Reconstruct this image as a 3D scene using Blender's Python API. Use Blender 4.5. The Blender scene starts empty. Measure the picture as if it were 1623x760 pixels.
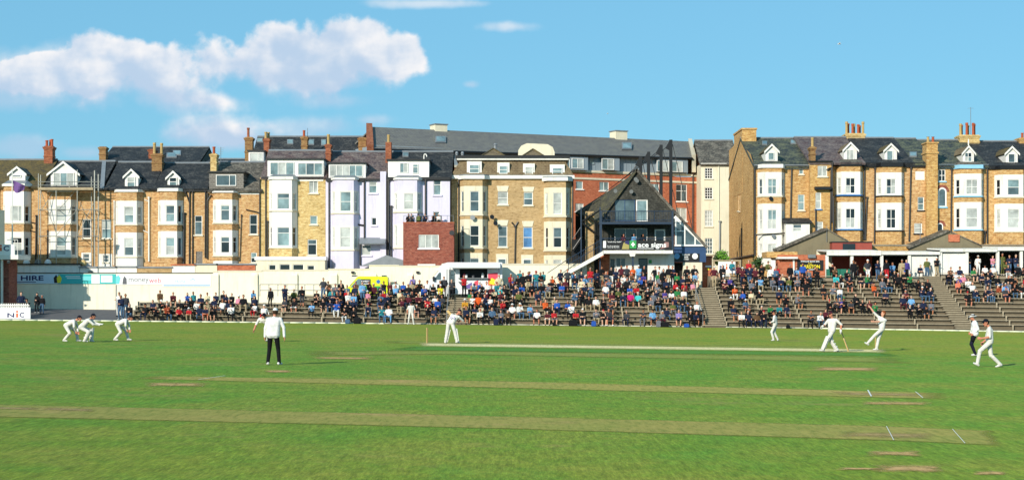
import bpy, bmesh, math, random
import numpy as np
from mathutils import Vector, Matrix
R = math.radians
rnd = random.Random(7)
scene = bpy.context.scene
COL = scene.collection

# ---------------------------------------------------------------- camera
FPX, CX, HY, CH = 2600.0, 811.5, 470.0, 2.2      # focal length and centre in photograph pixels, camera height
cam = bpy.data.cameras.new("camera"); cam_o = bpy.data.objects.new("camera", cam); COL.objects.link(cam_o)
cam_o.location = (0, 0, CH); cam_o.rotation_euler = (R(90), 0, 0)
cam.sensor_width = 36.0; cam.lens = 36.0 * FPX / 1623.0
cam.shift_y = (HY - 380.0) / 1623.0
cam.clip_start = 0.5; cam.clip_end = 6000
scene.camera = cam_o

# ---------------------------------------------------------------- light
SUN_AZ, SUN_EL = R(31), R(23)        # the sun stands behind the camera, SUN_AZ to its left
sdir = Vector((-math.sin(SUN_AZ) * math.cos(SUN_EL), -math.cos(SUN_AZ) * math.cos(SUN_EL), math.sin(SUN_EL)))
sun = bpy.data.lights.new("sun", 'SUN'); sun.energy = 4.7; sun.angle = R(0.53); sun.color = (1.0, 0.92, 0.79)
sun_o = bpy.data.objects.new("sun", sun); COL.objects.link(sun_o)
sun_o.rotation_euler = sdir.to_track_quat('Z', 'Y').to_euler(); sun_o.location = (-60, -80, 60)

def make_world():
    w = bpy.data.worlds.new("World"); scene.world = w; w.use_nodes = True
    nt = w.node_tree; N = nt.nodes; L = nt.links; N.clear()
    out = N.new('ShaderNodeOutputWorld'); bg = N.new('ShaderNodeBackground')
    sky = N.new('ShaderNodeTexSky'); sky.sky_type = 'NISHITA'; sky.sun_disc = False
    sky.sun_elevation = SUN_EL
    sky.sun_rotation = math.atan2(sdir.x, sdir.y)
    sky.altitude = 50; sky.air_density = 1.0; sky.dust_density = 0.35; sky.ozone_density = 2.2
    def M(op, a, b=None, c=None):
        n = N.new('ShaderNodeMath'); n.operation = op
        for i, v in enumerate((a, b, c)):
            if v is None: continue
            if isinstance(v, (int, float)): n.inputs[i].default_value = v
            else: L.new(v, n.inputs[i])
        return n.outputs[0]
    tint = N.new('ShaderNodeMix'); tint.data_type = 'RGBA'; tint.blend_type = 'MULTIPLY'; tint.inputs[0].default_value = 1
    L.new(sky.outputs[0], tint.inputs[6]); tint.inputs[7].default_value = SKY_TINT
    even = N.new('ShaderNodeMix'); even.data_type = 'RGBA'; even.inputs[0].default_value = .6; L.new(tint.outputs[2], even.inputs[6]); even.inputs[7].default_value = SKY_HAZE
    tc = N.new('ShaderNodeTexCoord'); sp = N.new('ShaderNodeSeparateXYZ'); L.new(tc.outputs['Generated'], sp.inputs[0])
    ay = M('MAXIMUM', M('ABSOLUTE', sp.outputs[1]), 0.05)
    u = M('DIVIDE', sp.outputs[0], ay); v = M('DIVIDE', sp.outputs[2], ay)       # flat sky coordinates
    cb = N.new('ShaderNodeCombineXYZ'); L.new(u, cb.inputs[0]); L.new(v, cb.inputs[1]); L.new(sp.outputs[1], cb.inputs[2])
    def noise(scale, detail, rough, off, stretch=(1, 1, 0.15)):
        mp = N.new('ShaderNodeMapping'); mp.inputs['Scale'].default_value = stretch; mp.inputs['Location'].default_value = off
        L.new(cb.outputs[0], mp.inputs[0])
        n = N.new('ShaderNodeTexNoise'); n.inputs['Scale'].default_value = scale; n.inputs['Detail'].default_value = detail
        n.inputs['Roughness'].default_value = rough; L.new(mp.outputs[0], n.inputs[0]); return n.outputs[0]
    n1 = noise(24, 6, 0.5, (3.1, 1.7, 0)); n2 = noise(75, 4, 0.5, (0.4, 5.2, 0)); nsh = noise(24, 5, 0.45, (3.104, 1.706, 0)); nsh2 = noise(15, 4, 0.5, (7.7, 2.2, 0), (1, 2.2, 0.15))
    def blob(x, y, rx, ry):
        du = M('DIVIDE', M('SUBTRACT', u, (x - CX) / FPX), rx / FPX); dv = M('DIVIDE', M('SUBTRACT', v, (HY - y) / FPX), ry / FPX)
        r2 = M('ADD', M('MULTIPLY', du, du), M('MULTIPLY', dv, dv))
        return M('SUBTRACT', 1.0, M('SQRT', r2))
    def union(lst, k):
        acc = None
        for b in lst:
            e = blob(*b)
            acc = e if acc is None else M('SMOOTH_MAX', acc, e, k)
        return acc
    big = union(BIG_CLOUD, 0.25)
    thin = union(THIN_CLOUD, 0.25)
    front = M('GREATER_THAN', sp.outputs[1], 0.0)
    wob = M('ADD', M('MULTIPLY', M('SUBTRACT', n1, 0.5), 2.3), M('MULTIPLY', M('SUBTRACT', n2, 0.5), 0.65))
    def ss(x, a, b):
        n = N.new('ShaderNodeMapRange'); n.interpolation_type = 'SMOOTHSTEP'; n.inputs[1].default_value = a; n.inputs[2].default_value = b
        L.new(x, n.inputs[0]); return n.outputs[0]
    soft = ss(M('ADD', v, M('MULTIPLY', M('SUBTRACT', n1, .5), .05)), (HY - 100) / FPX, (HY - 190) / FPX); dens = M('DIVIDE', M('ADD', M('ADD', big, 0.10), wob), M('ADD', 0.32, M('MULTIPLY', soft, 0.9))); dens = ss(dens, 0.0, 1.0)
    thn = M('MULTIPLY', ss(M('ADD', thin, M('MULTIPLY', wob, 0.9)), -0.05, 0.9), 0.55)
    # fair-weather clouds over the rest of the dome
    glob = M('MULTIPLY', ss(noise(3.2, 8, 0.6, (9, 4, 2), (1, 2.2, 1)), 0.56, 0.7), M('SUBTRACT', 1.0, front))
    cov = M('MINIMUM', M('ADD', M('ADD', M('MULTIPLY', dens, front), M('MULTIPLY', thn, front)), glob), 1.0)
    # sun-lit tops, greyer undersides: thickness and height above each cloud's base
    lit = ss(M('ADD', M('MULTIPLY', M('SUBTRACT', v, (HY - 118) / FPX), 16.0), M('ADD', M('MULTIPLY', M('SUBTRACT', n1, nsh), 4.0), M('MULTIPLY', M('SUBTRACT', nsh2, 0.5), 2.4))), -0.55, 0.85)
    ramp = N.new('ShaderNodeMix'); ramp.data_type = 'RGBA'; L.new(lit, ramp.inputs[0])
    ramp.inputs[6].default_value = CLOUD_LO; ramp.inputs[7].default_value = CLOUD_HI
    mix = N.new('ShaderNodeMix'); mix.data_type = 'RGBA'
    L.new(cov, mix.inputs[0]); L.new(even.outputs[2], mix.inputs[6]); L.new(ramp.outputs[2], mix.inputs[7])
    L.new(mix.outputs[2], bg.inputs[0]); bg.inputs[1].default_value = SKY_STRENGTH
    L.new(bg.outputs[0], out.inputs[0])
SKY_TINT = (0.69, 1.09, 1.22, 1)
SKY_HAZE = (2.55, 6.55, 9.5, 1)
SKY_STRENGTH = 0.085
CLOUD_HI = (10.5, 10.4, 10.5, 1); CLOUD_LO = (5.5, 7.1, 9.1, 1)
BIG_CLOUD = [(190, 92, 70, 34), (75, 108, 60, 20), (250, 135, 120, 48), (350, 105, 90, 52), (440, 100, 100, 54), (545, 80, 72, 50), (612, 98, 84, 38),
             (120, 120, 130, 30), (270, 156, 130, 32), (480, 125, 150, 38), (330, 160, 90, 24), (333, 207, 95, 34)]
THIN_CLOUD = [(40, 235, 90, 26), (140, 242, 80, 16), (520, 200, 110, 26), (80, 110, 170, 40), (30, 150, 130, 30), (520, 160, 100, 20), (810, 42, 60, 12), (690, 6, 110, 10), (745, 134, 22, 10), (590, 190, 60, 16), (420, 225, 90, 20), (470, 205, 80, 22)]
make_world()
vs = scene.view_settings
scene.display_settings.display_device = 'sRGB'
vs.view_transform = 'Standard'; vs.look = 'None'; vs.exposure = 0.1; vs.gamma = 1.0; vs.use_curve_mapping = False
scene.cycles.max_bounces = 6; scene.cycles.diffuse_bounces = 3; scene.cycles.glossy_bounces = 3

# ---------------------------------------------------------------- helpers
def lin(c):
    if isinstance(c, str):
        c = tuple(int(c[i:i + 2], 16) / 255 for i in (0, 2, 4))
        return tuple(x / 12.92 if x <= 0.04045 else ((x + 0.055) / 1.055) ** 2.4 for x in c)
    return c
def gz(X): return -0.011 * X                       # the field falls gently to one side
def px(x, y, Y): return Vector(((x - CX) * Y / FPX, Y, CH + (HY - y) * Y / FPX))
def ground_px(x, y):                               # where a sight line meets the field
    a = (x - CX) / FPX; Y = CH / ((y - HY) / FPX - 0.011 * a)
    return Vector((a * Y, Y, gz(a * Y)))

class Frame:                                       # a vertical plane: origin, horizontal direction, outward normal
    def __init__(s, o, u=(1, 0, 0)):
        s.o = Vector(o); s.u = Vector(u).normalized(); s.n = Vector((s.u.y, -s.u.x, 0))
    def at(s, a, b, z): return Vector((s.o.x + a * s.u.x + b * s.n.x, s.o.y + a * s.u.y + b * s.n.y, z))
    def px(s, x, y, b=0.0):                        # pixel -> (a, z) on the plane shifted out by b
        d = Vector(((x - CX) / FPX, 1, (HY - y) / FPX)); o = s.o + s.n * b
        t = (o.x * s.n.x + o.y * s.n.y) / (d.x * s.n.x + d.y * s.n.y)
        p = d * t
        return ((p.x - o.x) * s.u.x + (p.y - o.y) * s.u.y, CH + p.z)
    def rect(s, x0, x1, y0, y1, b=0.0):            # pixel rectangle -> a0, a1, z0, z1
        a0, zt = s.px(x0, y0, b); a1, zb = s.px(x1, y1, b)
        xm = (x0 + x1) / 2; zt = s.px(xm, y0, b)[1]; zb = s.px(xm, y1, b)[1]
        return a0, a1, zb, zt

class MB:
    def __init__(s): s.v = []; s.f = []; s.m = []; s.cur = 0
    def face(s, pts):
        k = len(s.v); s.v += [Vector(p) for p in pts]; s.f.append(tuple(range(k, k + len(pts)))); s.m.append(s.cur)
    def hexa(s, p):                                # 8 corners: 4 bottom ring, 4 top ring
        k = len(s.v); s.v += [Vector(q) for q in p]
        for f in ((3, 2, 1, 0), (4, 5, 6, 7), (0, 1, 5, 4), (1, 2, 6, 5), (2, 3, 7, 6), (3, 0, 4, 7)):
            s.f.append(tuple(k + i for i in f)); s.m.append(s.cur)
    def box(s, x0, x1, y0, y1, z0, z1):
        s.hexa([(x0, y0, z0), (x1, y0, z0), (x1, y1, z0), (x0, y1, z0), (x0, y0, z1), (x1, y0, z1), (x1, y1, z1), (x0, y1, z1)])
    def fbox(s, fr, a0, a1, b0, b1, z0, z1):       # b measured outwards
        s.hexa([fr.at(a0, b1, z0), fr.at(a1, b1, z0), fr.at(a1, b0, z0), fr.at(a0, b0, z0), fr.at(a0, b1, z1), fr.at(a1, b1, z1), fr.at(a1, b0, z1), fr.at(a0, b0, z1)])
    def fprism(s, fr, poly, b0, b1):               # (a, z) polygon counter-clockwise seen from outside
        n = len(poly); k = len(s.v)
        s.v += [fr.at(a, b1, z) for a, z in poly] + [fr.at(a, b0, z) for a, z in poly]
        s.f.append(tuple(range(k, k + n))); s.m.append(s.cur)
        s.f.append(tuple(range(k + 2 * n - 1, k + n - 1, -1))); s.m.append(s.cur)
        for i in range(n):
            j = (i + 1) % n; s.f.append((k + j, k + i, k + n + i, k + n + j)); s.m.append(s.cur)
    def plan(s, pts, z0, z1):                      # prism over a plan polygon (ccw from above)
        n = len(pts); k = len(s.v)
        s.v += [Vector((p[0], p[1], z0)) for p in pts] + [Vector((p[0], p[1], z1)) for p in pts]
        s.f.append(tuple(range(k + n - 1, k - 1, -1))); s.f.append(tuple(range(k + n, k + 2 * n))); s.m += [s.cur] * 2
        for i in range(n):
            j = (i + 1) % n; s.f.append((k + i, k + j, k + n + j, k + n + i)); s.m.append(s.cur)
    def slab(s, p0, p1, p2, p3, t):                # quad thickened downwards along its normal
        p = [Vector(q) for q in (p0, p1, p2, p3)]; n = (p[1] - p[0]).cross(p[3] - p[0]).normalized() * t
        s.hexa([q - n for q in p] + p)
    def tube(s, p, q, r, n=6, r2=None):
        p, q = Vector(p), Vector(q); r2 = r if r2 is None else r2
        d = (q - p).normalized(); a = d.orthogonal().normalized(); b = d.cross(a); k = len(s.v)
        for c, rr in ((p, r), (q, r2)):
            s.v += [c + (a * math.cos(2 * math.pi * i / n) + b * math.sin(2 * math.pi * i / n)) * rr for i in range(n)]
        for i in range(n):
            j = (i + 1) % n; s.f.append((k + i, k + j, k + n + j, k + n + i)); s.m.append(s.cur)
        s.f.append(tuple(range(k + n - 1, k - 1, -1))); s.f.append(tuple(range(k + n, k + 2 * n))); s.m += [s.cur] * 2
    def path(s, pts, r, n=6):
        for a, b in zip(pts, pts[1:]): s.tube(a, b, r, n)
    def lathe(s, prof, c, axis=(0, 0, 1), n=12):   # (r, h) profile
        c = Vector(c); d = Vector(axis).normalized(); a = d.orthogonal().normalized(); b = d.cross(a); k = len(s.v)
        for r, h in prof:
            s.v += [c + d * h + (a * math.cos(2 * math.pi * i / n) + b * math.sin(2 * math.pi * i / n)) * r for i in range(n)]
        for q in range(len(prof) - 1):
            for i in range(n):
                j = (i + 1) % n; o = k + q * n; s.f.append((o + i, o + j, o + n + j, o + n + i)); s.m.append(s.cur)
        s.f.append(tuple(range(k + n - 1, k - 1, -1))); o = k + (len(prof) - 1) * n; s.f.append(tuple(range(o, o + n))); s.m += [s.cur] * 2
    def fwall(s, fr, a0, a1, z0, z1, holes=(), rev=0.16, b=0.0):
        """wall sheet with recessed openings (a0, a1, z0, z1)"""
        hs = [(max(h[0], a0 + .01), min(h[1], a1 - .01), max(h[2], z0 + .01), min(h[3], z1 - .01)) for h in holes]
        A = sorted({a0, a1, *[h[0] for h in hs], *[h[1] for h in hs]}); Z = sorted({z0, z1, *[h[2] for h in hs], *[h[3] for h in hs]})
        for i in range(len(A) - 1):
            for j in range(len(Z) - 1):
                am, zm = (A[i] + A[i + 1]) / 2, (Z[j] + Z[j + 1]) / 2
                if any(h[0] < am < h[1] and h[2] < zm < h[3] for h in hs): continue
                s.face([fr.at(A[i], b, Z[j]), fr.at(A[i + 1], b, Z[j]), fr.at(A[i + 1], b, Z[j + 1]), fr.at(A[i], b, Z[j + 1])])
        for h in hs:
            c = [(h[0], h[2]), (h[1], h[2]), (h[1], h[3]), (h[0], h[3])]
            for i in range(4):
                p, q = c[i], c[(i + 1) % 4]
                s.face([fr.at(p[0], b, p[1]), fr.at(p[0], b - rev, p[1]), fr.at(q[0], b - rev, q[1]), fr.at(q[0], b, q[1])])
    def build(s, name, mats, parent=None, smooth=False, **props):
        me = bpy.data.meshes.new(name); off = parent_loc(parent)
        me.from_pydata([v - off for v in s.v], [], s.f)
        for m in (mats if isinstance(mats, (list, tuple)) else [mats]): me.materials.append(m)
        if any(s.m): me.polygons.foreach_set('material_index', s.m)
        if smooth: me.polygons.foreach_set('use_smooth', [True] * len(s.f))
        me.update()
        o = bpy.data.objects.new(name, me); COL.objects.link(o)
        if parent: o.parent = parent
        for k, v in props.items(): o[k] = v
        return o
def parent_loc(p):
    v = Vector((0, 0, 0))
    while p: v += p.location; p = p.parent
    return v
def thing(name, label, cat, loc, group=None):
    o = bpy.data.objects.new(name, None); COL.objects.link(o); o.location = loc; o.empty_display_size = 0.3
    o['label'] = label; o['category'] = cat
    if group: o['group'] = group
    return o
def tag(o, label, cat, group=None):
    o['label'] = label; o['category'] = cat
    if group: o['group'] = group
    return o
def settle(o):
    """a thing that is one mesh gets its origin at its base"""
    me = o.data; n = len(me.vertices); co = np.empty(n * 3); me.vertices.foreach_get('co', co); co = co.reshape(-1, 3)
    c = np.array([(co[:, 0].min() + co[:, 0].max()) / 2, (co[:, 1].min() + co[:, 1].max()) / 2, co[:, 2].min()])
    me.vertices.foreach_set('co', (co - c).ravel()); o.location = Vector(c) + o.location; return o
def copy_tree(o, parent=None):
    c = o.copy(); COL.objects.link(c); c.parent = parent
    for ch in list(o.children): copy_tree(ch, c)
    return c
_font_cache = {}
def text_mesh(s, fr, a0, a1, z0, z1, b, depth=0.006, bold=False, fit=True):
    """flat lettering as mesh fitted into a rectangle of a frame; returns an MB"""
    cu = bpy.data.curves.new("lettering", 'FONT'); cu.body = s; cu.extrude = 0.0; cu.offset = 0.025 if bold else 0.0; cu.resolution_u = 3
    o = bpy.data.objects.new("lettering", cu); COL.objects.link(o)
    dg = bpy.context.evaluated_depsgraph_get(); me = bpy.data.meshes.new_from_object(o.evaluated_get(dg))
    bpy.data.objects.remove(o); bpy.data.curves.remove(cu)
    mb = MB(); co = [v.co.copy() for v in me.vertices]
    xs = [c.x for c in co]; ys = [c.y for c in co]; sx = (a1 - a0) / (max(xs) - min(xs)); sy = (z1 - z0) / (max(ys) - min(ys))
    for p in me.polygons:
        mb.face([fr.at(a0 + (co[i].x - min(xs)) * sx, b, z0 + (co[i].y - min(ys)) * sy) for i in p.vertices])
    bpy.data.meshes.remove(me); return mb

# ---------------------------------------------------------------- materials
def nodes(name):
    m = bpy.data.materials.new(name); m.use_nodes = True; nt = m.node_tree
    return m, nt, nt.nodes['Principled BSDF']
def N_(nt, t, **k):
    n = nt.nodes.new(t)
    for a, b in k.items():
        if a in n.inputs: n.inputs[a].default_value = b
        else: setattr(n, a, b)
    return n
def mixc(nt, fac, a, b, mode='MIX'):
    n = nt.nodes.new('ShaderNodeMix'); n.data_type = 'RGBA'; n.blend_type = mode
    for i, v in ((0, fac), (6, a), (7, b)):
        if isinstance(v, (int, float)): n.inputs[i].default_value = v
        elif isinstance(v, tuple): n.inputs[i].default_value = (*v, 1) if len(v) == 3 else v
        else: nt.links.new(v, n.inputs[i])
    return n.outputs[2]
def mrange(nt, x, a, b, c=0.0, d=1.0):
    n = nt.nodes.new('ShaderNodeMapRange'); nt.links.new(x, n.inputs[0])
    for i, v in enumerate((a, b, c, d)): n.inputs[i + 1].default_value = v
    return n.outputs[0]
def tnoise(nt, vec, scale, detail=4, rough=.6):
    n = nt.nodes.new('ShaderNodeTexNoise'); n.inputs['Scale'].default_value = scale; n.inputs['Detail'].default_value = detail; n.inputs['Roughness'].default_value = rough
    nt.links.new(vec, n.inputs[0]); return n.outputs[0]
def objvec(nt, scale=(1, 1, 1)):
    tc = nt.nodes.new('ShaderNodeTexCoord'); mp = nt.nodes.new('ShaderNodeMapping'); mp.inputs['Scale'].default_value = scale
    nt.links.new(tc.outputs['Object'], mp.inputs[0]); return mp.outputs[0]
def wallvec(nt):                                   # (x + y, z) so that texture courses run level on any wall
    tc = nt.nodes.new('ShaderNodeTexCoord'); s = nt.nodes.new('ShaderNodeSeparateXYZ'); nt.links.new(tc.outputs['Object'], s.inputs[0])
    a = nt.nodes.new('ShaderNodeMath'); nt.links.new(s.outputs[0], a.inputs[0]); nt.links.new(s.outputs[1], a.inputs[1])
    c = nt.nodes.new('ShaderNodeCombineXYZ'); nt.links.new(a.outputs[0], c.inputs[0]); nt.links.new(s.outputs[2], c.inputs[1]); return c.outputs[0]
def bump(nt, bsdf, h, strength=.3, dist=.02):
    b = nt.nodes.new('ShaderNodeBump'); b.inputs['Strength'].default_value = strength; b.inputs['Distance'].default_value = dist
    nt.links.new(h, b.inputs['Height']); nt.links.new(b.outputs[0], bsdf.inputs['Normal'])
def paint(name, c, rough=.6, var=.18, scale=2.5, metal=0.0, dirt=None, fine=30):
    c = lin(c); m, nt, b = nodes(name); b.inputs['Roughness'].default_value = rough; b.inputs['Metallic'].default_value = metal
    v = objvec(nt); n = tnoise(nt, v, scale, 6, .65); n2 = tnoise(nt, v, fine, 3, .6)
    lo = tuple(x * (1 - var) for x in c); hi = tuple(min(1, x * (1 + var * .6)) for x in c)
    col = mixc(nt, mrange(nt, n, .3, .7), lo, hi)
    col = mixc(nt, mrange(nt, n2, .3, .75, 0, var), col, lo)
    if dirt:                                       # streaks run down the surface
        vs_ = objvec(nt, (2.2, 2.2, .25)); d = tnoise(nt, vs_, 1.6, 5, .7); col = mixc(nt, mrange(nt, d, .52, .8, 0, .75), col, lin(dirt))
    nt.links.new(col, b.inputs['Base Color']); return m
def brick(name, c1, c2, c3, mortar='b9ab93', patch=.55, mott=5.0):
    m, nt, b = nodes(name); v = wallvec(nt)
    bt = nt.nodes.new('ShaderNodeTexBrick'); nt.links.new(v, bt.inputs[0])
    bt.inputs['Color1'].default_value = (*lin(c1), 1); bt.inputs['Color2'].default_value = (*lin(c2), 1); bt.inputs['Mortar'].default_value = (*lin(mortar), 1)
    bt.inputs['Scale'].default_value = 1; bt.inputs['Brick Width'].default_value = .225; bt.inputs['Row Height'].default_value = .075
    bt.inputs['Mortar Size'].default_value = .008; bt.inputs['Bias'].default_value = -.1
    mp = nt.nodes.new('ShaderNodeMapping'); mp.inputs['Scale'].default_value = (.6, 1.5, 1); nt.links.new(v, mp.inputs[0])
    n = tnoise(nt, mp.outputs[0], mott, 6, .75); n2 = tnoise(nt, v, .5, 4, .6)
    col = mixc(nt, mrange(nt, n, .42, .62, 0, patch), bt.outputs[0], lin(c3))
    dk = tuple(x * .5 for x in lin(c2)); col = mixc(nt, mrange(nt, n2, .45, .75, 0, .6), col, dk)
    n3 = tnoise(nt, mp.outputs[0], mott * 2.6, 3, .6); col = mixc(nt, mrange(nt, n3, .54, .68, 0, .6), col, lin(mortar))
    mp2 = nt.nodes.new('ShaderNodeMapping'); mp2.inputs['Scale'].default_value = (1.6, 4.2, 1); nt.links.new(v, mp2.inputs[0]); n4 = tnoise(nt, mp2.outputs[0], 1.5, 3, .75); n5 = tnoise(nt, v, 1.1, 5, .7)
    col = mixc(nt, mrange(nt, n4, .53, .68, 0, .75), col, tuple(x * .48 for x in lin(c3))); col = mixc(nt, mrange(nt, n4, .46, .30, 0, .45), col, tuple(min(1, x * 1.25) for x in lin(mortar)))
    col = mixc(nt, mrange(nt, n5, .52, .72, 0, .5), col, tuple(x * .62 for x in lin(c2)))
    nt.links.new(col, b.inputs['Base Color']); b.inputs['Roughness'].default_value = .9
    bump(nt, b, bt.outputs[1], .35, .012); return m
def slate(name, c, c2, moss=None, mossamt=.5, rough=.55):
    m, nt, b = nodes(name); tc = nt.nodes.new('ShaderNodeTexCoord'); v = tc.outputs['Object']
    s = nt.nodes.new('ShaderNodeSeparateXYZ'); nt.links.new(v, s.inputs[0])
    cmb = nt.nodes.new('ShaderNodeCombineXYZ'); nt.links.new(s.outputs[0], cmb.inputs[0]); nt.links.new(s.outputs[2], cmb.inputs[1])
    bt = nt.nodes.new('ShaderNodeTexBrick'); nt.links.new(cmb.outputs[0], bt.inputs[0])
    bt.inputs['Color1'].default_value = (*lin(c), 1); bt.inputs['Color2'].default_value = (*lin(c2), 1); bt.inputs['Mortar'].default_value = (*[x * .35 for x in lin(c)], 1)
    bt.inputs['Scale'].default_value = 1; bt.inputs['Brick Width'].default_value = .28; bt.inputs['Row Height'].default_value = .16; bt.inputs['Mortar Size'].default_value = .012
    n = tnoise(nt, v, 1.3, 6, .7); n2 = tnoise(nt, v, 6, 5, .7)
    col = mixc(nt, mrange(nt, n, .45, .7, 0, .6), bt.outputs[0], lin(c2))
    if moss: col = mixc(nt, mrange(nt, mixc(nt, .5, n, n2), .5 - .12 * mossamt, .62, 0, .85), col, lin(moss))
    nt.links.new(col, b.inputs['Base Color']); b.inputs['Roughness'].default_value = rough + .15; b.inputs['Specular IOR Level'].default_value = .18
    bump(nt, b, bt.outputs[1], .5, .02); return m
def glass(name, c, rough=.06, spec=.6, fold=None):
    c = lin(c); m, nt, b = nodes(name); b.inputs['Roughness'].default_value = rough; b.inputs['Specular IOR Level'].default_value = spec
    v = objvec(nt); n = tnoise(nt, v, .9, 3, .6); col = mixc(nt, mrange(nt, n, .35, .65), tuple(x * .55 for x in c), tuple(min(1, x * 1.25) for x in c))
    if fold:                                       # curtain behind the glass
        w = nt.nodes.new('ShaderNodeTexWave'); w.inputs['Scale'].default_value = fold; w.inputs['Distortion'].default_value = 1.5
        nt.links.new(v, w.inputs[0]); col = mixc(nt, mrange(nt, w.outputs['Fac'], 0, 1, 0, .5), col, tuple(x * .45 for x in c))
    nt.links.new(col, b.inputs['Base Color']); return m
MAT = dict(
    orange=brick('orange_brick', 'cfa566', 'bb884a', 'a46236', 'dccba4', .6), ochre=brick('ochre_brick', 'd0a45f', 'b88742', 'a06032', 'e0cd9f', .6),
    yellow=brick('yellow_brick', 'd8bd7c', 'c4a058', 'b08040', 'e4d6a8', .5), tan=brick('tan_brick', 'bd9f72', 'b08f5e', 'a2804e', 'c4ac84', .3, 9),
    red=brick('red_brick', '9c4a35', '7f3428', '6e2c26', 'a07a66', .4, 7), red2=brick('smooth_red_brick', 'c46a48', 'b55c3c', 'a85538', 'c08a68', .25, 9),
    stock=brick('stock_brick', 'd0a458', 'b8863e', 'a0602f', 'd9c692', .6), chimney=brick('chimney_brick', 'a9854f', '8c6538', '75402a', '8d7b5a', .5),
    redchim=brick('red_chimney_brick', 'b0623c', '94482c', '7c3b28', '9a7a5c', .5),
    white=paint('white_painted_render', 'e6e4dc', .55, .10, 1.5, dirt='b9b5a6'), upvc=paint('white_window_frame', 'eeece6', .4, .05), cream=paint('cream_painted_wall', 'ece4cb', .7, .07, 1.2, dirt='cbbf9f'),
    creamr=paint('cream_render', 'e0d8be', .75, .08, 1.0, dirt='b7ac90'), lilac=paint('lilac_render', 'd5d0e3', .7, .06, 1.2, dirt='b9b2bf'), clad=paint('white_cladding', 'e8e6e2', .5, .05, 2),
    stone=paint('stone_sill', 'd6cdb6', .7, .1), blue=paint('blue_sill_paint', '3f78b4', .5, .1), paleblue=paint('pale_blue_paint', '8ec3dc', .5, .1),
    black=paint('black_gutter', '16171a', .45, .2), dark=paint('void_shade', '0c0d10', .8, .3), lead=paint('lead_flashing', '7f858a', .5, .2), grey=paint('grey_metal', '878b8c', .4, .15, metal=.3),  # dark: near-black paint standing in for shade inside open bays
    slate=slate('dark_slate', '34373a', '2a2c2f', '5d5c58', .1), slateb=slate('weathered_slate', '45443f', '57514a', '8f887a', .35), slatep=slate('purple_slate', '5c4a4a', '4b4348', '8a7e76', .5),
    mossy=slate('mossy_tile', '57503f', '46413a', '7b6a3c', .8, .8), slategrey=slate('grey_slate', '777673', '6b6a69', '7d7b70', .2), brownt=slate('brown_mansard_tile', '7a6a52', '6a5a46', '8b7c60', .5, .8), slateg=slate('greenish_slate', '3c4347', '33393d', '7a7c5e', .5),
    zinc=paint('zinc_cladding', '8d9aa3', .45, .08), greyshingle=slate('grey_shingle', '8d8880', '76716b', None), concrete=paint('terrace_concrete', '8c8270', .9, .25, 1.2, dirt='5d5546'),
    pglass=glass('sky_reflection_glass', '7f979a'), dglass=glass('dark_glass', '1d2428', .05, .7), nglass=glass('net_curtain_glass', 'c3c8c2', .15, .5, 9), bglass=glass('blue_curtain_glass', '5d8fc4', .15, .5, 7), mglass=glass('half_lit_glass', '56686e'),  # pglass: the reflected sky is painted into the pane colour
    pot=paint('terracotta_pot', 'a9512f', .8, .2), potc=paint('buff_pot', 'b99c63', .8, .2), steel=paint('galvanised_tube', 'a5a59c', .45, .2, metal=.5), timber=paint('weathered_timber', 'a8987a', .85, .25, 3), tarmac=paint('tarmac', '5d5c5e', .95, .2, 1.5),
)
G = MAT
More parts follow.
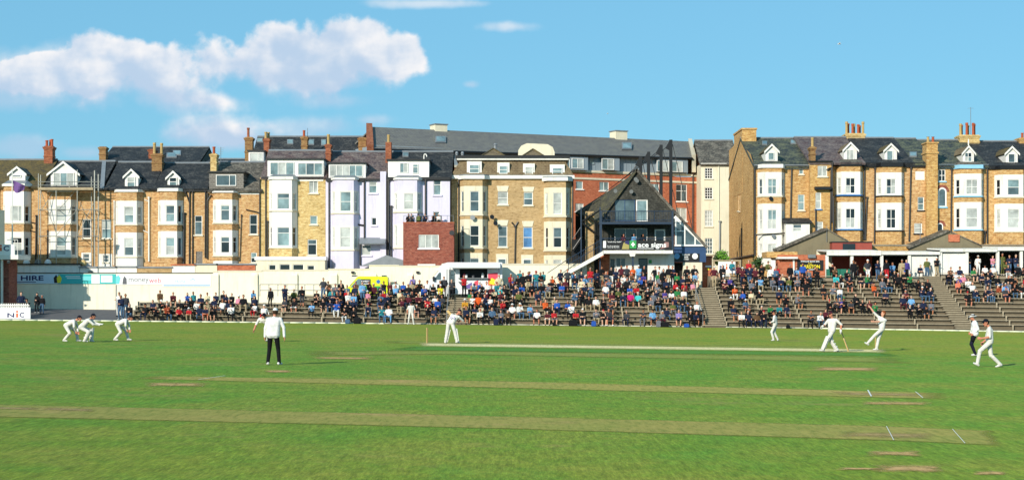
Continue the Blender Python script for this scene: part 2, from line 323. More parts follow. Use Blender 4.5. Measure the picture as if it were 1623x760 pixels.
# ================================================================ the field
def grass_mat():
    m, nt, b = nodes('mown_grass'); tc = nt.nodes.new('ShaderNodeTexCoord'); v = tc.outputs['Object']
    s = nt.nodes.new('ShaderNodeSeparateXYZ'); nt.links.new(v, s.inputs[0])
    def MM(op, a, c):
        n = nt.nodes.new('ShaderNodeMath'); n.operation = op
        for i, q in enumerate((a, c)):
            if isinstance(q, (int, float)): n.inputs[i].default_value = q
            else: nt.links.new(q, n.inputs[i])
        return n.outputs[0]
    big = tnoise(nt, v, .06, 4, .6); mid = tnoise(nt, v, .30, 6, .72); fine = tnoise(nt, v, 3.2, 6, .75); vf = tnoise(nt, v, 38, 3, .7)
    yy = MM('ADD', MM('ADD', s.outputs[1], MM('MULTIPLY', s.outputs[0], .2)), MM('MULTIPLY', MM('SUBTRACT', big, .5), 10))   # across the cut strips
    r = nt.nodes.new('ShaderNodeValToRGB'); nt.links.new(mrange(nt, yy, 15, 125), r.inputs[0])
    cs = [(0.0, (.112, .146, .016)), (.05, (.104, .147, .016)), (.10, (.080, .147, .016)), (.16, (.074, .156, .017)), (.22, (.080, .156, .018)), (.28, (.060, .162, .019)), (.36, (.078, .158, .018)), (.44, (.064, .162, .019)), (.52, (.098, .160, .018)), (.60, (.145, .168, .022)), (.68, (.108, .164, .020)), (.76, (.160, .172, .026)), (.84, (.118, .164, .022)), (1, (.142, .164, .024))]
    el = r.color_ramp.elements
    while len(el) < len(cs): el.new(.5)
    for e, (p, c) in zip(el, cs): e.position = p; e.color = (*c, 1)
    col = mixc(nt, mrange(nt, mid, .44, .64, 0, .75), r.outputs[0], (.150, .158, .032))
    col = mixc(nt, mrange(nt, fine, .42, .62, 0, .42), col, (.050, .122, .012))
    col = mixc(nt, mrange(nt, vf, .4, .7, 0, .40), col, (.148, .205, .036))
    sv = objvec(nt, (9, 1.1, 1)); nap = tnoise(nt, sv, 1, 4, .8); sv2 = objvec(nt, (26, 3.0, 1)); nap2 = tnoise(nt, sv2, 1, 3, .8)
    dry = tnoise(nt, objvec(nt, (.5, .28, 1)), 1, 6, .72); col = mixc(nt, mrange(nt, dry, .50, .70, 0, .45), col, (.180, .172, .036)); col = mixc(nt, mrange(nt, dry, .48, .34, 0, .5), col, (.054, .156, .020))
    gr = mixc(nt, mrange(nt, nap, .34, .66), (.72, .74, .62), (1.30, 1.30, 1.18)); col = mixc(nt, 1.0, col, gr, 'MULTIPLY'); gr2 = mixc(nt, mrange(nt, nap2, .34, .66), (.74, .76, .68), (1.28, 1.27, 1.2)); col = mixc(nt, 1.0, col, gr2, 'MULTIPLY')
    d = tnoise(nt, v, .16, 6, .75); col = mixc(nt, mrange(nt, d, .56, .68, 0, .6), col, (.185, .155, .056))
    nt.links.new(col, b.inputs['Base Color']); b.inputs['Roughness'].default_value = .8; b.inputs['Specular IOR Level'].default_value = .1; b.inputs['Diffuse Roughness'].default_value = 1
    h = mixc(nt, .5, fine, vf); bump(nt, b, h, .4, .04); return m
def strip_mat(name, c, g=(.12, .24, .036), wear=(.30, .19, .10), amt=.5):
    m, nt, b = nodes(name); tc = nt.nodes.new('ShaderNodeTexCoord'); v = tc.outputs['Object']
    a = tnoise(nt, v, .5, 5, .7); f = tnoise(nt, v, 4, 4, .7); w = tnoise(nt, v, .22, 4, .6); vf = tnoise(nt, v, 30, 3, .7)
    col = mixc(nt, mrange(nt, a, .4, .65, 0, .55), c, g); col = mixc(nt, mrange(nt, f, .4, .7, 0, .45), col, tuple(x * .6 for x in c))
    col = mixc(nt, mrange(nt, vf, .4, .7, 0, .35), col, tuple(min(1, x * 1.35) for x in c)); col = mixc(nt, mrange(nt, w, .58, .70, 0, amt), col, wear)
    nap = tnoise(nt, objvec(nt, (9, 1.3, 1)), 1, 4, .8); col = mixc(nt, mrange(nt, nap, .5, .36, 0, .6), col, tuple(x * .62 for x in g)); col = mixc(nt, mrange(nt, nap, .53, .66, 0, .4), col, tuple(min(1, x * 1.3) for x in c))
    nt.links.new(col, b.inputs['Base Color']); b.inputs['Roughness'].default_value = .9; b.inputs['Specular IOR Level'].default_value = .1; b.inputs['Diffuse Roughness'].default_value = 1; bump(nt, b, mixc(nt, .5, f, vf), .35, .03); return m
def field():
    xs = [-2500, -300, -120, -60, 0, 60, 120, 300, 2500]; ys = [-2500, -60, 0, 30, 60, 100, 127, 150, 400, 4000]
    def z(X): return gz(max(-60, min(60, X)))
    mb = MB()
    for i in range(len(xs) - 1):
        for j in range(len(ys) - 1):
            mb.face([(xs[i], ys[j], z(xs[i])), (xs[i + 1], ys[j], z(xs[i + 1])), (xs[i + 1], ys[j + 1], z(xs[i + 1])), (xs[i], ys[j + 1], z(xs[i]))])
    mb.build('field', grass_mat(), kind='structure')
field()
def sheet(name, poly, mat, lift, kind='structure', jag=0.0, n=6):
    """flat sheet on the field from pixel corners, its outline broken up a little"""
    pts = []
    for i, p in enumerate(poly):
        q = poly[(i + 1) % len(poly)]
        for k in range(n):
            t = k / n; g = ground_px(p[0] + (q[0] - p[0]) * t, p[1] + (q[1] - p[1]) * t)
            if jag: g += Vector((rnd.gauss(0, jag), rnd.gauss(0, jag) * 1.5, 0))
            pts.append(Vector((g.x, g.y, gz(g.x) + lift)))
    mb = MB(); pts.reverse(); mb.face(pts); o = mb.build(name, mat)
    if kind: o['kind'] = kind
    return o
SM = strip_mat('worn_strip', (.215, .195, .055), (.112, .175, .028)); SM2 = strip_mat('dusty_strip', (.190, .180, .050), (.105, .165, .026)); SMP = strip_mat('rolled_pitch', (.42, .40, .22), (.28, .28, .12), (.46, .37, .22), .4)
SMF = strip_mat('faded_strip', (.150, .178, .040), (.095, .170, .030), amt=.25); SOIL = strip_mat('bare_soil', (.33, .225, .105), (.20, .18, .06), (.35, .225, .11), .5); LUSH = strip_mat('lush_strip', (.055, .150, .024), (.07, .165, .028), (.065, .16, .026), .3)
def feather(m, u_end=.03, w=.30, amp=.55, scale=1.2):
    """let a mown band fade into the turf along its edges, using its own across/along coordinates"""
    m = m.copy(); nt = m.node_tree; L = nt.links; out = [n for n in nt.nodes if n.type == 'OUTPUT_MATERIAL'][0]; b = nt.nodes['Principled BSDF']
    uv = nt.nodes.new('ShaderNodeUVMap'); sp = nt.nodes.new('ShaderNodeSeparateXYZ'); L.new(uv.outputs[0], sp.inputs[0])
    def MM(op, a, c):
        n = nt.nodes.new('ShaderNodeMath'); n.operation = op
        for i, q in enumerate((a, c)):
            if isinstance(q, (int, float)): n.inputs[i].default_value = q
            else: L.new(q, n.inputs[i])
        return n.outputs[0]
    e = MM('MINIMUM', MM('MULTIPLY', MM('MINIMUM', sp.outputs[1], MM('SUBTRACT', 1.0, sp.outputs[1])), 1 / w), MM('MULTIPLY', MM('MINIMUM', sp.outputs[0], MM('SUBTRACT', 1.0, sp.outputs[0])), 1 / u_end))
    n1 = tnoise(nt, objvec(nt), scale, 6, .75); a = mrange(nt, MM('ADD', e, MM('MULTIPLY', MM('SUBTRACT', n1, .5), amp * 2)), .15, .95); a = MM('MINIMUM', MM('MAXIMUM', a, 0.0), 1.0)
    tr = nt.nodes.new('ShaderNodeBsdfTransparent'); mx = nt.nodes.new('ShaderNodeMixShader'); L.new(a, mx.inputs[0]); L.new(tr.outputs[0], mx.inputs[1]); L.new(b.outputs[0], mx.inputs[2]); L.new(mx.outputs[0], out.inputs[0]); return m
SOILF = feather(SOIL, .3, .45, 1.0, 5.0)
def band(name, top, bot, mat, lift, n=40):
    """a strip of field between two pixel polylines, with its own coordinates along and across"""
    X0, X1 = top[0][0], top[-1][0]; x0, x1 = bot[0][0], bot[-1][0]; v, f = [], []
    for i in range(n + 1):
        t = i / n
        for xa, xb, pl in ((X0, X1, top), (x0, x1, bot)):
            x = xa + (xb - xa) * t; g = ground_px(x, float(np.interp(x, [p[0] for p in pl], [p[1] for p in pl]))); v.append((g.x, g.y, gz(g.x) + lift))
    for i in range(n): k = 2 * i; f.append((k + 1, k + 3, k + 2, k))
    me = bpy.data.meshes.new(name); me.from_pydata(v, [], f); uv = me.uv_layers.new()
    for l in me.loops: uv.data[l.index].uv = ((l.vertex_index // 2) / n, l.vertex_index % 2)
    me.materials.append(mat); o = bpy.data.objects.new(name, me); COL.objects.link(o); o['kind'] = 'structure'; return o
band('mown_strip', [(470, 555), (700, 554), (1440, 565)], [(470, 565), (700, 562), (1460, 577)], feather(SMF, .08), .004)
band('mown_strip', [(600, 539.5), (1330, 548)], [(600, 543.5), (1330, 551.5)], feather(SMF, .06), .004)
band('lush_strip', [(640, 548), (1420, 559)], [(600, 554.5), (1440, 565)], feather(LUSH, .05, .2), .005)
band('pitch', [(660, 542.6), (1408, 553)], [(660, 548.4), (1408, 558.8)], feather(SMP, .03, .28, .5), .008)
band('wicket_strip', [(220, 595.5), (262, 595.6), (811, 603.4), (1505, 622)], [(195, 599.5), (811, 615.4), (1520, 633.4)], feather(SM, .05, .14, .5), .006)
band('wicket_strip', [(-90, 637.5), (811, 658.8), (1411, 674), (1580, 682)], [(-90, 659), (811, 680.3), (1415, 699), (1596, 707.5)], feather(SM2, .02, .10, .45), .006)
DKG = strip_mat('dark_turf', (.052, .138, .022), (.068, .160, .027), (.06, .14, .024), .3)
for k, (x0, x1, y0, y1) in enumerate([(232, 325, 606, 611.5), (1378, 1458, 714, 722), (1386, 1494, 735.5, 748), (1548, 1592, 746.5, 752.5), (1366, 1472, 636, 640.5), (1290, 1392, 581.5, 586.5), (425, 455, 586.5, 589.5), (1330, 1400, 741, 744), (500, 590, 565.5, 568)]):
    pl = []
    for i in range(16):
        t = 2 * math.pi * i / 16; r = .72 + .28 * rnd.random(); pl.append(((x0 + x1) / 2 + math.cos(t) * (x1 - x0) / 2 * r, (y0 + y1) / 2 - math.sin(t) * (y1 - y0) / 2 * r))
    band('bare_patch', [(x0 - 8, y0 - 1), (x1 + 8, y0 - 1 + .01 * (x1 - x0))], [(x0 - 8, y1 + 1), (x1 + 8, y1 + 1 + .01 * (x1 - x0))], SOILF, .009, 8)
for k, (x0, x1, y0, y1) in enumerate([(1338, 1475, 683.5, 693.5), (-30, 55, 643.5, 648), (75, 140, 645.5, 650), (1325, 1455, 621, 626)]):
    pl = []
    for i in range(16):
        t = -2 * math.pi * i / 16; r = .6 + .4 * rnd.random(); pl.append(((x0 + x1) / 2 + math.cos(t) * (x1 - x0) / 2 * r, (y0 + y1) / 2 - math.sin(t) * (y1 - y0) / 2 * r))
    band('worn_patch', [(x0 - 15, y0 - 1), (x1 + 15, y0 + 2)], [(x0 - 15, y1), (x1 + 15, y1 + 3)], feather(strip_mat('worn_soil_%d' % k, (.235, .180, .082), (.20, .19, .07), (.25, .175, .085), .5), .35, .5, .8, 2.0), .010, 8)
WL = paint('white_line', 'e9e8e0', .7, .1)
def line(x0, y0, x1, y1, w, name='crease_line', lift=.013, br=1):
    a, b = ground_px(x0, y0), ground_px(x1, y1); d = (b - a).normalized(); p = Vector((-d.y, d.x, 0)) * w / 2; u = Vector((0, 0, lift)); mb = MB(); mb.face([a - p + u, b - p + u, b + p + u, a + p + u]); o = mb.build(name, WL); o['kind'] = 'structure'
line(1375.5, 618, 1381, 628, .035); line(1405, 675.5, 1416.5, 697.5, .012); line(1509.5, 680, 1529.5, 702.5, .011); line(315, 601.3, 357, 595.3, .03)
line(1451, 620.5, 1463, 630.5, .02)
def boundary():
    mb = MB(); pts = []
    for x in range(-120, 1760, 20):
        y = np.interp(x, [-120, 0, 650, 1300, 1623, 1760], [506, 507.2, 513.4, 520.6, 526, 528.5]); g = ground_px(x, y); pts.append(g + Vector((0, 0, .035)))
    mb.path(pts, .055, 6); o = mb.build('boundary_rope', paint('rope', 'e4e6c8', .8, .1), smooth=True)
    tag(o, 'long white boundary rope lying along the far edge of the field', 'rope')
boundary()
# tarmac track that climbs from the field to the long wall at the far side, and the made ground behind the terracing
YW = 136.6
def track():
    mb = MB()
    for x0, x1 in ((-90, -60), (-60, -45), (-45, -29.2)):
        for (ya, za), (yb, zb) in zip(((126.6, .02), (130, .35), (134, .72)), ((130, .35), (134, .72), (138, .80))):
            mb.face([(x0, ya, gz(max(-60, x0)) + za), (x1, ya, gz(max(-60, x1)) + za), (x1, yb, gz(max(-60, x1)) + zb), (x0, yb, gz(max(-60, x0)) + zb)])
    mb.build('track', G['tarmac'], kind='structure')
track()
# ================================================================ long cream wall
FW = Frame((0, YW, 0))
def banner(root, x0, x1, y0, y1, base, name, fr=FW, b0=.0, b1=.05):
    a0, a1, z0, z1 = fr.rect(x0, x1, y0, y1, b1); mb = MB(); mb.fbox(fr, a0, a1, b0 + .002, b1, z0, z1)
    return mb.build(name, base, root), (a0, a1, z0, z1)
def flat(root, fr, x0, x1, y0, y1, mat, name, b, th=.006):
    a0, a1, z0, z1 = fr.rect(x0, x1, y0, y1, b); mb = MB(); mb.fbox(fr, a0, a1, b, b + th, z0, z1); return mb.build(name, mat, root)
def flatpoly(root, fr, poly, mat, name, b, th=.006):
    mb = MB(); mb.fprism(fr, [fr.px(x, y, b) for x, y in poly], b, b + th); return mb.build(name, mat, root)
def letters(root, fr, s, x0, x1, y0, y1, mat, b, name='lettering', bold=True):
    a0, a1, z0, z1 = fr.rect(x0, x1, y0, y1, b); mb = text_mesh(s, fr, a0, a1, z0, z1, b, bold=bold); return mb.build(name, mat, root)
INK = dict(muted=paint('muted_print', 'a59a58', .5, .15), dusty=paint('dusty_print', '9a726c', .5, .15), navy=paint('navy_print', '23275f', .5, .02), teal=paint('teal_print', '2fb6b4', .5, .05), white=paint('white_print', 'f0f0ee', .5, .02), pale=paint('pale_blue_print', 'c9dcea', .5, .03), black=paint('black_print', '141416', .5, .02),
           grey=paint('grey_print', '55575c', .5, .02), red=paint('coral_print', 'd9475a', .5, .02), skyb=paint('sky_blue_print', '6ea4cf', .5, .03), orange=paint('orange_print', 'e2683a', .5, .03), green=paint('green_print', '2f9a4d', .5, .03), yellow=paint('yellow_print', 'f2dd2a', .5, .03), aqua=paint('aqua_print', '69cdd0', .5, .03), lpurple=paint('soft_purple_print', '6d5aa0', .5, .03))
def long_wall():
    root = thing('boundary_wall', 'long cream painted wall with banners along its top, behind the terracing', 'wall', (0, YW, 0))
    # wall body: steps in its coping follow the photograph's
    tops = [(-200, 176, 433), (176, 338, 433), (338, 345, 431), (345, 415, 430), (415, 520, 428.5), (520, 585, 427), (585, 632, 421), (632, 700, 422), (700, 930, 419)]
    mb = MB()
    for x0, x1, y in tops:
        a0, z = FW.px(x0, y); a1, _ = FW.px(x1, y); mb.fbox(FW, a0, a1, -.3, 0, .2, z)
    mb.build('wall', G['cream'], root)
    for x0, x1, y in tops[2:]:
        a0, z = FW.px(x0, y); a1, _ = FW.px(x1, y); mb = MB(); mb.fbox(FW, a0, a1, -.34, .05, z, z + .09); mb.build('coping', G['stone'], root)
    mb = MB(); a0, z = FW.px(-200, 433); a1, _ = FW.px(338, 433); mb.fbox(FW, a0, a1, -.3, .03, z, z + .07); mb.build('coping', G['black'], root)
    for x in (342, 404, 467, 530, 592, 650, 706, 845):
        a, _ = FW.px(x, 440); z = FW.px(x, 436)[1]; mb = MB(); mb.fbox(FW, a - .25, a + .25, 0, .16, .5, z)
        mb.hexa([FW.at(a - .25, .16, z), FW.at(a + .25, .16, z), FW.at(a + .25, 0, z), FW.at(a - .25, 0, z), FW.at(a - .25, .01, z + .2), FW.at(a + .25, .01, z + .2), FW.at(a + .25, 0, z + .2), FW.at(a - .25, 0, z + .2)]); mb.build('pilaster', G['cream'], root)
    for x in (184,):
        a, _ = FW.px(x, 440); mb = MB(); mb.fbox(FW, a - .03, a + .03, 0, .05, .9, FW.px(x, 451)[1]); mb.build('conduit', G['grey'], root)
    # banners
    o, _ = banner(root, 26, 92, 434, 449, INK['pale'], 'banner'); letters(o, FW, 'HIRE', 33, 69, 436.5, 444.2, INK['navy'], .056); 
    a = flat(o, FW, 27, 57, 446, 447, INK['navy'], 'print', .052)
    for k, c in ((86, 'black'), (91, 'yellow')): flatpoly(o, FW, [(k, 448), (k + 5, 448), (k + 7, 441), (k + 3, 435), (k - 1, 440)], INK[c], 'print', .053 + .001 * (k > 88))
    o, _ = banner(root, 92.3, 183.5, 434, 449.5, INK['teal'], 'banner')
    for x0, x1, y0, y1, c in ((104, 127, 437, 438.3, 'white'), (106, 128, 440, 441.2, 'white'), (130, 145, 437.5, 444, 'aqua'), (145, 158, 435, 449, 'white'), (160, 178, 436, 447, 'white'), (162, 176, 439, 440, 'skyb'), (162, 174, 442, 443, 'skyb')): flat(o, FW, x0, x1, y0, y1, INK[c], 'print', .053 + .004 * (c == 'skyb'), .003)
    o, _ = banner(root, 184.3, 257, 434.5, 451, INK['white'], 'banner')
    flatpoly(o, FW, [(183.5, 449.5), (189, 449.5), (191, 440), (188, 436), (183.5, 438)], INK['aqua'], 'print', .053)
    flatpoly(o, FW, [(194, 450), (201, 450), (200.5, 441), (197, 437), (195, 442)], INK['grey'], 'print', .053)
    letters(o, FW, 'money', 204, 235.5, 440.5, 449, INK['grey'], .055, bold=False); letters(o, FW, 'web', 236, 255, 439.8, 447.8, INK['red'], .055, bold=False)
    o, _ = banner(root, 257.3, 334, 435.5, 453.5, INK['white'], 'banner'); flat(o, FW, 259, 333, 451, 452.6, INK['skyb'], 'print', .053)
    letters(o, FW, 'Home', 278, 294, 443, 447.5, INK['skyb'], .055, bold=False)
    flatpoly(o, FW, [(301, 444), (305.5, 440.4), (310, 444), (309, 444.4), (305.5, 441.7), (302, 444.4)], INK['skyb'], 'print', .053)
    for x, y in ((559, 431), (662, 431), (780, 432)):
        mb = MB(); p = px(x, y, YW - .12); mb.box(p.x - .12, p.x + .12, p.y - .1, p.y + .1, p.z - .1, p.z + .08); mb.tube(p + Vector((0, .1, 0)), p + Vector((0, .13, 0)), .05); mb.build('floodlight', G['black'], root)
    p = px(781, 432, YW - .2); mb = MB(); mb.lathe([(.03, 0), (.32, .04), (.34, .08), (.2, .12)], (p.x, p.y + .15, p.z - .02), (0, -1, .2), 14); mb.build('satellite_dish', G['black'], root)
long_wall()
# ================================================================ corner of the pavilion at the far edge of the picture
def pavilion():
    F1 = Frame((0, 130.6, 0)); F2 = Frame((0, 127.2, 0))
    root = thing('pavilion', 'corner of a red brick pavilion with a white flat roof at the frame edge', 'building', (-41.5, 130.6, .4))
    a0, a1, z0, z1 = F1.rect(5, 14, 412, 492); mb = MB(); mb.fbox(F1, a0, a1, -2.2, 0, .5, z1); mb.build('wall', G['red'], root)
    mb = MB(); mb.box(-64, -41.2, 127.4, 133.2, .5, 9.2); mb.build('unseen_storey', G['creamr'], root)  # storey added out of view, sized so its shadow falls along the long wall
    a0, a1, z0, z1 = F1.rect(-60, 33, 404, 411); mb = MB(); mb.fbox(F1, a0, a1, -2.6, .7, z0, z1); mb.build('canopy', G['white'], root)
    a0, a1, z0, z1 = F1.rect(4, 7, 411, 490); mb = MB(); mb.fbox(F1, a0, a1, .3, .45, .4, z0 + 4.2); mb.build('post', G['white'], root)
    a0, a1, z0, z1 = F1.rect(22, 31, 380, 404); mb = MB()
    for a in (a0, (a0 + a1) / 2, a1): mb.tube(F1.at(a, .5, z0), F1.at(a, .5, z1), .025)
    for z in (z1, (z0 + z1) / 2): mb.tube(F1.at(a0 - .4, .5, z), F1.at(a1, .5, z), .025)
    mb.build('railing', G['white'], root)
    p = px(13, 413, 129.6); mb = MB(); mb.lathe([(.05, 0), (.13, .12), (.14, .16)], p, (.4, -.6, -.6), 8); mb.build('lamp', G['grey'], root)
    s, _ = None, None
    sg = thing('roof_sign', 'white sponsor board with red and navy letters on the pavilion roof', 'sign', F1.at(F1.px(5, 403)[0], .66, F1.px(5, 403)[1]))
    o, _ = banner(sg, -22, 23, 387, 404, INK['white'], 'board', F1, .62, .68)
    letters(sg, F1, 'C', 5.5, 14.5, 389, 397.5, INK['navy'], .69); flat(sg, F1, -1, 3, 391.5, 397.5, INK['orange'], 'letter_stem', .685); flat(sg, F1, -1, 3, 387.8, 390.5, INK['orange'], 'letter_dot', .685); letters(sg, F1, 'N', -14, -4, 389, 397.5, INK['navy'], .69)
    sb = thing('sponsor_board', 'white NIC sponsor board on the ground at the pavilion corner', 'sign', F2.at(F2.px(20, 506)[0], 0, F2.px(20, 506)[1]))
    o, (a0, a1, z0, z1) = banner(sb, -30, 48, 486.5, 506.5, INK['white'], 'board', F2, -.1, .0)
    letters(sb, F2, 'N', 11.5, 22.5, 495.5, 502.5, INK['navy'], .012); flat(sb, F2, 25.4, 28.8, 496, 502.5, INK['orange'], 'letter_stem', .006); flat(sb, F2, 25.4, 28.8, 492, 494.8, INK['orange'], 'letter_dot', .006); letters(sb, F2, 'C', 31, 38.5, 494.7, 502.5, INK['navy'], .012)
    fn = thing('picket_fence', 'low white picket fence behind the sponsor board at the pavilion', 'fence', F2.at(F2.px(20, 480)[0], -.6, .6))
    for i in range(18):
        x = -14 + i * 3.4; a, z = F2.px(x, 480.5, -.6); mb = MB(); mb.fbox(F2, a - .045, a + .045, -.62, -.58, z - 1.0, z); mb.build('picket', G['white'], fn)
    a0, z = F2.px(-20, 483.5, -.6); a1, _ = F2.px(47, 483.5, -.6); mb = MB(); mb.fbox(F2, a0, a1, -.57, -.52, z - .05, z + .05); mb.build('rail', G['white'], fn)
    fl = thing('flagpole', 'white flagpole with a drooping purple flag in front of the mossy roof', 'flagpole', px(19.5, 404, 130.2))
    q = px(19.5, 268, 130.2); mb = MB(); mb.tube(parent_loc(fl), q, .06, 8, .035); mb.build('pole', G['white'], fl)
    mb = MB(); n = 8; top = px(20.5, 283, 130.2)
    for i in range(n):
        for j in range(3):
            def f(i, j): u = i / n; w = j / 3; return top + Vector((u * .95 - .1 * w * u, .10 * math.sin(u * 7 + w * 2), -.12 - u * .42 - w * (.75 + .25 * math.sin(u * 4)) * (1 - .35 * u)))
            mb.face([f(i, j), f(i, j + 1), f(i + 1, j + 1), f(i + 1, j)])
    mb.build('flag', paint('purple_flag', '6a4a86', .8, .2), fl, smooth=True)
    st = thing('wooden_post', 'thin pale wooden post with a crossbar beside the track', 'post', ground_px(176, 503)); b = parent_loc(st)
    mb = MB(); mb.tube(b, b + Vector((0, 0, 1.05)), .05); mb.tube(b + Vector((-.25, 0, 1.0)), b + Vector((.9, .6, .95)), .03); mb.build('post', G['timber'], st)
pavilion()
# ================================================================ builders for the terraces
BARS = dict(plain=((), ()), sash=((), (.5,)), sash4=((.5,), (.5,)), top=((), (.7,)), three=((.33, .67), ()), two=((.5,), ()), twoT=((.5,), (.62,)), georgian=((.33, .67), (.25, .5, .75)), five=((.2, .4, .6, .8), ()), asym=((.68,), ()), bot=((), (.34,)))
def win(root, fr, r, style='sash', g='pglass', frame='upvc', sill=None, b=-.05, bw=.055, arch=False):
    """a window: frame (part) with panes and sill (sub-parts); r = a0, a1, z0, z1"""
    a0, a1, z0, z1 = r; vs_, hs_ = BARS[style]; mb = MB(); w, h = a1 - a0, z1 - z0; bw = min(bw, w * .16)
    f0, f1 = b - .07, b
    mb.fbox(fr, a0, a0 + bw, f0, f1, z0, z1); mb.fbox(fr, a1 - bw, a1, f0, f1, z0, z1)
    mb.fbox(fr, a0 + bw, a1 - bw, f0, f1, z0, z0 + bw); mb.fbox(fr, a0 + bw, a1 - bw, f0, f1, z1 - bw, z1)
    i0, i1, k0, k1 = a0 + bw, a1 - bw, z0 + bw, z1 - bw; t = bw * .42
    va = [i0 + (i1 - i0) * v for v in vs_]; ha = [k0 + (k1 - k0) * q for q in hs_]
    for v in va: mb.fbox(fr, v - t, v + t, f0 + .004, f1 - .006, k0, k1)
    xs = [i0] + va + [i1]
    for q in ha:
        for i in range(len(xs) - 1): mb.fbox(fr, xs[i] + (t if i else 0), xs[i + 1] - (t if i < len(xs) - 2 else 0), f0 + .006, f1 - .004, q - t, q + t)
    o = mb.build('window', G[frame], root); ys = [k0] + ha + [k1]
    gs = g if isinstance(g, (tuple, list)) else (g,)
    for j in range(len(ys) - 1):
        for i in range(len(xs) - 1):
            p = MB(); p.fbox(fr, xs[i] + .002, xs[i + 1] - .002, f0 + .008, f0 + .025 + .012 * (j % 2), ys[j] + .002, ys[j + 1] - .002)
            p.build('pane', G[gs[(j * (len(xs) - 1) + i) % len(gs)]], o)
    if sill:
        p = MB(); p.fbox(fr, a0 - .09, a1 + .09, b - .03, .1, z0 - .11, z0 - .001); p.build('sill', G[sill], o)
    return o
def pwin(root, fr, x0, x1, y0, y1, style='sash', g='pglass', frame='upvc', sill='stone', b=-.05, holes=None):
    r = fr.rect(x0, x1, y0, y1)
    if holes is not None: holes.append(r)
    return win(root, fr, r, style, g, frame, sill, b)
def house_wall(root, fr, x0, x1, ytop, holes, mat, z0=1.5, depth=8.0, name='wall'):
    a0, zt = fr.px((x0), ytop); a0 = fr.px(x0, ytop)[0]; a1 = fr.px(x1, ytop)[0]; zt = fr.px((x0 + x1) / 2, ytop)[1]
    mb = MB(); mb.fwall(fr, a0, a1, z0, zt, holes)
    c = [fr.at(a0, 0, z0), fr.at(a1, 0, z0), fr.at(a1, -depth, z0), fr.at(a0, -depth, z0)]
    for i, j in ((1, 2), (2, 3), (3, 0)): mb.face([c[i], c[j], c[j] + Vector((0, 0, zt - z0)), c[i] + Vector((0, 0, zt - z0))])
    # dark back of the openings
    for h in holes: mb.face([fr.at(h[0], -.155, h[2]), fr.at(h[1], -.155, h[2]), fr.at(h[1], -.155, h[3]), fr.at(h[0], -.155, h[3])])
    return mb.build(name, G[mat], root)
def bay(root, fr, x0, x1, segs, mx, brickm, proj=.75, cant=R(63), cap='white', captop=None):
    """canted bay: segs run top-down as (kind, y0, y1[, wy0, wy1, style, glass, sideglass, sill]); mx = pixel range of the middle window"""
    a0 = fr.px(x0, segs[0][1])[0]; a1 = fr.px(x1, segs[0][1])[0]; dx = proj / math.tan(cant)
    P = [fr.at(a0, 0, 0), fr.at(a0 + dx, proj, 0), fr.at(a1 - dx, proj, 0), fr.at(a1, 0, 0)]
    frs = [Frame(P[i], P[i + 1] - P[i]) for i in range(3)]; ln = [(P[i + 1] - P[i]).length for i in range(3)]
    mb = MB(); mats = [G[brickm], G['white'], G['clad']]
    fm = frs[1]; zz = lambda y: fm.px((x0 + x1) / 2, y)[1]
    m0, m1 = fm.px(mx[0], 0)[0], fm.px(mx[1], 0)[0]
    for s in segs:
        kind, y0, y1 = s[:3]; zt, zb = zz(y0), zz(y1); mb.cur = {'b': 0, 'w': 1, 'l': 2}[kind]
        hs = [[], [], []]
        if len(s) > 3:
            wz1, wz0 = zz(s[3]), zz(s[4]); hs[1] = [(m0, m1, wz0, wz1)]
            hs[0] = [(ln[0] * .22, ln[0] * .82, wz0, wz1)]; hs[2] = [(ln[2] * .18, ln[2] * .78, wz0, wz1)]
        for i in range(3):
            mb.fwall(frs[i], 0, ln[i], zb, zt, hs[i], rev=.12)
            for h in hs[i]:
                st = s[5] if i == 1 else (s[7] if len(s) > 7 else 'sash'); gl = s[6] if i == 1 else (s[8] if len(s) > 8 else ('mglass' if i == 0 else 'dglass'))
                win(root, frs[i], h, st, gl, b=-.04)
        if len(s) > 9 or kind == 'w':
            pass
    o = mb.build('bay_front', mats, root)
    # sills under each white band
    for s in segs:
        if kind_sill(s):
            z = zz(s[2]); mb = MB(); q = .07
            mb.plan([(P[0] + Vector((-q, 0, 0)))[:2], (P[1] + Vector((-q, -q, 0)))[:2], (P[2] + Vector((q, -q, 0)))[:2], (P[3] + Vector((q, 0, 0)))[:2]], z - .11, z - .002)
            mb.build('sill', G[s[9] if len(s) > 9 else 'stone'], o)
    if captop:
        zt, zb = zz(captop[0]), zz(captop[1]); q = .12; mb = MB()
        mb.plan([(P[0] + Vector((-q, 0, 0)))[:2], (P[1] + Vector((-q, -q, 0)))[:2], (P[2] + Vector((q, -q, 0)))[:2], (P[3] + Vector((q, 0, 0)))[:2]], zb, zt); mb.build('bay_cornice', G[cap], root)
        z2 = zt + .35; mb = MB(); m = [(p[0] + p[1]) / 2 for p in ((P[0], P[3]),)][0]
        e = [P[0] + Vector((-q, 0, zt)), P[1] + Vector((-q, -q, zt)), P[2] + Vector((q, -q, zt)), P[3] + Vector((q, 0, zt))]
        t0, t1 = fr.at(a0 + dx, -.2, z2), fr.at(a1 - dx, -.2, z2)
        mb.face([e[0], e[1], t0]); mb.face([e[1], e[2], t1, t0]); mb.face([e[2], e[3], t1]); mb.build('bay_roof', G['lead' if captop and len(captop) < 3 else captop[2]], root)
    return o
def kind_sill(s): return len(s) > 3
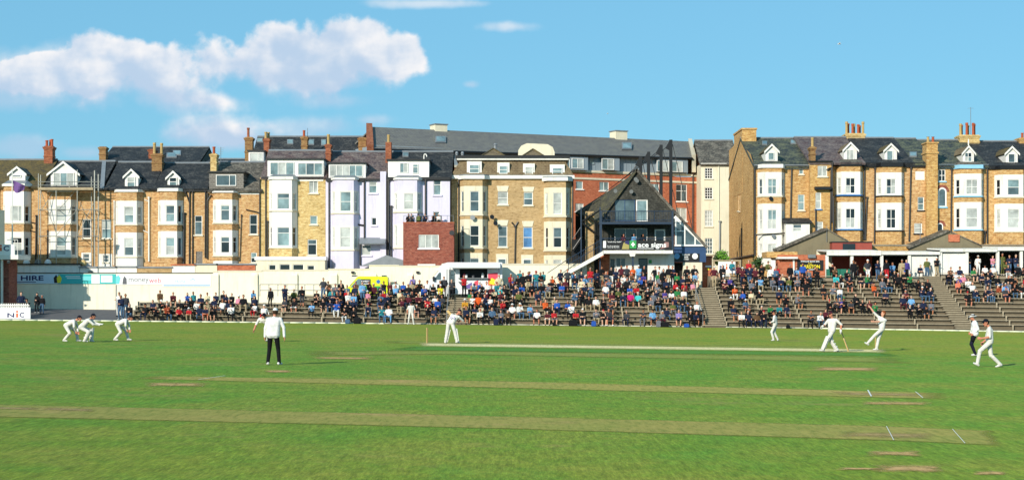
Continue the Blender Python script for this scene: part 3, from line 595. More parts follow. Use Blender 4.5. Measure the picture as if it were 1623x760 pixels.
def roof(root, x0, x1, ye, yr, Ye, depth, mat, name='roof', t=.18, hip=(0, 0)):
    """sloping slab between pixel rows: eaves at depth Ye, ridge depth behind"""
    p0, p1 = px(x0, ye, Ye), px(x1, ye, Ye); zr = CH + (HY - yr) * (Ye + depth) / FPX
    q1, q0 = Vector((p1.x - hip[1], Ye + depth, zr)), Vector((p0.x + hip[0], Ye + depth, zr))
    mb = MB(); mb.slab(p0, p1, q1, q0, t)
    mb.slab(q0 + Vector((0, .02, 0)), q1 + Vector((0, .02, 0)), Vector((p1.x, Ye + 2 * depth, p1.z)), Vector((p0.x, Ye + 2 * depth, p0.z)), t)
    mb.build(name, G[mat], root)
    mb = MB(); mb.tube(q0 + Vector((.02, 0, .0)), q1 + Vector((-.02, 0, .0)), .11, 6); mb.build('ridge_tile', G['lead'], root)
    return zr
def chimney(root, x0, x1, yt, yb, Y, mat='chimney', pots=(), depth=.9, cap=True, pot='pot', poth=.55):
    p, q = px(x0, yb, Y), px(x1, yt, Y); mb = MB(); w = q.x - p.x; h = q.z - p.z
    mb.box(p.x, q.x, Y, Y + depth, p.z - 1.2, q.z - (.32 if cap else 0))
    if cap:
        mb.box(p.x - .05, q.x + .05, Y - .05, Y + depth + .05, q.z - .32, q.z - .2); mb.box(p.x - .1, q.x + .1, Y - .1, Y + depth + .1, q.z - .2, q.z - .08); mb.box(p.x + .02, q.x - .02, Y + .02, Y + depth - .02, q.z - .08, q.z)
        mb.box(p.x - .05, q.x + .05, Y - .05, Y + depth + .05, p.z + h * .45, p.z + h * .45 + .09)
    c = mb.build('chimney', G[mat], root)
    for i, f in enumerate(pots):
        hh = poth * (.85 + .3 * rnd.random()); m = MB(); m.lathe([(.15, 0), (.12, .08), (.11, hh * .8), (.14, hh * .84), (.13, hh), (.09, hh), (.085, hh * .5)], (p.x + w * f, Y + depth * (.3 + .4 * (i % 2)), q.z - .02), n=10); m.build('chimney_pot', G[pot if not (pot == 'mix') else ('pot' if i % 3 else 'potc')], c, smooth=False)
    return c
def dormer(root, x0, x1, ya, ye, yb, Yd, wr, style='plain', g='pglass', depth=2.6, roofm='slate', body='white', barge='white', gable='white', oh=.14):
    fr = Frame((0, Yd, 0)); a0, a1 = fr.px(x0, ye)[0], fr.px(x1, ye)[0]; za, ze, zb = [fr.px((x0 + x1) / 2, y)[1] for y in (ya, ye, yb)]; am = (a0 + a1) / 2
    mb = MB(); mb.fprism(fr, [(a0, zb - .3), (a1, zb - .3), (a1, ze), (am, za - .08), (a0, ze)], -depth, 0); d = mb.build('dormer', G[body], root)
    sl = (za - ze) / (am - a0); o = oh; mb = MB()
    for s, ae in ((-1, a0), (1, a1)):
        p0, p1 = fr.at(ae + s * o, .16, ze - o * sl + .02), fr.at(am, .16, za + .02); q0, q1 = fr.at(ae + s * o, -depth - .3, ze - o * sl + .02), fr.at(am, -depth - .3, za + .02)
        if s < 0: mb.slab(p0, p1, q1, q0, .07)
        else: mb.slab(p1, p0, q0, q1, .07)
    mb.build('dormer_roof', G[roofm], d)
    mb = MB()
    for s, ae in ((-1, a0), (1, a1)):
        e = ae + s * (o + .01); zb_ = ze - (o + .01) * sl
        poly = [(e, zb_ - .16), (am, za - .16), (am, za + .04), (e, zb_ + .04)] if s < 0 else [(am, za - .16), (e, zb_ - .16), (e, zb_ + .04), (am, za + .04)]
        mb.fprism(fr, poly, .165, .20)
    mb.build('bargeboard', G[barge], d)
    if wr: win(root, fr, fr.rect(*wr), style, g, sill=None, b=.08)
    return d
def flat_dormer(root, x0, x1, y0, y1, Yd, wins, body='clad', depth=4.5, roofm='lead'):
    fr = Frame((0, Yd, 0)); r = fr.rect(x0, x1, y0, y1); mb = MB(); mb.fbox(fr, r[0], r[1], -depth, 0, r[2] - .3, r[3]); d = mb.build('dormer', G[body], root)
    mb = MB(); mb.fbox(fr, r[0] - .12, r[1] + .12, -depth, .18, r[3] + .002, r[3] + .13); mb.build('dormer_roof', G['black'], d)
    for w in wins: win(root, fr, fr.rect(*w[:4]), *w[4:], sill=None, b=.07)
    return d
def pipe(root, fr, pts, r=.05, mat='black', b=.1, name='drainpipe'):
    mb = MB(); P3 = []
    for x, y in pts: a, z = fr.px(x, y, b); P3.append(fr.at(a, b, z))
    mb.path(P3, r, 6); mb.lathe([(r * 1.7, 0), (r * 1.7, .12)], P3[0] - Vector((0, 0, .1)), n=6); return mb.build(name, G[mat], root)
def gutter(root, fr, x0, x1, y0, y1, mat='black', b0=-.05, b1=.22, name='gutter'):
    r = fr.rect(x0, x1, y0, y1, b1); mb = MB(); mb.fbox(fr, r[0], r[1], b0, b1, r[2], r[3]); return mb.build(name, G[mat], root)
def skylight(root, x0, x1, y0, y1, Ye, ye, depth, yr, g='pglass'):
    """roof window lying in the slope that runs from (ye, Ye) to (yr, Ye + depth)"""
    ze = CH + (HY - ye) * Ye / FPX; zr = CH + (HY - yr) * (Ye + depth) / FPX; k = (zr - ze) / depth
    def hit(x, y):
        s = (HY - y) / FPX; Y = (ze - CH - k * Ye) / (s - k); return px(x, y, Y)
    c = [hit(x0, y1), hit(x1, y1), hit(x1, y0), hit(x0, y0)]; n = (c[1] - c[0]).cross(c[3] - c[0]).normalized()
    mb = MB(); mb.slab(*[p + n * .09 for p in c], .16); o = mb.build('skylight', G['lead'], root); m = sum(c, Vector()) / 4
    mb = MB(); mb.slab(*[m + (p - m) * .78 + n * .12 for p in c], .03); mb.build('pane', G[g], o); return o
def aerial(root, x, yt, yb, Y, n=4):
    p, q = px(x, yb, Y), px(x, yt, Y); mb = MB(); mb.tube(p, q, .025, 5)
    for i in range(n): z = q.z - .1 - i * .16; mb.tube((q.x - .3 + .04 * i, Y, z), (q.x + .3 - .04 * i, Y, z), .014, 4)
    return mb.build('aerial', G['grey'], root)

# ================================================================ left terrace of orange brick houses
Y1 = 140.0; FL = Frame((0, Y1, 0))
def root_house(label, x, cat='house', Y=Y1, name='terraced_house', group='terraced houses beyond the ground'): return thing(name, label, cat, (px(x, 430, Y).x, Y, 1.5), group)
def house_a():
    r = root_house('orange brick house with mossy brown roof at the far left of the row', 25); h = []
    bay(r, FL, 5, 49, [('b', 293, 303), ('l', 303, 324), ('w', 324, 352.5, 326, 351, 'asym', 'nglass', 'sash'), ('b', 354.5, 367), ('w', 367, 406, 376, 404, 'top', ('nglass', 'dglass'), 'sash'), ('b', 408, 450)], (17, 35), 'orange', captop=(291, 295))
    house_wall(r, FL, -200, 61.5, 296, h, 'orange'); roof(r, -200, 66, 296, 253, Y1 - .3, 5, 'mossy'); gutter(r, FL, -200, 61, 294.5, 298)
    dormer(r, 15, 40, 264, 274, 297, Y1 + .2, (20, 34, 277, 281), 'plain', 'mglass', roofm='slateb')
    chimney(r, 69.5, 83, 231, 263, Y1 + 4, 'redchim', (.25, .55, .85)); pipe(r, FL, [(-2, 300), (-2, 420)])
def house_b():
    r = root_house('orange brick house clad in scaffolding with a wide gabled dormer', 118); h = []
    for x0, x1, y0, y1, st, g in ((130.5, 144, 347, 377, 'sash', 'dglass'), (161, 176, 347.5, 377.5, 'sash', ('pglass', 'nglass')), (132, 142, 402, 414, 'sash', 'mglass'), (163.5, 173, 404, 415, 'sash', 'mglass')): pwin(r, FL, x0, x1, y0, y1, st, g, holes=h)
    for x0, x1, y0, y1 in ((129, 145, 400, 422), (157, 178, 402, 424)):
        a0, a1, z0, z1 = FL.rect(x0, x1, y0, y1); mb = MB(); mb.fwall(FL, a0, a1, z0, z1, [q for q in h if a0 < q[0] < a1 and q[2] > z0 and q[3] < z1], rev=.02, b=.02); mb.build('white_surround', G['white'], r)
    bay(r, FL, 77, 123, [('b', 303, 316), ('w', 316, 353.5, 326, 351, 'plain', 'nglass', 'sash', 'mglass'), ('b', 355.5, 366), ('w', 366, 406.5, 375, 404, 'sash', ('nglass', 'pglass'), 'sash', 'mglass'), ('b', 408.5, 450)], (89, 104.5), 'orange', captop=(300, 304, 'slate'))
    house_wall(r, FL, 61.7, 180, 299, h, 'orange'); roof(r, 66.3, 161, 299, 255.5, Y1 - .3, 5, 'slate'); gutter(r, FL, 62, 180, 297.5, 301.5)
    d = dormer(r, 80.5, 121.5, 256, 272, 297.5, Y1 + .2, (84.5, 118, 273.5, 294.5), 'three', ('nglass', 'pglass', 'nglass'), depth=3.2, roofm='slate', oh=.3)
    mb = MB(); s0, s1 = px(160.3, 299, Y1 - .32), px(164.5, 255.5, Y1 + 4.7); mb.slab(s0 + Vector((-.1, 0, .06)), s0 + Vector((.25, 0, .06)), s1 + Vector((.2, 0, .06)), s1 + Vector((-.15, 0, .06)), .1); mb.build('verge', G['lead'], r)
    pipe(r, FL, [(181, 318), (180.5, 420)], mat='white'); pipe(r, FL, [(57.5, 341), (56.5, 416)], .07); pipe(r, FL, [(75.5, 365), (75, 412)], .06); pipe(r, FL, [(57.5, 368), (48, 365)], .04); pipe(r, FL, [(57.5, 354), (49, 352)], .04)
def house_c():
    r = root_house('orange brick house with one small pointed dormer and a white downpipe', 208); h = []
    bay(r, FL, 183, 227, [('b', 303, 318), ('w', 318, 355, 327, 353, 'sash', ('pglass', 'nglass'), 'sash', 'nglass'), ('b', 357, 368), ('w', 368, 406, 377, 405, 'sash', ('mglass', 'nglass'), 'sash', 'nglass'), ('w', 408, 450)], (197, 212), 'orange', captop=(300, 304, 'slate'))
    house_wall(r, FL, 180.2, 240, 299, h, 'orange'); roof(r, 164.8, 242, 299, 257, Y1 - .3, 5, 'slate'); gutter(r, FL, 180.3, 240, 298.5, 302)
    dormer(r, 198, 219, 268, 278, 298, Y1 + .2, (201.5, 214.5, 280.5, 297), 'sash', ('pglass', 'nglass'))
    pipe(r, FL, [(236, 312), (236, 414)], .07, 'white'); pipe(r, FL, [(236, 319), (229, 316)], .04, 'white'); pipe(r, FL, [(236, 369), (227, 365)], .04, 'white')
    chimney(r, 240.5, 256.5, 243, 272, Y1 + 3, 'chimney', (.2, .82), poth=1.0, pot='potc')
def house_d():
    r = root_house('orange brick house with a white cornice and many black downpipes', 280); h = []
    pwin(r, FL, 308.5, 320.5, 341.5, 372, 'top', ('mglass', 'dglass'), holes=h)
    a = FL.rect(310.5, 321, 398, 420); h.append(a); mb = MB(); mb.fbox(FL, a[0], a[1], -.15, -.06, a[2], a[3]); mb.build('door', G['greyshingle'], r)
    bay(r, FL, 250.5, 290.5, [('b', 303, 317), ('w', 317, 354.5, 325, 351.5, 'sash', ('pglass', 'mglass'), 'plain', 'dglass'), ('b', 356.5, 366), ('w', 366, 406, 376, 404, 'sash', ('nglass', 'pglass'), 'plain', 'mglass'), ('b', 408, 450)], (263, 277), 'orange', captop=(298, 303, 'slate'))
    house_wall(r, FL, 240.2, 327.8, 299, h, 'orange'); roof(r, 242.2, 329, 299, 258.5, Y1 - .3, 5, 'slate'); gutter(r, FL, 291, 327.5, 299, 303)
    dormer(r, 265.5, 284, 271, 280, 298, Y1 + .2, (268.5, 280.5, 281, 295), 'sash', ('pglass', 'dglass'))
    for x in ((300.5, 304), (305.5, 303), (325.5, 303), (329, 306)): pipe(r, FL, [(x[0], x[1]), (x[0] - .5, 418 if x[0] < 320 else 408)], .055)
    pipe(r, FL, [(294, 304), (300.5, 322)], .05); pipe(r, FL, [(292, 337), (291, 433)], .09)
def house_e():
    r = root_house('orange brick house with a flat shingled dormer at the end of the left row', 370); h = []
    pwin(r, FL, 395.5, 408, 340, 371, 'sash', 'dglass', holes=h); pwin(r, FL, 397.5, 407, 400, 416, 'sash', ('dglass', 'pglass'), holes=h)
    bay(r, FL, 337.5, 377.5, [('b', 303, 316), ('w', 316, 352.5, 325, 349.5, 'top', ('mglass', 'pglass'), 'top', 'mglass'), ('b', 354.5, 364.5), ('w', 364.5, 404.5, 375, 400.5, 'top', ('dglass', 'mglass'), 'top', 'dglass'), ('b', 406.5, 413), ('w', 413, 450)], (350, 364), 'orange', captop=(302.5, 305, 'slateb'))
    house_wall(r, FL, 328, 412, 302, h, 'orange'); roof(r, 329.2, 415, 302, 257, Y1 - .3, 5, 'slateb'); gutter(r, FL, 328, 412, 301, 303.5); gutter(r, FL, 370, 412, 303.7, 308, 'white', -.05, .05, 'fascia')
    flat_dormer(r, 331.5, 386, 273.5, 300, Y1 + .1, [(342.5, 374.5, 277, 294.5, 'asym', 'mglass')], 'greyshingle')
    chimney(r, 333.5, 343, 243, 271, Y1 + 2.6, 'yellow', (.5,)); aerial(r, 350, 233, 262, Y1 + 4.5); pipe(r, FL, [(334, 309), (328.5, 318), (328.5, 410)], .06); pipe(r, FL, [(411, 337), (390, 332)], .05); pipe(r, FL, [(382.5, 340), (380, 413)], .035)
for f in (house_a, house_b, house_c, house_d, house_e): f()
def scaffold():
    fs = Frame((0, Y1 - 1.6, 0)); fb = Frame((0, Y1 - .7, 0)); r = thing('scaffolding', 'galvanised tube scaffolding with a plank deck in front of the wide dormer', 'scaffolding', (px(105, 420, Y1 - 1.6).x, Y1 - 1.6, 4.2)); 
    xs = (61, 64.5, 89, 110, 122.5, 145, 150, 156); z0 = 3.6
    for k, x in enumerate(xs):
        f = fs if k % 2 == 0 else fb; a, z = f.px(x, (275, 277, 300, 288, 269, 280, 270, 276)[k]); mb = MB(); mb.tube(f.at(a, 0, z0), f.at(a, 0, z), .06 if x > 145 else .04, 6); mb.build('standard', G['steel'], r)
    for y in (288, 293.5, 297.5, 332, 374):
        for f in (fs, fb):
            a0, z = f.px(60, y); a1, _ = f.px(158, y); mb = MB(); mb.tube(f.at(a0, .05, z), f.at(a1, .05, z), .03, 6); mb.build('ledger', G['steel'], r)
    for x, y in ((62, 332), (90, 332), (122, 332), (150, 332), (62, 374), (90, 374), (122, 374), (150, 374)):
        a, z = fs.px(x, y); mb = MB(); mb.tube(fs.at(a, .1, z - .05), fs.at(a, -1.5, z - .05), .03, 6); mb.build('transom', G['steel'], r)
    for (xa, ya), (xb, yb) in (((64, 300), (90, 372)), ((95, 330), (122, 300)), ((124, 372), (148, 322)), ((90, 372), (122, 332)), ((126, 318), (150, 374)), ((66, 332), (88, 300))):
        a, z = fs.px(xa, ya); c, w = fb.px(xb, yb); mb = MB(); mb.tube(fs.at(a, 0, z), fb.at(c, 0, w), .026, 6); mb.build('brace', G['steel'], r)
    a0, z = fs.px(61, 301); a1, _ = fs.px(148, 301)
    for i in range(5):
        mb = MB(); mb.fbox(fs, a0, a1, -1.25 + i * .26, -1.01 + i * .26, z, z + .05); mb.build('plank', G['timber'], r)
    mb = MB(); mb.fbox(fs, a0, a1, .08, .12, z, z + .22); mb.build('toe_board', G['timber'], r)
scaffold()
# low outbuildings between the left row and the long wall
def outbuildings():
    FO = Frame((0, 138.2, 0))
    def shed(label, x0, x1, y0, y1, mat, roofm, name='outbuilding', wins=(), rt=.12, oh=.1):
        r = thing(name, label, 'outbuilding', (px((x0 + x1) / 2, y1, 138.2).x, 138.2, 1.4)); a0, a1, z0, z1 = FO.rect(x0, x1, y0, y1); h = []
        for w in wins: pwin(r, FO, *w, sill=None, holes=h)
        mb = MB(); mb.fwall(FO, a0, a1, 1.4, z1, h); [mb.face([FO.at(q[0], -.15, q[2]), FO.at(q[1], -.15, q[2]), FO.at(q[1], -.15, q[3]), FO.at(q[0], -.15, q[3])]) for q in h]
        mb.face([FO.at(a1, 0, 1.4), FO.at(a1, -1.5, 1.4), FO.at(a1, -1.5, z1), FO.at(a1, 0, z1)]); mb.face([FO.at(a0, -1.5, 1.4), FO.at(a0, 0, 1.4), FO.at(a0, 0, z1), FO.at(a0, -1.5, z1)]); mb.build('wall', G[mat], r)
        mb = MB(); mb.fbox(FO, a0 - oh, a1 + oh, -1.5, oh, z1 + .003, z1 + rt); mb.build('roof', G[roofm], r); return r
    shed('long low white outbuilding with a black felt roof behind the HIRE banner', 28, 126, 419.5, 440, 'white', 'black')
    shed('low white lean-to with a small grille behind the teal banner', 126.6, 184, 424, 440, 'white', 'lead', wins=((138, 148, 428.5, 432.5, 'plain', 'dglass'),))
    shed('white painted low wall beside the tan flat roof box', 184.6, 217, 423.5, 440, 'white', 'lead', 'garden_wall')
    shed('tan felt-covered flat roof box above the moneyweb banner', 217.6, 272, 424.5, 440, 'tan', 'lead')
    shed('white low extension with a black pipe right of the tan box', 272.6, 309, 420.5, 440, 'white', 'red2')
    shed('cream low extension under the grey lead roof', 309.6, 344, 419.5, 440, 'creamr', 'lead')
    shed('low wall of plain red brick left of the white flat-roofed extension', 344.6, 404.5, 419.5, 440, 'red2', 'lead', 'garden_wall')
    shed('white flat-roofed extension with four dark square windows', 405.5, 515, 412, 440, 'creamr', 'clad', wins=((426, 437.5, 419, 428, 'plain', 'dglass'), (443, 460, 418, 428.3, 'plain', 'dglass'), (464, 481.5, 418.3, 428.5, 'plain', 'dglass'), (487, 498.5, 420, 430, 'plain', 'dglass')), rt=.3)
    for k, (x, y, m) in enumerate(((42, 417, 'white'), (60, 416.5, 'greyshingle'), (76, 417, 'clad'), (132, 418, 'yellow'))):
        p = px(x, y + 3, 138.8); mb = MB(); mb.lathe([(.18, 0), (.3, .1), (.28, .3), (.12, .5)], p, n=8); tag(settle(mb.build('planter', G[m])), ('pale white plastic sack on the black roof near the pavilion', 'grey bundle on the black roof left of the white tub', 'white tub on the black roof under the scaffolding', 'yellow-brown water butt standing under the scaffolding uprights')[k], 'container')
outbuildings()
# roofs that show over the left row
def back_roof(label, x0, x1, yr, ye, Y, mat, white=True):
    r = thing('slate_roofed_house', label, 'house', (px((x0 + x1) / 2, ye, Y).x, Y, 6)); roof(r, x0, x1, ye, yr, Y, 5, mat)
    a0, a1 = px(x0, ye, Y).x, px(x1, ye, Y).x; z = px(x0, ye, Y).z; mb = MB(); mb.box(a0, a1, Y + .3, Y + 9.5, 3, z - .1); mb.build('wall', G['white' if white else 'stock'], r)
    # gables close the ends of the roof
    zr = CH + (HY - yr) * (Y + 5) / FPX; 
    for a in (a0, a1): mb = MB(); mb.face([(a, Y, z - .02), (a, Y + 10, z - .02), (a, Y + 5, zr - .06)]); mb.build('gable', G['slate'], r)
    return r
r = back_roof('dark slate roof with skylights rising behind the left row', 158, 317, 233, 256, 158, 'slate')
chimney(r, 157, 167.5, 232, 256, 158.3, 'chimney'); chimney(r, 235.5, 245.5, 236, 256, 159, 'redchim', (.8,)); aerial(r, 247, 225, 236, 159, 2)
skylight(r, 264, 280, 243, 250, 158, 256, 5, 233); skylight(r, 274, 287, 239.5, 246.5, 158, 256, 5, 233)
r = back_roof('low dark slate roof left of the tall red chimney pot', 317.5, 388, 252, 262, 152, 'slate')
r = back_roof('long dark slate roof with four skylights behind the yellow brick house', 395, 582, 216.5, 262, 156, 'slate', False)
chimney(r, 388, 400, 217, 262, 153, 'chimney', (.4,), pot='redchim', poth=1.0); chimney(r, 418, 426.5, 219, 262, 150, 'redchim', (.3, .7), pot='potc', poth=.7); chimney(r, 477.5, 487, 216, 245, 156.3, 'chimney', (.4,)); chimney(r, 568, 580, 217.5, 245, 157, 'chimney')
for x0, x1, y0, y1 in ((407, 417, 220, 226), (455, 465, 222, 229), (489, 498, 222, 230), (509, 517, 222, 231)): skylight(r, x0, x1, y0, y1, 156, 262, 5, 216.5)
aerial(r, 487.5, 203, 218, 157, 0); flat_dormer(r, 394, 418, 240, 259, 149, [(396, 416.5, 242, 257, 'asym', 'nglass')])
# ================================================================ yellow brick house, lilac houses
def house_f():
    r = root_house('yellow brick house with a wide white attic dormer and a white clad bay', 465); h = []
    for x0, x1, y0, y1, st, g in ((490, 504, 285, 306, 'two', 'nglass'), (491.5, 503, 341.5, 355.5, 'plain', 'pglass'), (487.5, 502, 379, 404, 'top', ('dglass', 'mglass'))): pwin(r, FL, x0, x1, y0, y1, st, g, holes=h)
    bay(r, FL, 426.5, 471.5, [('l', 283, 304.5), ('l', 304.5, 333, 306, 331.5, 'top', ('pglass', 'mglass'), 'top', 'nglass'), ('l', 335, 358), ('l', 358, 391.5, 359.5, 389.5, 'top', ('pglass', 'mglass'), 'top', 'dglass'), ('b', 393.5, 430)], (439.5, 459), 'yellow', captop=(280, 284))
    house_wall(r, FL, 412.3, 516, 281, h, 'yellow'); roof(r, 413, 518, 281, 238.5, Y1 - .2, 4.5, 'slatep'); gutter(r, FL, 415, 512, 280, 282)
    gutter(r, FL, 471.5, 512, 282.2, 287, 'white', -.04, .04, 'fascia')
    flat_dormer(r, 424, 513, 253, 279.5, Y1 - .05, [(428, 466.5, 257, 277.5, 'three', ('pglass', 'nglass', 'pglass')), (472, 511.5, 258, 277.5, 'three', ('pglass', 'mglass', 'pglass'))])
    chimney(r, 516, 524, 228, 257, Y1 + 2.5, 'redchim', (.5,), pot='potc', poth=.8)
    for x in (411.5, 421, 424): pipe(r, FL, [(x, 284 if x != 424 else 350), (x, 407)], .055)
def house_g():
    r = root_house('lilac rendered house left of the lilac house with the white dormer', 560); h = []
    for x0, x1, y0, y1, st, g in ((585, 597.5, 288, 306, 'top', ('pglass', 'nglass')), (589, 597, 344.5, 357, 'plain', 'dglass'), (573.5, 588, 388, 404.5, 'top', ('nglass', 'dglass')), (538, 552, 414, 426, 'two', 'pglass')): pwin(r, FL, x0, x1, y0, y1, st, g, sill='lilac', holes=h)
    G.setdefault('lil', G['lilac'])
    bay(r, FL, 525.5, 569, [('b', 284, 302), ('w', 302, 337, 303.5, 335, 'sash', 'pglass', 'sash', 'nglass'), ('b', 337.2, 358), ('w', 358, 395, 360, 392, 'sash', 'nglass', 'sash', 'nglass'), ('b', 395.2, 440)], (539.5, 556.5), 'lilac', captop=(281.5, 284.5))
    house_wall(r, FL, 516.2, 611.8, 283, h, 'lilac'); roof(r, 518.2, 612.5, 283, 240.5, Y1 - .2, 4.5, 'slatep'); gutter(r, FL, 516.5, 578, 282, 287); gutter(r, FL, 578.5, 603, 283, 286)
    flat_dormer(r, 521, 579.5, 259.5, 281.5, Y1 - .05, [(522.5, 575, 261.5, 280, 'five', ('nglass', 'nglass', 'nglass', 'pglass', 'pglass'))])
    a = FL.rect(603, 612, 272, 300); mb = MB(); mb.fbox(FL, a[0], a[1], -.5, .25, a[2] - 8, a[3]); mb.build('party_pier', G['lilac'], r)
    a = FL.rect(571, 612, 378, 386); mb = MB(); mb.slab(FL.at(a[0], 1.1, a[2]), FL.at(a[1], 1.1, a[2]), FL.at(a[1], .02, a[3] + .1), FL.at(a[0], .02, a[3] + .1), .1); mb.build('porch_roof', G['lead'], r)
    chimney(r, 611, 620, 225, 258, Y1 + 2.4, 'redchim', (.5,), pot='potc', poth=.75, cap=False)
    for pts in ([(521.5, 285), (521.5, 424)], [(577.5, 284), (577.5, 378), (571, 386), (571, 420)], [(542, 352), (577, 357)]): pipe(r, FL, pts, .07)
def house_h():
    r = root_house('lilac rendered house with a white boxed attic dormer beside the red extension', 665); h = []
    for x0, x1, y0, y1, st, g in ((687, 699, 285, 309, 'top', ('pglass', 'mglass')), (686.5, 697, 335, 355, 'plain', 'mglass')): pwin(r, FL, x0, x1, y0, y1, st, g, sill='lilac', holes=h)
    bay(r, FL, 624, 669, [('b', 284, 304), ('w', 304, 335, 306, 332, 'sash', 'nglass', 'top', 'nglass'), ('b', 335.2, 355), ('w', 355, 392, 357, 389, 'sash', 'nglass', 'sash', 'nglass'), ('b', 392.2, 440)], (640.5, 656), 'lilac', captop=(281.5, 284.5))
    house_wall(r, FL, 612, 713, 283, h, 'lilac'); roof(r, 612.7, 716, 283, 240.5, Y1 - .2, 4.5, 'slate'); gutter(r, FL, 612.5, 713, 280.5, 285)
    flat_dormer(r, 615, 680, 254.5, 279, Y1 - .05, [(633.5, 647, 258, 274, 'two', ('pglass', 'nglass')), (654, 663, 260, 275, 'top', 'pglass')])
    skylight(r, 638, 647.5, 242.8, 249, Y1 - .2, 283, 4.5, 240.5); p = px(672, 252, Y1 + 2); mb = MB(); mb.path([p, p + Vector((0, 0, .35)), p + Vector((.1, 0, .45)), p + Vector((.22, 0, .35)), p + Vector((.24, 0, .2))], .05, 6); mb.build('vent', G['white'], r)
    for pts in ([(616, 285), (616, 412)], [(613.5, 285), (613.5, 412)], [(620, 326), (620, 415)], [(674.5, 284), (674.5, 340)]): pipe(r, FL, pts, .08)
for f in (house_f, house_g, house_h): f()
def lean_to():
    F = Frame((0, 138.4, 0)); r = thing('lean_to', 'grey sloping lean-to roof against the lilac house left of the red extension', 'outbuilding', F.at(F.px(605, 420)[0], 0, 1.5))
    P3 = [F.px(x, y) for x, y in ((572, 421), (640, 421), (640, 412), (612, 404))]; mb = MB(); mb.fprism(F, P3, -1.3, 0); mb.build('roof', G['lead'], r)
    mb = MB(); a0, a1, z0, z1 = F.rect(590, 638, 421.2, 430); mb.fbox(F, a0, a1, -1.2, -.05, 1.5, z1); mb.build('wall', G['stock'], r)
lean_to()
def red_extension():
    F = Frame((0, 138.0, 0)); r = thing('brick_extension', 'flat-roofed red brick extension with a roof terrace in front of the lilac houses', 'building', F.at(F.px(680, 420)[0], 0, 1.5)); h = []
    pwin(r, F, 663.5, 695.5, 371.5, 393, 'three', 'nglass', sill='upvc', holes=h)
    a0, a1, z0, z1 = F.rect(639, 719.5, 353, 420); mb = MB(); mb.fwall(F, a0, a1, 1.5, z1, h); [mb.face([F.at(q[0], -.15, q[2]), F.at(q[1], -.15, q[2]), F.at(q[1], -.15, q[3]), F.at(q[0], -.15, q[3])]) for q in h]
    for a, s in ((a0, 1), (a1, -1)): q = [F.at(a, 0, 1.5), F.at(a, -1.95, 1.5), F.at(a, -1.95, z1), F.at(a, 0, z1)]; mb.face(q if s < 0 else q[::-1])
    mb.build('wall', G['red'], r); mb = MB(); mb.fbox(F, a0, a1, -1.95, -.2, z1 - .35, z1 - .2); mb.build('roof_deck', G['lead'], r)
    mb = MB(); mb.fbox(F, a0 - .03, a1 + .03, -.22, .03, z1 + .002, z1 + .07); mb.build('coping', G['red2'], r)
    mb = MB()
    for i in range(9): a = a0 + .05 + (a1 - a0 - .1) * i / 8; mb.tube(F.at(a, -.1, z1), F.at(a, -.1, z1 + .62), .018, 5)
    mb.tube(F.at(a0 + .05, -.1, z1 + .62), F.at(a1 - .05, -.1, z1 + .62), .02, 5); mb.build('railing', G['grey'], r)
    a, z = F.px(716.5, 372); mb = MB(); mb.tube(F.at(a, .02, z), F.at(a, .4, z + .1), .04); mb.lathe([(.02, 0), (.2, .12), (.22, .2)], F.at(a, .35, z + .1), (0, -1, .3), 10); mb.build('lamp', G['black'], r)
    a0, a1, z0, z1 = F.rect(662, 690, 418, 421); mb = MB(); mb.fbox(F, a0, a1, .02, .08, z0, z1); mb.build('board', G['white'], r); return r
red_extension()
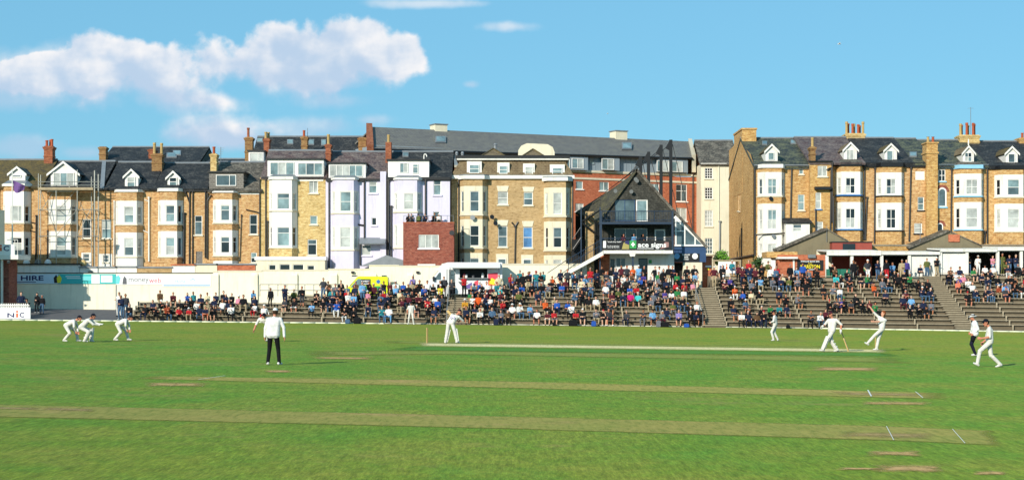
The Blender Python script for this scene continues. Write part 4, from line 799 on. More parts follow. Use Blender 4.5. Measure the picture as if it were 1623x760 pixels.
# ================================================================ tan brick block with a mansard roof
Y2 = 141.0; FT = Frame((0, Y2, 0))
def tan_block():
    r = root_house('tan brick block with a brown mansard roof and two full-height cream bays', 815, 'building', Y2, 'mansard_block', None); h = []
    G['wcream'] = G['creamr']
    for x0, x1, y0, y1, g in ((789, 805, 303.5, 324, 'nglass'), (830, 844.5, 304.5, 325, ('mglass', 'pglass')), (789.5, 804, 358, 391, 'mglass'), (829, 844, 359.5, 392.5, 'bglass')): pwin(r, FT, x0, x1, y0, y1, 'sash', g, sill='creamr', holes=h)
    for x0, x1, y0, y1 in ((787, 806.5, 294.5, 303), (828, 847, 296, 304), (786.5, 806, 348.5, 357.5), (827, 846, 350, 359), (786, 805.5, 402, 418), (826, 845, 403.5, 420)):
        a0, a1, z0, z1 = FT.rect(x0, x1, y0, y1); k = .12 if y1 < 400 else 0; mb = MB(); mb.fprism(FT, [(a0 + k, z0), (a1 - k, z0), (a1, z1), (a0, z1)], .0, .05); mb.build('lintel', G['creamr'], r)
    for x0, x1, y0, y1 in ((789, 802, 409.5, 420), (829, 842, 410.5, 420)): win(r, FT, FT.rect(x0, x1, y0, y1), 'plain', 'mglass', b=.12)
    C = 'creamr'; sv = G['white']; G['white'] = G['creamr']
    bay(r, FT, 729, 772.5, [('b', 284, 294.5), ('w', 294.5, 339.5, 302.5, 335, 'sash', 'mglass', 'sash', 'mglass'), ('b', 341.5, 347), ('w', 347, 392, 357, 389.5, 'sash', 'dglass', 'sash', 'mglass'), ('b', 394, 400.5), ('w', 400.5, 430, 408.5, 425, 'plain', 'mglass', 'plain', 'mglass')], (745, 759.5), 'tan', proj=.8)
    bay(r, FT, 862, 904, [('b', 287, 297), ('w', 297, 342, 305, 339, 'sash', 'nglass', 'sash', 'nglass'), ('b', 344, 350.5), ('w', 350.5, 396, 360, 392, 'sash', ('dglass', 'mglass'), 'sash', 'dglass'), ('b', 398, 404), ('w', 404, 430, 411, 425, 'plain', 'nglass', 'plain', 'nglass')], (877, 890.5), 'tan', proj=.8)
    G['white'] = sv
    house_wall(r, FT, 715.5, 909, 280, h, 'tan', depth=10)
    gutter(r, FT, 714, 910.5, 277.5, 283, 'white', -.05, .25, 'cornice')
    for x0, x1, y in ((728, 773.5, 278), (861, 905.5, 281)):
        fb = Frame((0, Y2 - .8, 0)); a0, a1, z0, z1 = fb.rect(x0, x1, y, y + 5.5); mb = MB(); mb.plan([(a0 - .1, Y2 - .26), (a0 + .35, Y2 - 1.0), (a1 - .3, Y2 - 1.0), (a1 + .15, Y2 - .26)], z0, z1); mb.build('bay_cornice', G['white'], r)
        mb = MB(); mb.plan([(a0 - .05, Y2 - .26), (a0 + .38, Y2 - .95), (a1 - .33, Y2 - .95), (a1 + .1, Y2 - .26)], z1 + .003, z1 + .1); mb.build('bay_roof', G['lead'], r)
    # mansard: steep slope, then hips above
    z0, z1 = FT.px(815, 277)[1], FT.px(815, 253)[1]; a0, a1 = FT.px(715.5, 280)[0], FT.px(909, 280)[0]; k = .75
    B = [FT.at(a0, .1, z0), FT.at(a1, .1, z0), FT.at(a1, -10, z0), FT.at(a0, -10, z0)]; T = [FT.at(a0 + k, -.65, z1), FT.at(a1 - k, -.65, z1), FT.at(a1 - k, -9, z1), FT.at(a0 + k, -9, z1)]
    mb = MB(); [mb.face([B[i], B[(i + 1) % 4], T[(i + 1) % 4], T[i]]) for i in range(4)]; mb.face(T); mb.build('roof', G['brownt'], r)
    mb = MB(); mb.fbox(FT, a0 + k - .3, a1 - k + .35, -9, -.3, z1 + .01, z1 + .16); mb.build('upper_cornice', G['white'], r)
    mb = MB(); mb.fbox(FT, a0 + k - .4, a1 - k + .45, -9.1, -.22, z1 + .165, z1 + .4); mb.build('gutter', G['black'], r)
    for x0, x1, y0, y1, g in ((740, 763.5, 255.5, 276.5, 'pglass'), (788, 807.5, 257.5, 277.5, 'pglass'), (829, 847.5, 259, 278.5, 'nglass'), (871.5, 895, 260.5, 279.5, 'pglass')):
        fd = Frame((0, Y2 + .02, 0)); q = fd.rect(x0, x1, y0, y1); mb = MB(); mb.fbox(fd, q[0], q[1], -1.4, 0, q[2], q[3]); d = mb.build('dormer', G['white'], r); m = (q[1] - q[0]) * .16
        win(r, fd, (q[0] + m, q[1] - m, q[2] + .12, q[3] - .28), 'sash', g, b=.075)
    for x0, x1, ya, yb in ((757, 806, 235.5, 251), (818, 873, 236.5, 254)):
        Yh = Y2 + 1.5; p, q = px(x0, yb, Yh), px(x1, yb, Yh); zt = px(x0, ya, Yh + 3).z; m = Vector(((p.x + q.x) / 2, Yh + 3, zt)); mb = MB(); p2, q2 = p + Vector((0, 6, 0)), q + Vector((0, 6, 0))
        for a, b in ((p, q), (q, q2), (q2, p2), (p2, p)): mb.face([a, b, m])
        mb.build('hip_roof', G['brownt'], r)
        mb = MB(); mb.tube(p, m, .09, 5); mb.tube(q, m, .09, 5); mb.build('ridge_tile', G['mossy'], r)
    Yc = Y2 + 7; cr = [px(x, y, Yc) for x, y in ((821, 256), (879, 256), (879, 241), (876, 233), (868, 228.5), (835, 227), (826, 231), (821.5, 238))]
    fc = Frame((0, Yc, 0)); mb = MB(); mb.fprism(fc, [(p.x, p.z) for p in cr], -2.2, 0); mb.build('stair_tower', G['creamr'], r)
    for x in (724, 733): p = px(x, 252, Y2 + .6); mb = MB(); mb.lathe([(.13, 0), (.11, .4), (.16, .45), (.08, .65)], p, n=8); mb.build('chimney_pot', G['lead'], r)
    p = px(785, 236, Y2 + 5); mb = MB(); mb.lathe([(.16, -.4), (.13, .3), (.18, .36), (.1, .5)], p, n=8); mb.build('chimney_pot', G['lead'], r)
    for pts in ([(727, 281), (727, 415)], [(908, 283), (906.5, 418)], [(817, 358), (816, 418)], [(816, 358), (811, 352)], [(817, 358), (821, 351)]): pipe(r, FT, pts, .06)
    for x, y in ((778.5, 346), (784, 356)):
        a, z = FT.px(x, y); mb = MB(); mb.tube(FT.at(a, 0, z), FT.at(a + .1, .45, z + .1), .03); mb.lathe([(.03, 0), (.18, .06), (.2, .12)], FT.at(a + .05, .45, z + .08), (.3, -1, .25), 12); mb.build('satellite_dish', G['black'], r)
    a, z = FT.px(749.5, 346); mb = MB(); mb.lathe([(.03, 0), (.2, .07), (.22, .14)], FT.at(a, 1.0, z), (0, -1, .2), 10); mb.build('lamp', G['grey'], r)
tan_block()
# ================================================================ long modern block behind, turned away from the field
def V3(*a): return Vector(a)
def long_block():
    pl = Vector((-13.5, 158, 0)); pr = Vector((18.8, 174, 0)); u = (pr - pl).normalized(); L_ = (pr - pl).length
    fr = Frame(pl, u); W = 4.2; fe = Frame(pl + fr.n * W, u); fw = Frame(pl + fr.n * (W - .5), u)
    r = thing('apartment_block', 'long modern red brick apartment block with a grey slate roof behind the houses', 'building', (pl + u * L_ / 2).to_3d() + Vector((0, 0, 2)))
    a0, a1 = fe.px(592, 236)[0], fe.px(1097, 250)[0]; zr = 18.3; ze = fe.px(780, 238.5)[1]
    zl = CH + (HY - 201) * 158 / FPX; zr2 = CH + (HY - 224) * 174 / FPX
    A = [fe.at(a0, 0, fe.px(594, 235)[1]), fe.at(a1, 0, fe.px(1094, 249.5)[1])]; ar0, ar1 = fr.px(590, 201)[0], fr.px(1091, 224)[0]; q1 = fr.at(ar1, 0, zr2); q0 = fr.at(ar0, 0, zl); n4 = fr.n * -W
    mb = MB(); mb.slab(A[0], A[1], q1, q0, .15); mb.slab(q0, q1, A[1] + n4 * 2, A[0] + n4 * 2, .15); mb.build('roof', G['slategrey'], r)
    zA, zB = A[0].z, A[1].z; e0, e1 = fw.px(880, 240)[0], fw.px(1089, 250)[0]
    def zat(a): return zA + (zB - zA) * (a - a0) / (a1 - a0)
    zb = fw.px(1000, 273.5)[1]
    mb = MB(); mb.fbox(fw, a0 + .3, e1, -8, 0, zb, zB - .1); mb.build('zinc_storey', G['zinc'], r)
    for i in range(60):
        a = a0 + .6 + i * .6
        if a < e1: mb = MB(); mb.fbox(fw, a - .018, a + .018, 0, .035, zb + .1, zB - .2); mb.build('seam', G['zinc'], r)
    h = []
    for x0, x1, y0, y1, st, g in ((913, 924, 287, 299.5, 'plain', 'pglass'), (950, 965, 288, 302, 'two', 'pglass'), (1030, 1045, 291, 305, 'two', 'pglass'), (1071.5, 1089, 292, 319, 'twoT', ('dglass', 'mglass')), (912, 925, 322, 335, 'two', 'nglass'), (1071, 1088.5, 329, 350, 'two', 'nglass'), (1030, 1046, 330, 350, 'two', 'mglass')):
        q = fw.rect(x0, x1, y0, y1); h.append(q); win(r, fw, q, st, g, sill='upvc')
    mb = MB(); mb.fwall(fw, a0 + .3, fw.px(1111, 300)[0], 1, zb - .22, h); [mb.face([fw.at(q[0], -.15, q[2]), fw.at(q[1], -.15, q[2]), fw.at(q[1], -.15, q[3]), fw.at(q[0], -.15, q[3])]) for q in h]
    ae = fw.px(1111, 300)[0]; mb.face([fw.at(ae, 0, 1), fw.at(ae, -8, 1), fw.at(ae, -8, zb - .22), fw.at(ae, 0, zb - .22)]); mb.build('wall', G['red2'], r)
    for y0, y1 in ((272.5, 276), (284, 287)):
        z1, z0 = fw.px(1000, y0)[1], fw.px(1000, y1)[1]; mb = MB(); mb.fbox(fw, a0 + .3, ae, -.1, .09, z0, z1); mb.build('string_course', G['stone'], r)
    for x0, x1, y0, y1, st, g in ((893, 928, 247, 269.5, None, 0), (952, 978, 251, 270.5, None, 0), (1039, 1086, 251, 273, None, 0), (1033, 1048, 257, 269, None, 0)):
        if x0 == 1033: continue
        q = fw.rect(x0, x1, y0, y1); mb = MB(); mb.fbox(fw, q[0], q[1], 0, .5, q[2], q[3] + .1); mb.build('dormer', G['zinc'], r)
        f5 = Frame(fw.o + fw.n * .5, u)
        if x0 == 893: win(r, f5, f5.rect(906, 924.5, 251, 267), 'two', ('pglass', 'nglass'), b=.07); win(r, f5, f5.rect(894, 903, 250, 266), 'plain', 'pglass', b=.07)
        elif x0 == 952: win(r, f5, f5.rect(953.5, 973, 251.5, 269), 'two', ('pglass', 'nglass'), b=.07)
        else: win(r, f5, f5.rect(1041, 1060, 254.5, 272), 'two', ('pglass', 'nglass'), b=.07); win(r, f5, f5.rect(1064, 1081.5, 255.5, 272.5), 'two', ('pglass', 'nglass'), b=.07)
    win(r, fw, fw.rect(934, 941.5, 252, 260.5), 'plain', 'pglass', frame='zinc', b=.07)
    mb = MB(); p, q = fe.at(a0, .08, zA - .12), fe.at(a1, .08, zB - .12); mb.tube(p, q, .12, 6); mb.build('gutter', G['black'], r)
    # end parapets and chimneys
    for e, q, w, zlow, m, up in ((A[0], q0, -.62, 1, 'redchim', .35), (A[1], q1, .45, A[1].z - 1.5, 'stone', .3)):
        a, b = sorted((0, w)); f = lambda p, t, z: V3(p.x + u.x * t, p.y + u.y * t, z); mb = MB()
        mb.hexa([f(e, a, zlow), f(e, b, zlow), f(q, b, zlow), f(q, a, zlow), f(e, a, e.z + up), f(e, b, e.z + up), f(q, b, q.z + up), f(q, a, q.z + up)]); mb.build('gable_parapet', G[m], r)
    for x0, x1, y0 in ((688, 707, 196.5), (974, 992, 207)):
        q = fr.rect(x0, x1, y0, y0 + 12); mb = MB(); mb.fbox(fr, q[0], q[1], -1, .3, q[2] - 1, q[3] - .1); c = mb.build('chimney', G['creamr'], r); mb = MB(); mb.fbox(fr, q[0] - .08, q[1] + .08, -1.08, .38, q[3] - .098, q[3]); mb.build('chimney_cap', G['lead'], c)
    for x0, x1, y0, y1 in ((690, 706.5, 217, 226.5), (985.5, 1001, 227, 237)):
        c = []
        for x, y in ((x0, y1), (x1, y1), (x1, y0), (x0, y0)):
            n = (A[1] - A[0]).cross(q0 - A[0]).normalized() if False else None
            d = Vector(((x - CX) / FPX, 1, (HY - y) / FPX)); nn = (A[1] - A[0]).cross(q0 - A[0]); o = Vector((0, 0, CH)); t = (A[0] - o).dot(nn) / d.dot(nn); c.append(o + d * t)
        n = (c[1] - c[0]).cross(c[3] - c[0]).normalized(); mb = MB(); mb.slab(*[p + n * .1 for p in c], .15); k = mb.build('skylight', G['lead'], r); m = sum(c, Vector()) / 4; mb = MB(); mb.slab(*[m + (p - m) * .8 + n * .13 for p in c], .03); mb.build('pane', G['pglass'], k)
    pipe(r, fw, [(1103, 262), (1103, 273), (1098.5, 278), (1098, 400)], .07); a0, a1, z0, z1 = fw.rect(1100, 1109, 245, 276, .1); mb = MB(); mb.fbox(fw, a0, a1, -1.2, .1, z0, z1); mb.build('chimney', G['redchim'], r)
long_block()
def cream_house():
    Y = 166.0; F = Frame((0, Y, 0)); r = thing('cream_house', 'tall cream rendered house with small-paned sash windows', 'house', (px(1131, 430, Y).x, Y, 1)); h = []
    for y0, y1, g in ((266, 283, 'dglass'), (297, 315, 'dglass'), (333, 358.5, 'nglass'), (377, 402, 'mglass')): pwin(r, F, 1117, 1129.5, y0, y1, 'georgian', g, sill='creamr', holes=h)
    house_wall(r, F, 1111, 1166, 259.5, h, 'creamr', depth=9); roof(r, 1109, 1172, 260, 222.5, Y - .3, 5, 'slateb'); gutter(r, F, 1111, 1152, 258.5, 262, 'white'); pipe(r, F, [(1141, 350), (1140.5, 398)], .09, 'grey'); pipe(r, F, [(1139.5, 262), (1139.5, 350)], .03, 'cream')
cream_house()
# ================================================================ right terrace
Y3 = 146.0; FR = Frame((0, Y3, 0))
def rh(label, x): return root_house(label, x, 'house', Y3)
def house_m():
    r = rh('ochre brick end house of the right row with a tall blank gable', 1235); h = []
    pwin(r, FR, 1266.5, 1273.5, 267.5, 276, 'plain', 'pglass', holes=h); pwin(r, FR, 1264.5, 1275, 308, 333, 'sash', 'pglass', holes=h)
    bay(r, FR, 1200.5, 1243.5, [('b', 262, 272.5), ('w', 272.5, 310, 283, 307.5, 'sash4', 'pglass', 'sash', 'mglass'), ('b', 312, 322.5), ('w', 322.5, 369, 332, 363.5, 'sash4', ('nglass', 'nglass', 'pglass', 'pglass'), 'sash', 'nglass'), ('w', 369.2, 420, 386, 404.5, 'two', 'nglass', 'two', 'nglass')], (1217, 1231), 'ochre', captop=(260, 266, 'slateg'))
    house_wall(r, FR, 1195.5, 1284, 264, h, 'ochre', depth=.5)
    # gable end: runs back from the street corner, carries the stack at its far end
    a0 = FR.px(1195.5, 264)[0]; ze = FR.px(1195.5, 262)[1]; D = 17.0; zr = px(1230, 219, Y3 + 8.5).z; x = a0
    fg = Frame((x, Y3 + D, 0), (0, -1, 0)); mb = MB(); hh = []
    for y0, y1, z0, z1 in ((9.0, 9.45, 10.3, 12.3), (10.0, 10.45, 10.4, 12.3)): hh.append((D - y1, D - y0, z0, z1))
    mb.fwall(fg, 0, D, 1.5, ze - .1, hh); [mb.face([fg.at(q[0], -.15, q[2]), fg.at(q[1], -.15, q[2]), fg.at(q[1], -.15, q[3]), fg.at(q[0], -.15, q[3])]) for q in hh]
    mb.face([fg.at(0, 0, ze - .1), fg.at(D, 0, ze - .1), fg.at(D - 2.2, 0, ze + 1.2), fg.at(7, 0, zr - .1), fg.at(0, 0, zr - .4)]); mb.build('gable_wall', G['stock'], r)
    for q in hh: win(r, fg, q, 'plain', 'nglass', sill='stone')
    e0, e1 = px(1195, 263.5, Y3 - .3), px(1285, 263.5, Y3 - .3); mb = MB(); mb.slab(e0, e1, Vector((e1.x, Y3 + 8.5, zr)), Vector((e0.x, Y3 + 8.5, zr)), .2); mb.slab(Vector((e0.x, Y3 + 8.52, zr)), Vector((e1.x, Y3 + 8.52, zr)), Vector((e1.x, Y3 + D, ze)), Vector((e0.x, Y3 + D, ze)), .2); mb.build('roof', G['slateg'], r)
    mb = MB(); mb.tube((e0.x, Y3 + 8.5, zr), (e1.x, Y3 + 8.5, zr), .12, 6); mb.build('ridge_tile', G['lead'], r)
    mb = MB(); zc = px(1175, 213, Y3 + 12).z; mb.box(x - .02, x + 1.3, Y3 + 7.5, Y3 + 13.2, ze - 2, zc); mb.box(x - .1, x + 1.38, Y3 + 7.42, Y3 + 13.28, zc + .004, zc + .16); mb.build('chimney', G['stock'], r)
    gutter(r, FR, 1195.5, 1284, 262.5, 268, 'white', -.05, .12, 'fascia'); gutter(r, FR, 1195.5, 1284, 260.8, 262.3, 'lead', -.05, .3)
    dormer(r, 1213.5, 1232.5, 228.5, 238, 256.5, Y3 + .3, (1217, 1227, 241.5, 253.5), 'plain', 'pglass', roofm='mossy', depth=3.6)
    skylight(r, 1208, 1216, 224.5, 230, Y3 - .3, 263.5, 8.8, 219); skylight(r, 1253, 1263, 223, 228.5, Y3 - .3, 263.5, 8.8, 219)
    F = Frame((0, Y3 - 1.4, 0)); a0, a1, z0, z1 = F.rect(1245.5, 1283.5, 352, 405); hh = [F.rect(1257, 1271, 355, 367)]; mb = MB(); mb.fwall(F, a0, a1, 1.5, z1, hh); [mb.face([F.at(q[0], -.15, q[2]), F.at(q[1], -.15, q[2]), F.at(q[1], -.15, q[3]), F.at(q[0], -.15, q[3])]) for q in hh]
    for a, s in ((a0, 1), (a1, -1)): q = [F.at(a, 0, 1.5), F.at(a, -1.39, 1.5), F.at(a, -1.39, z1), F.at(a, 0, z1)]; mb.face(q[::-1] if s > 0 else q)
    mb.build('extension', G['white'], r); win(r, F, hh[0], 'sash', ('nglass', 'mglass')); mb = MB(); mb.slab(F.at(a0 - .2, .15, z1), F.at(a1 + .2, .15, z1), F.at(a1 + .2, -1.38, z1 + .45), F.at(a0 - .2, -1.38, z1 + .45), .12); mb.build('extension_roof', G['slate'], r)
    for pts in ([(1196.5, 266), (1196.5, 405)], [(1255, 262), (1253, 348)]): pipe(r, FR, pts, .07)
    pipe(r, FR, [(1198, 372), (1244, 369)], .05, b=.9); mb = MB(); fgp = fg; mb.tube(fg.at(2, .1, 5.9), fg.at(D - .2, .1, 5.9), .09, 6); mb.tube(fg.at(9.5, .1, 2), fg.at(9.5, .1, 8.6), .06, 6); mb.build('drainpipe', G['black'], r)
    a, z = FR.px(1223, 375); mb = MB(); mb.lathe([(.03, 0), (.18, .06), (.2, .12)], FR.at(a, .85, z), (.3, -1, .3), 12); mb.build('satellite_dish', G['grey'], r)
    a, z = FR.px(1219, 316); mb = MB(); mb.lathe([(.03, 0), (.18, .06), (.2, .12)], FR.at(a, .8, z), (.3, -1, .3), 12); mb.build('satellite_dish', G['black'], r)
def house_n():
    r = rh('ochre brick house with blue sills and the big pot-topped chimney on its right', 1340); h = []
    FN = Frame((0, Y3 - .8, 0)); hn = []
    for x0, x1, y0, y1, g, f in ((1296, 1311, 262.5, 279.5, 'nglass', FN), (1292.5, 1301.5, 305, 331, 'nglass', FN), (1293.5, 1304.5, 351, 364, 'nglass', FN)): pwin(r, f, x0, x1, y0, y1, 'two' if y0 < 300 else 'sash', g, sill='stone' if y0 < 300 else 'blue', holes=hn)
    a0, a1, z0, z1 = FN.rect(1284.3, 1319.5, 255.5, 400); mb = MB(); mb.fwall(FN, a0, a1, 1.5, z1, hn); [mb.face([FN.at(q[0], -.15, q[2]), FN.at(q[1], -.15, q[2]), FN.at(q[1], -.15, q[3]), FN.at(q[0], -.15, q[3])]) for q in hn]
    for a, s in ((a0, 1), (a1, -1)): q = [FN.at(a, 0, 1.5), FN.at(a, -.79, 1.5), FN.at(a, -.79, z1), FN.at(a, 0, z1)]; mb.face(q[::-1] if s > 0 else q)
    mb.build('wing_wall', G['stock'], r)
    bay(r, FR, 1324.5, 1367.5, [('b', 262, 272), ('w', 272, 308, 281.5, 306.5, 'sash4', ('nglass', 'dglass', 'dglass', 'dglass'), 'sash', 'nglass', 'blue'), ('b', 312, 320), ('w', 320, 362.5, 330, 361, 'sash4', ('nglass', 'nglass', 'dglass', 'dglass'), 'sash', 'nglass', 'blue'), ('b', 366, 420)], (1340.5, 1355.5), 'ochre', captop=(257, 263, 'slateb'), cap='black')
    house_wall(r, FR, 1319.7, 1370, 260, h, 'ochre'); roof(r, 1284, 1372, 258, 217.5, Y3 - .9, 8.5, 'slatep'); gutter(r, FR, 1319.7, 1370, 256.5, 262.5); gutter(r, FN, 1283, 1320, 254.5, 256.5)
    dormer(r, 1337.5, 1358, 225.5, 236, 254, Y3 + .2, (1341, 1353, 237, 254), 'two', 'nglass', roofm='brownt', depth=3.6, barge='clad')
    chimney(r, 1284.5, 1292.5, 232, 256, Y3 - .6, 'chimney', (.5,), pot='potc', poth=.75); chimney(r, 1341, 1371, 211, 234, Y3 + 7.6, 'yellow', (.08, .24, .4, .55, .7, .85, .95), depth=1.6, poth=1.0, pot='mix')
    for pts in ([(1293, 366), (1293, 331)], [(1312, 268), (1317.5, 266), (1316, 380)], [(1319, 258), (1319, 352)], [(1321, 312), (1321, 366)]): pipe(r, FN, pts, .07)
    gutter(r, FN, 1292, 1318, 295.5, 300, 'black', 0, .5, 'balcony_slab')
def house_o():
    r = rh('ochre brick house with two black-silled bays right of the blue-silled one', 1405); h = []
    bay(r, FR, 1388, 1432.5, [('b', 262, 273), ('w', 273, 309.5, 283, 307.5, 'sash4', ('mglass', 'nglass', 'dglass', 'nglass'), 'sash', 'nglass', 'black'), ('b', 312, 321), ('w', 321, 364.5, 331, 361.5, 'sash4', 'dglass', 'sash', 'nglass', 'black'), ('b', 367, 420)], (1405, 1420), 'ochre', captop=(257.5, 264, 'slate'), cap='black')
    house_wall(r, FR, 1370.2, 1443, 262, h, 'orange'); roof(r, 1372.2, 1450, 259, 218.5, Y3 - .3, 8, 'slate'); gutter(r, FR, 1370.2, 1467, 257.5, 264.5)
    dormer(r, 1402, 1421.5, 227.5, 237, 255.5, Y3 + .2, (1405, 1415, 238.5, 254), 'plain', 'pglass', roofm='mossy', depth=3.6)
    skylight(r, 1441.5, 1453, 242, 249, Y3 - .3, 259, 8, 218.5)
    for pts in ([(1370.5, 266), (1369.5, 380)], [(1387, 266), (1386, 385)], [(1374.5, 312), (1371.5, 380)], [(1444, 265), (1441, 382)]): pipe(r, FR, pts, .07)
def house_p():
    r = rh('ochre brick house with a boarded top window and a tall side chimney', 1455); h = []
    a = FR.rect(1450.5, 1465.5, 271, 285); h.append(a); mb = MB(); mb.fbox(FR, a[0], a[1], -.12, -.04, a[2], a[3]); mb.build('boarded_window', G['white'], r)
    pwin(r, FR, 1454.5, 1464.5, 312, 333, 'sash', ('pglass', 'mglass'), sill='black', holes=h); pwin(r, FR, 1449, 1461.5, 353.5, 369.5, 'sash', 'nglass', sill='black', holes=h)
    house_wall(r, FR, 1443.2, 1484.8, 262, h, 'orange'); roof(r, 1450.2, 1487, 259, 219.5, Y3 - .3, 8, 'slateg')
    a0, a1, z0, z1 = FR.rect(1466.5, 1484, 228, 262); mb = MB(); mb.fbox(FR, a0, a1, -1.0, .5, 1.5, z1); mb.fbox(FR, a0 - .08, a1 + .08, -1.08, .58, z1 - .9, z1 - .75); mb.fbox(FR, a0 - .08, a1 + .08, -1.08, .58, z1 + .002, z1 + .12); c = mb.build('chimney', G['stock'], r)
    for f, m in ((.3, 'potc'), (.75, 'pot')): mb = MB(); mb.lathe([(.16, 0), (.12, .1), (.11, .5), (.15, .55)], FR.at(a0 + (a1 - a0) * f, -.2, z1 + .1), n=10); mb.build('chimney_pot', G[m], c)
def house_q():
    r = rh('ochre brick house with pale blue fascia and an arched stair window', 1525); h = []
    pwin(r, FR, 1487.5, 1498.5, 268.5, 287, 'sash4', 'dglass', sill='paleblue', holes=h)
    for (x0, x1, y0, y1, s) in ((1486.5, 1500, 297, 327.5, 'paleblue'), (1484.9, 1494.5, 353, 366, 'white')):
        a0, a1, z0, z1 = FR.rect(x0, x1, y0, y1); m = (a0 + a1) / 2; rr = (a1 - a0) / 2
        def arch(k, b0, b1, mat, name, par):
            pl = [(m - rr * k, z0 + rr * (1 - k) * .6), (m + rr * k, z0 + rr * (1 - k) * .6)] + [(m + math.cos(t) * rr * k, z1 - rr + math.sin(t) * rr * k) for t in [math.pi * i / 10 for i in range(11)]]
            mb = MB(); mb.fprism(FR, pl, b0, b1); return mb.build(name, G[mat], par)
        o = arch(1.0, .0, .05, 'upvc', 'window', r); arch(.66, .052, .06, 'mglass' if y0 < 300 else 'dglass', 'pane', o); mb = MB(); mb.fbox(FR, a0 - .08, a1 + .08, .0, .12, z0 - .12, z0 - .002); mb.build('sill', G[s], o)
        mb = MB(); pts = [(math.cos(math.pi * i / 10), math.sin(math.pi * i / 10)) for i in range(11)]
        for p, q in zip(pts, pts[1:]): mb.fprism(FR, [(m + p[0] * rr * 1.02, z1 - rr + p[1] * rr * 1.02), (m + p[0] * (rr + .24), z1 - rr + p[1] * (rr + .24)), (m + q[0] * (rr + .24), z1 - rr + q[1] * (rr + .24)), (m + q[0] * rr * 1.02, z1 - rr + q[1] * rr * 1.02)], 0, .035)
        mb.build('brick_arch', G['red'], o)
    bay(r, FR, 1512, 1558.5, [('b', 266, 275), ('w', 275, 310, 284, 308, 'sash4', 'nglass', 'sash', 'dglass', 'paleblue'), ('b', 313, 320), ('w', 320, 363, 329.5, 360.5, 'sash', 'nglass', 'sash', 'dglass', 'paleblue'), ('b', 366, 420)], (1531.5, 1550), 'ochre', captop=(261, 267, 'slateb'), cap='paleblue')
    house_wall(r, FR, 1485, 1566.8, 266, h, 'ochre'); roof(r, 1487.2, 1568, 263, 222, Y3 - .3, 8, 'slateg'); gutter(r, FR, 1485, 1567, 261, 267, 'paleblue', -.05, .12, 'fascia'); gutter(r, FR, 1485, 1567, 260, 260.9, 'lead', -.05, .25)
    dormer(r, 1526, 1543.5, 231, 241, 258, Y3 + .2, (1528.5, 1540, 241.5, 256.5), 'sash4', ('nglass', 'pglass', 'mglass', 'dglass'), roofm='brownt', depth=3.6)
    mb = MB(); mb.lathe([(.05, 0), (.07, .3), (.02, .6)], px(1535, 230.5, Y3 + .1), n=8); mb.build('finial', G['white'], r)
    chimney(r, 1521.5, 1552.5, 213.5, 236, Y3 + 7, 'yellow', (.1, .25, .42, .58, .75, .9), depth=1.6, poth=1.05, pot='mix'); aerial(r, 1538.5, 170, 214, Y3 + 7.6, 1)
    for pts in ([(1483.9, 290), (1483.9, 368)], [(1508.5, 268), (1507.5, 368)], [(1565, 262), (1565, 385)], [(1561.5, 366), (1560.5, 385)]): pipe(r, FR, pts, .07)
def house_r():
    r = rh('ochre brick house with wide plate-glass bay at the far right edge', 1610); h = []
    bay(r, FR, 1690, 1738, [('b', 268, 276.5), ('w', 276.5, 311.5, 284, 309, 'sash', 'mglass'), ('b', 313.5, 322.5), ('w', 322.5, 366, 331, 361, 'sash', 'nglass'), ('b', 368, 420)], (1710, 1728), 'ochre', captop=(262, 268, 'slate'), cap='black'); bay(r, FR, 1576, 1624.5, [('b', 268, 276.5), ('w', 276.5, 311.5, 284, 309, 'sash', ('mglass', 'pglass'), 'sash', 'dglass'), ('b', 313.5, 322.5), ('w', 322.5, 366, 331, 361, 'sash', 'nglass', 'sash', 'nglass'), ('b', 368, 420)], (1597, 1616), 'ochre', captop=(262, 268, 'slate'), cap='black')
    house_wall(r, FR, 1567, 1800, 268, h, 'ochre'); roof(r, 1568.2, 1802, 264, 224, Y3 - .3, 8, 'slate'); gutter(r, FR, 1567, 1800, 262, 268)
    dormer(r, 1594, 1613, 232, 241.5, 260, Y3 + .2, (1597.5, 1608.5, 243.5, 258), 'plain', 'mglass', roofm='mossy', depth=3.6); chimney(r, 1616, 1650, 218, 240, Y3 + 7, 'stock', (.2, .5, .8), depth=1.6)
    pipe(r, FR, [(1624, 268), (1624, 385)], .06)
for f in (house_m, house_n, house_o, house_p, house_q, house_r): f()
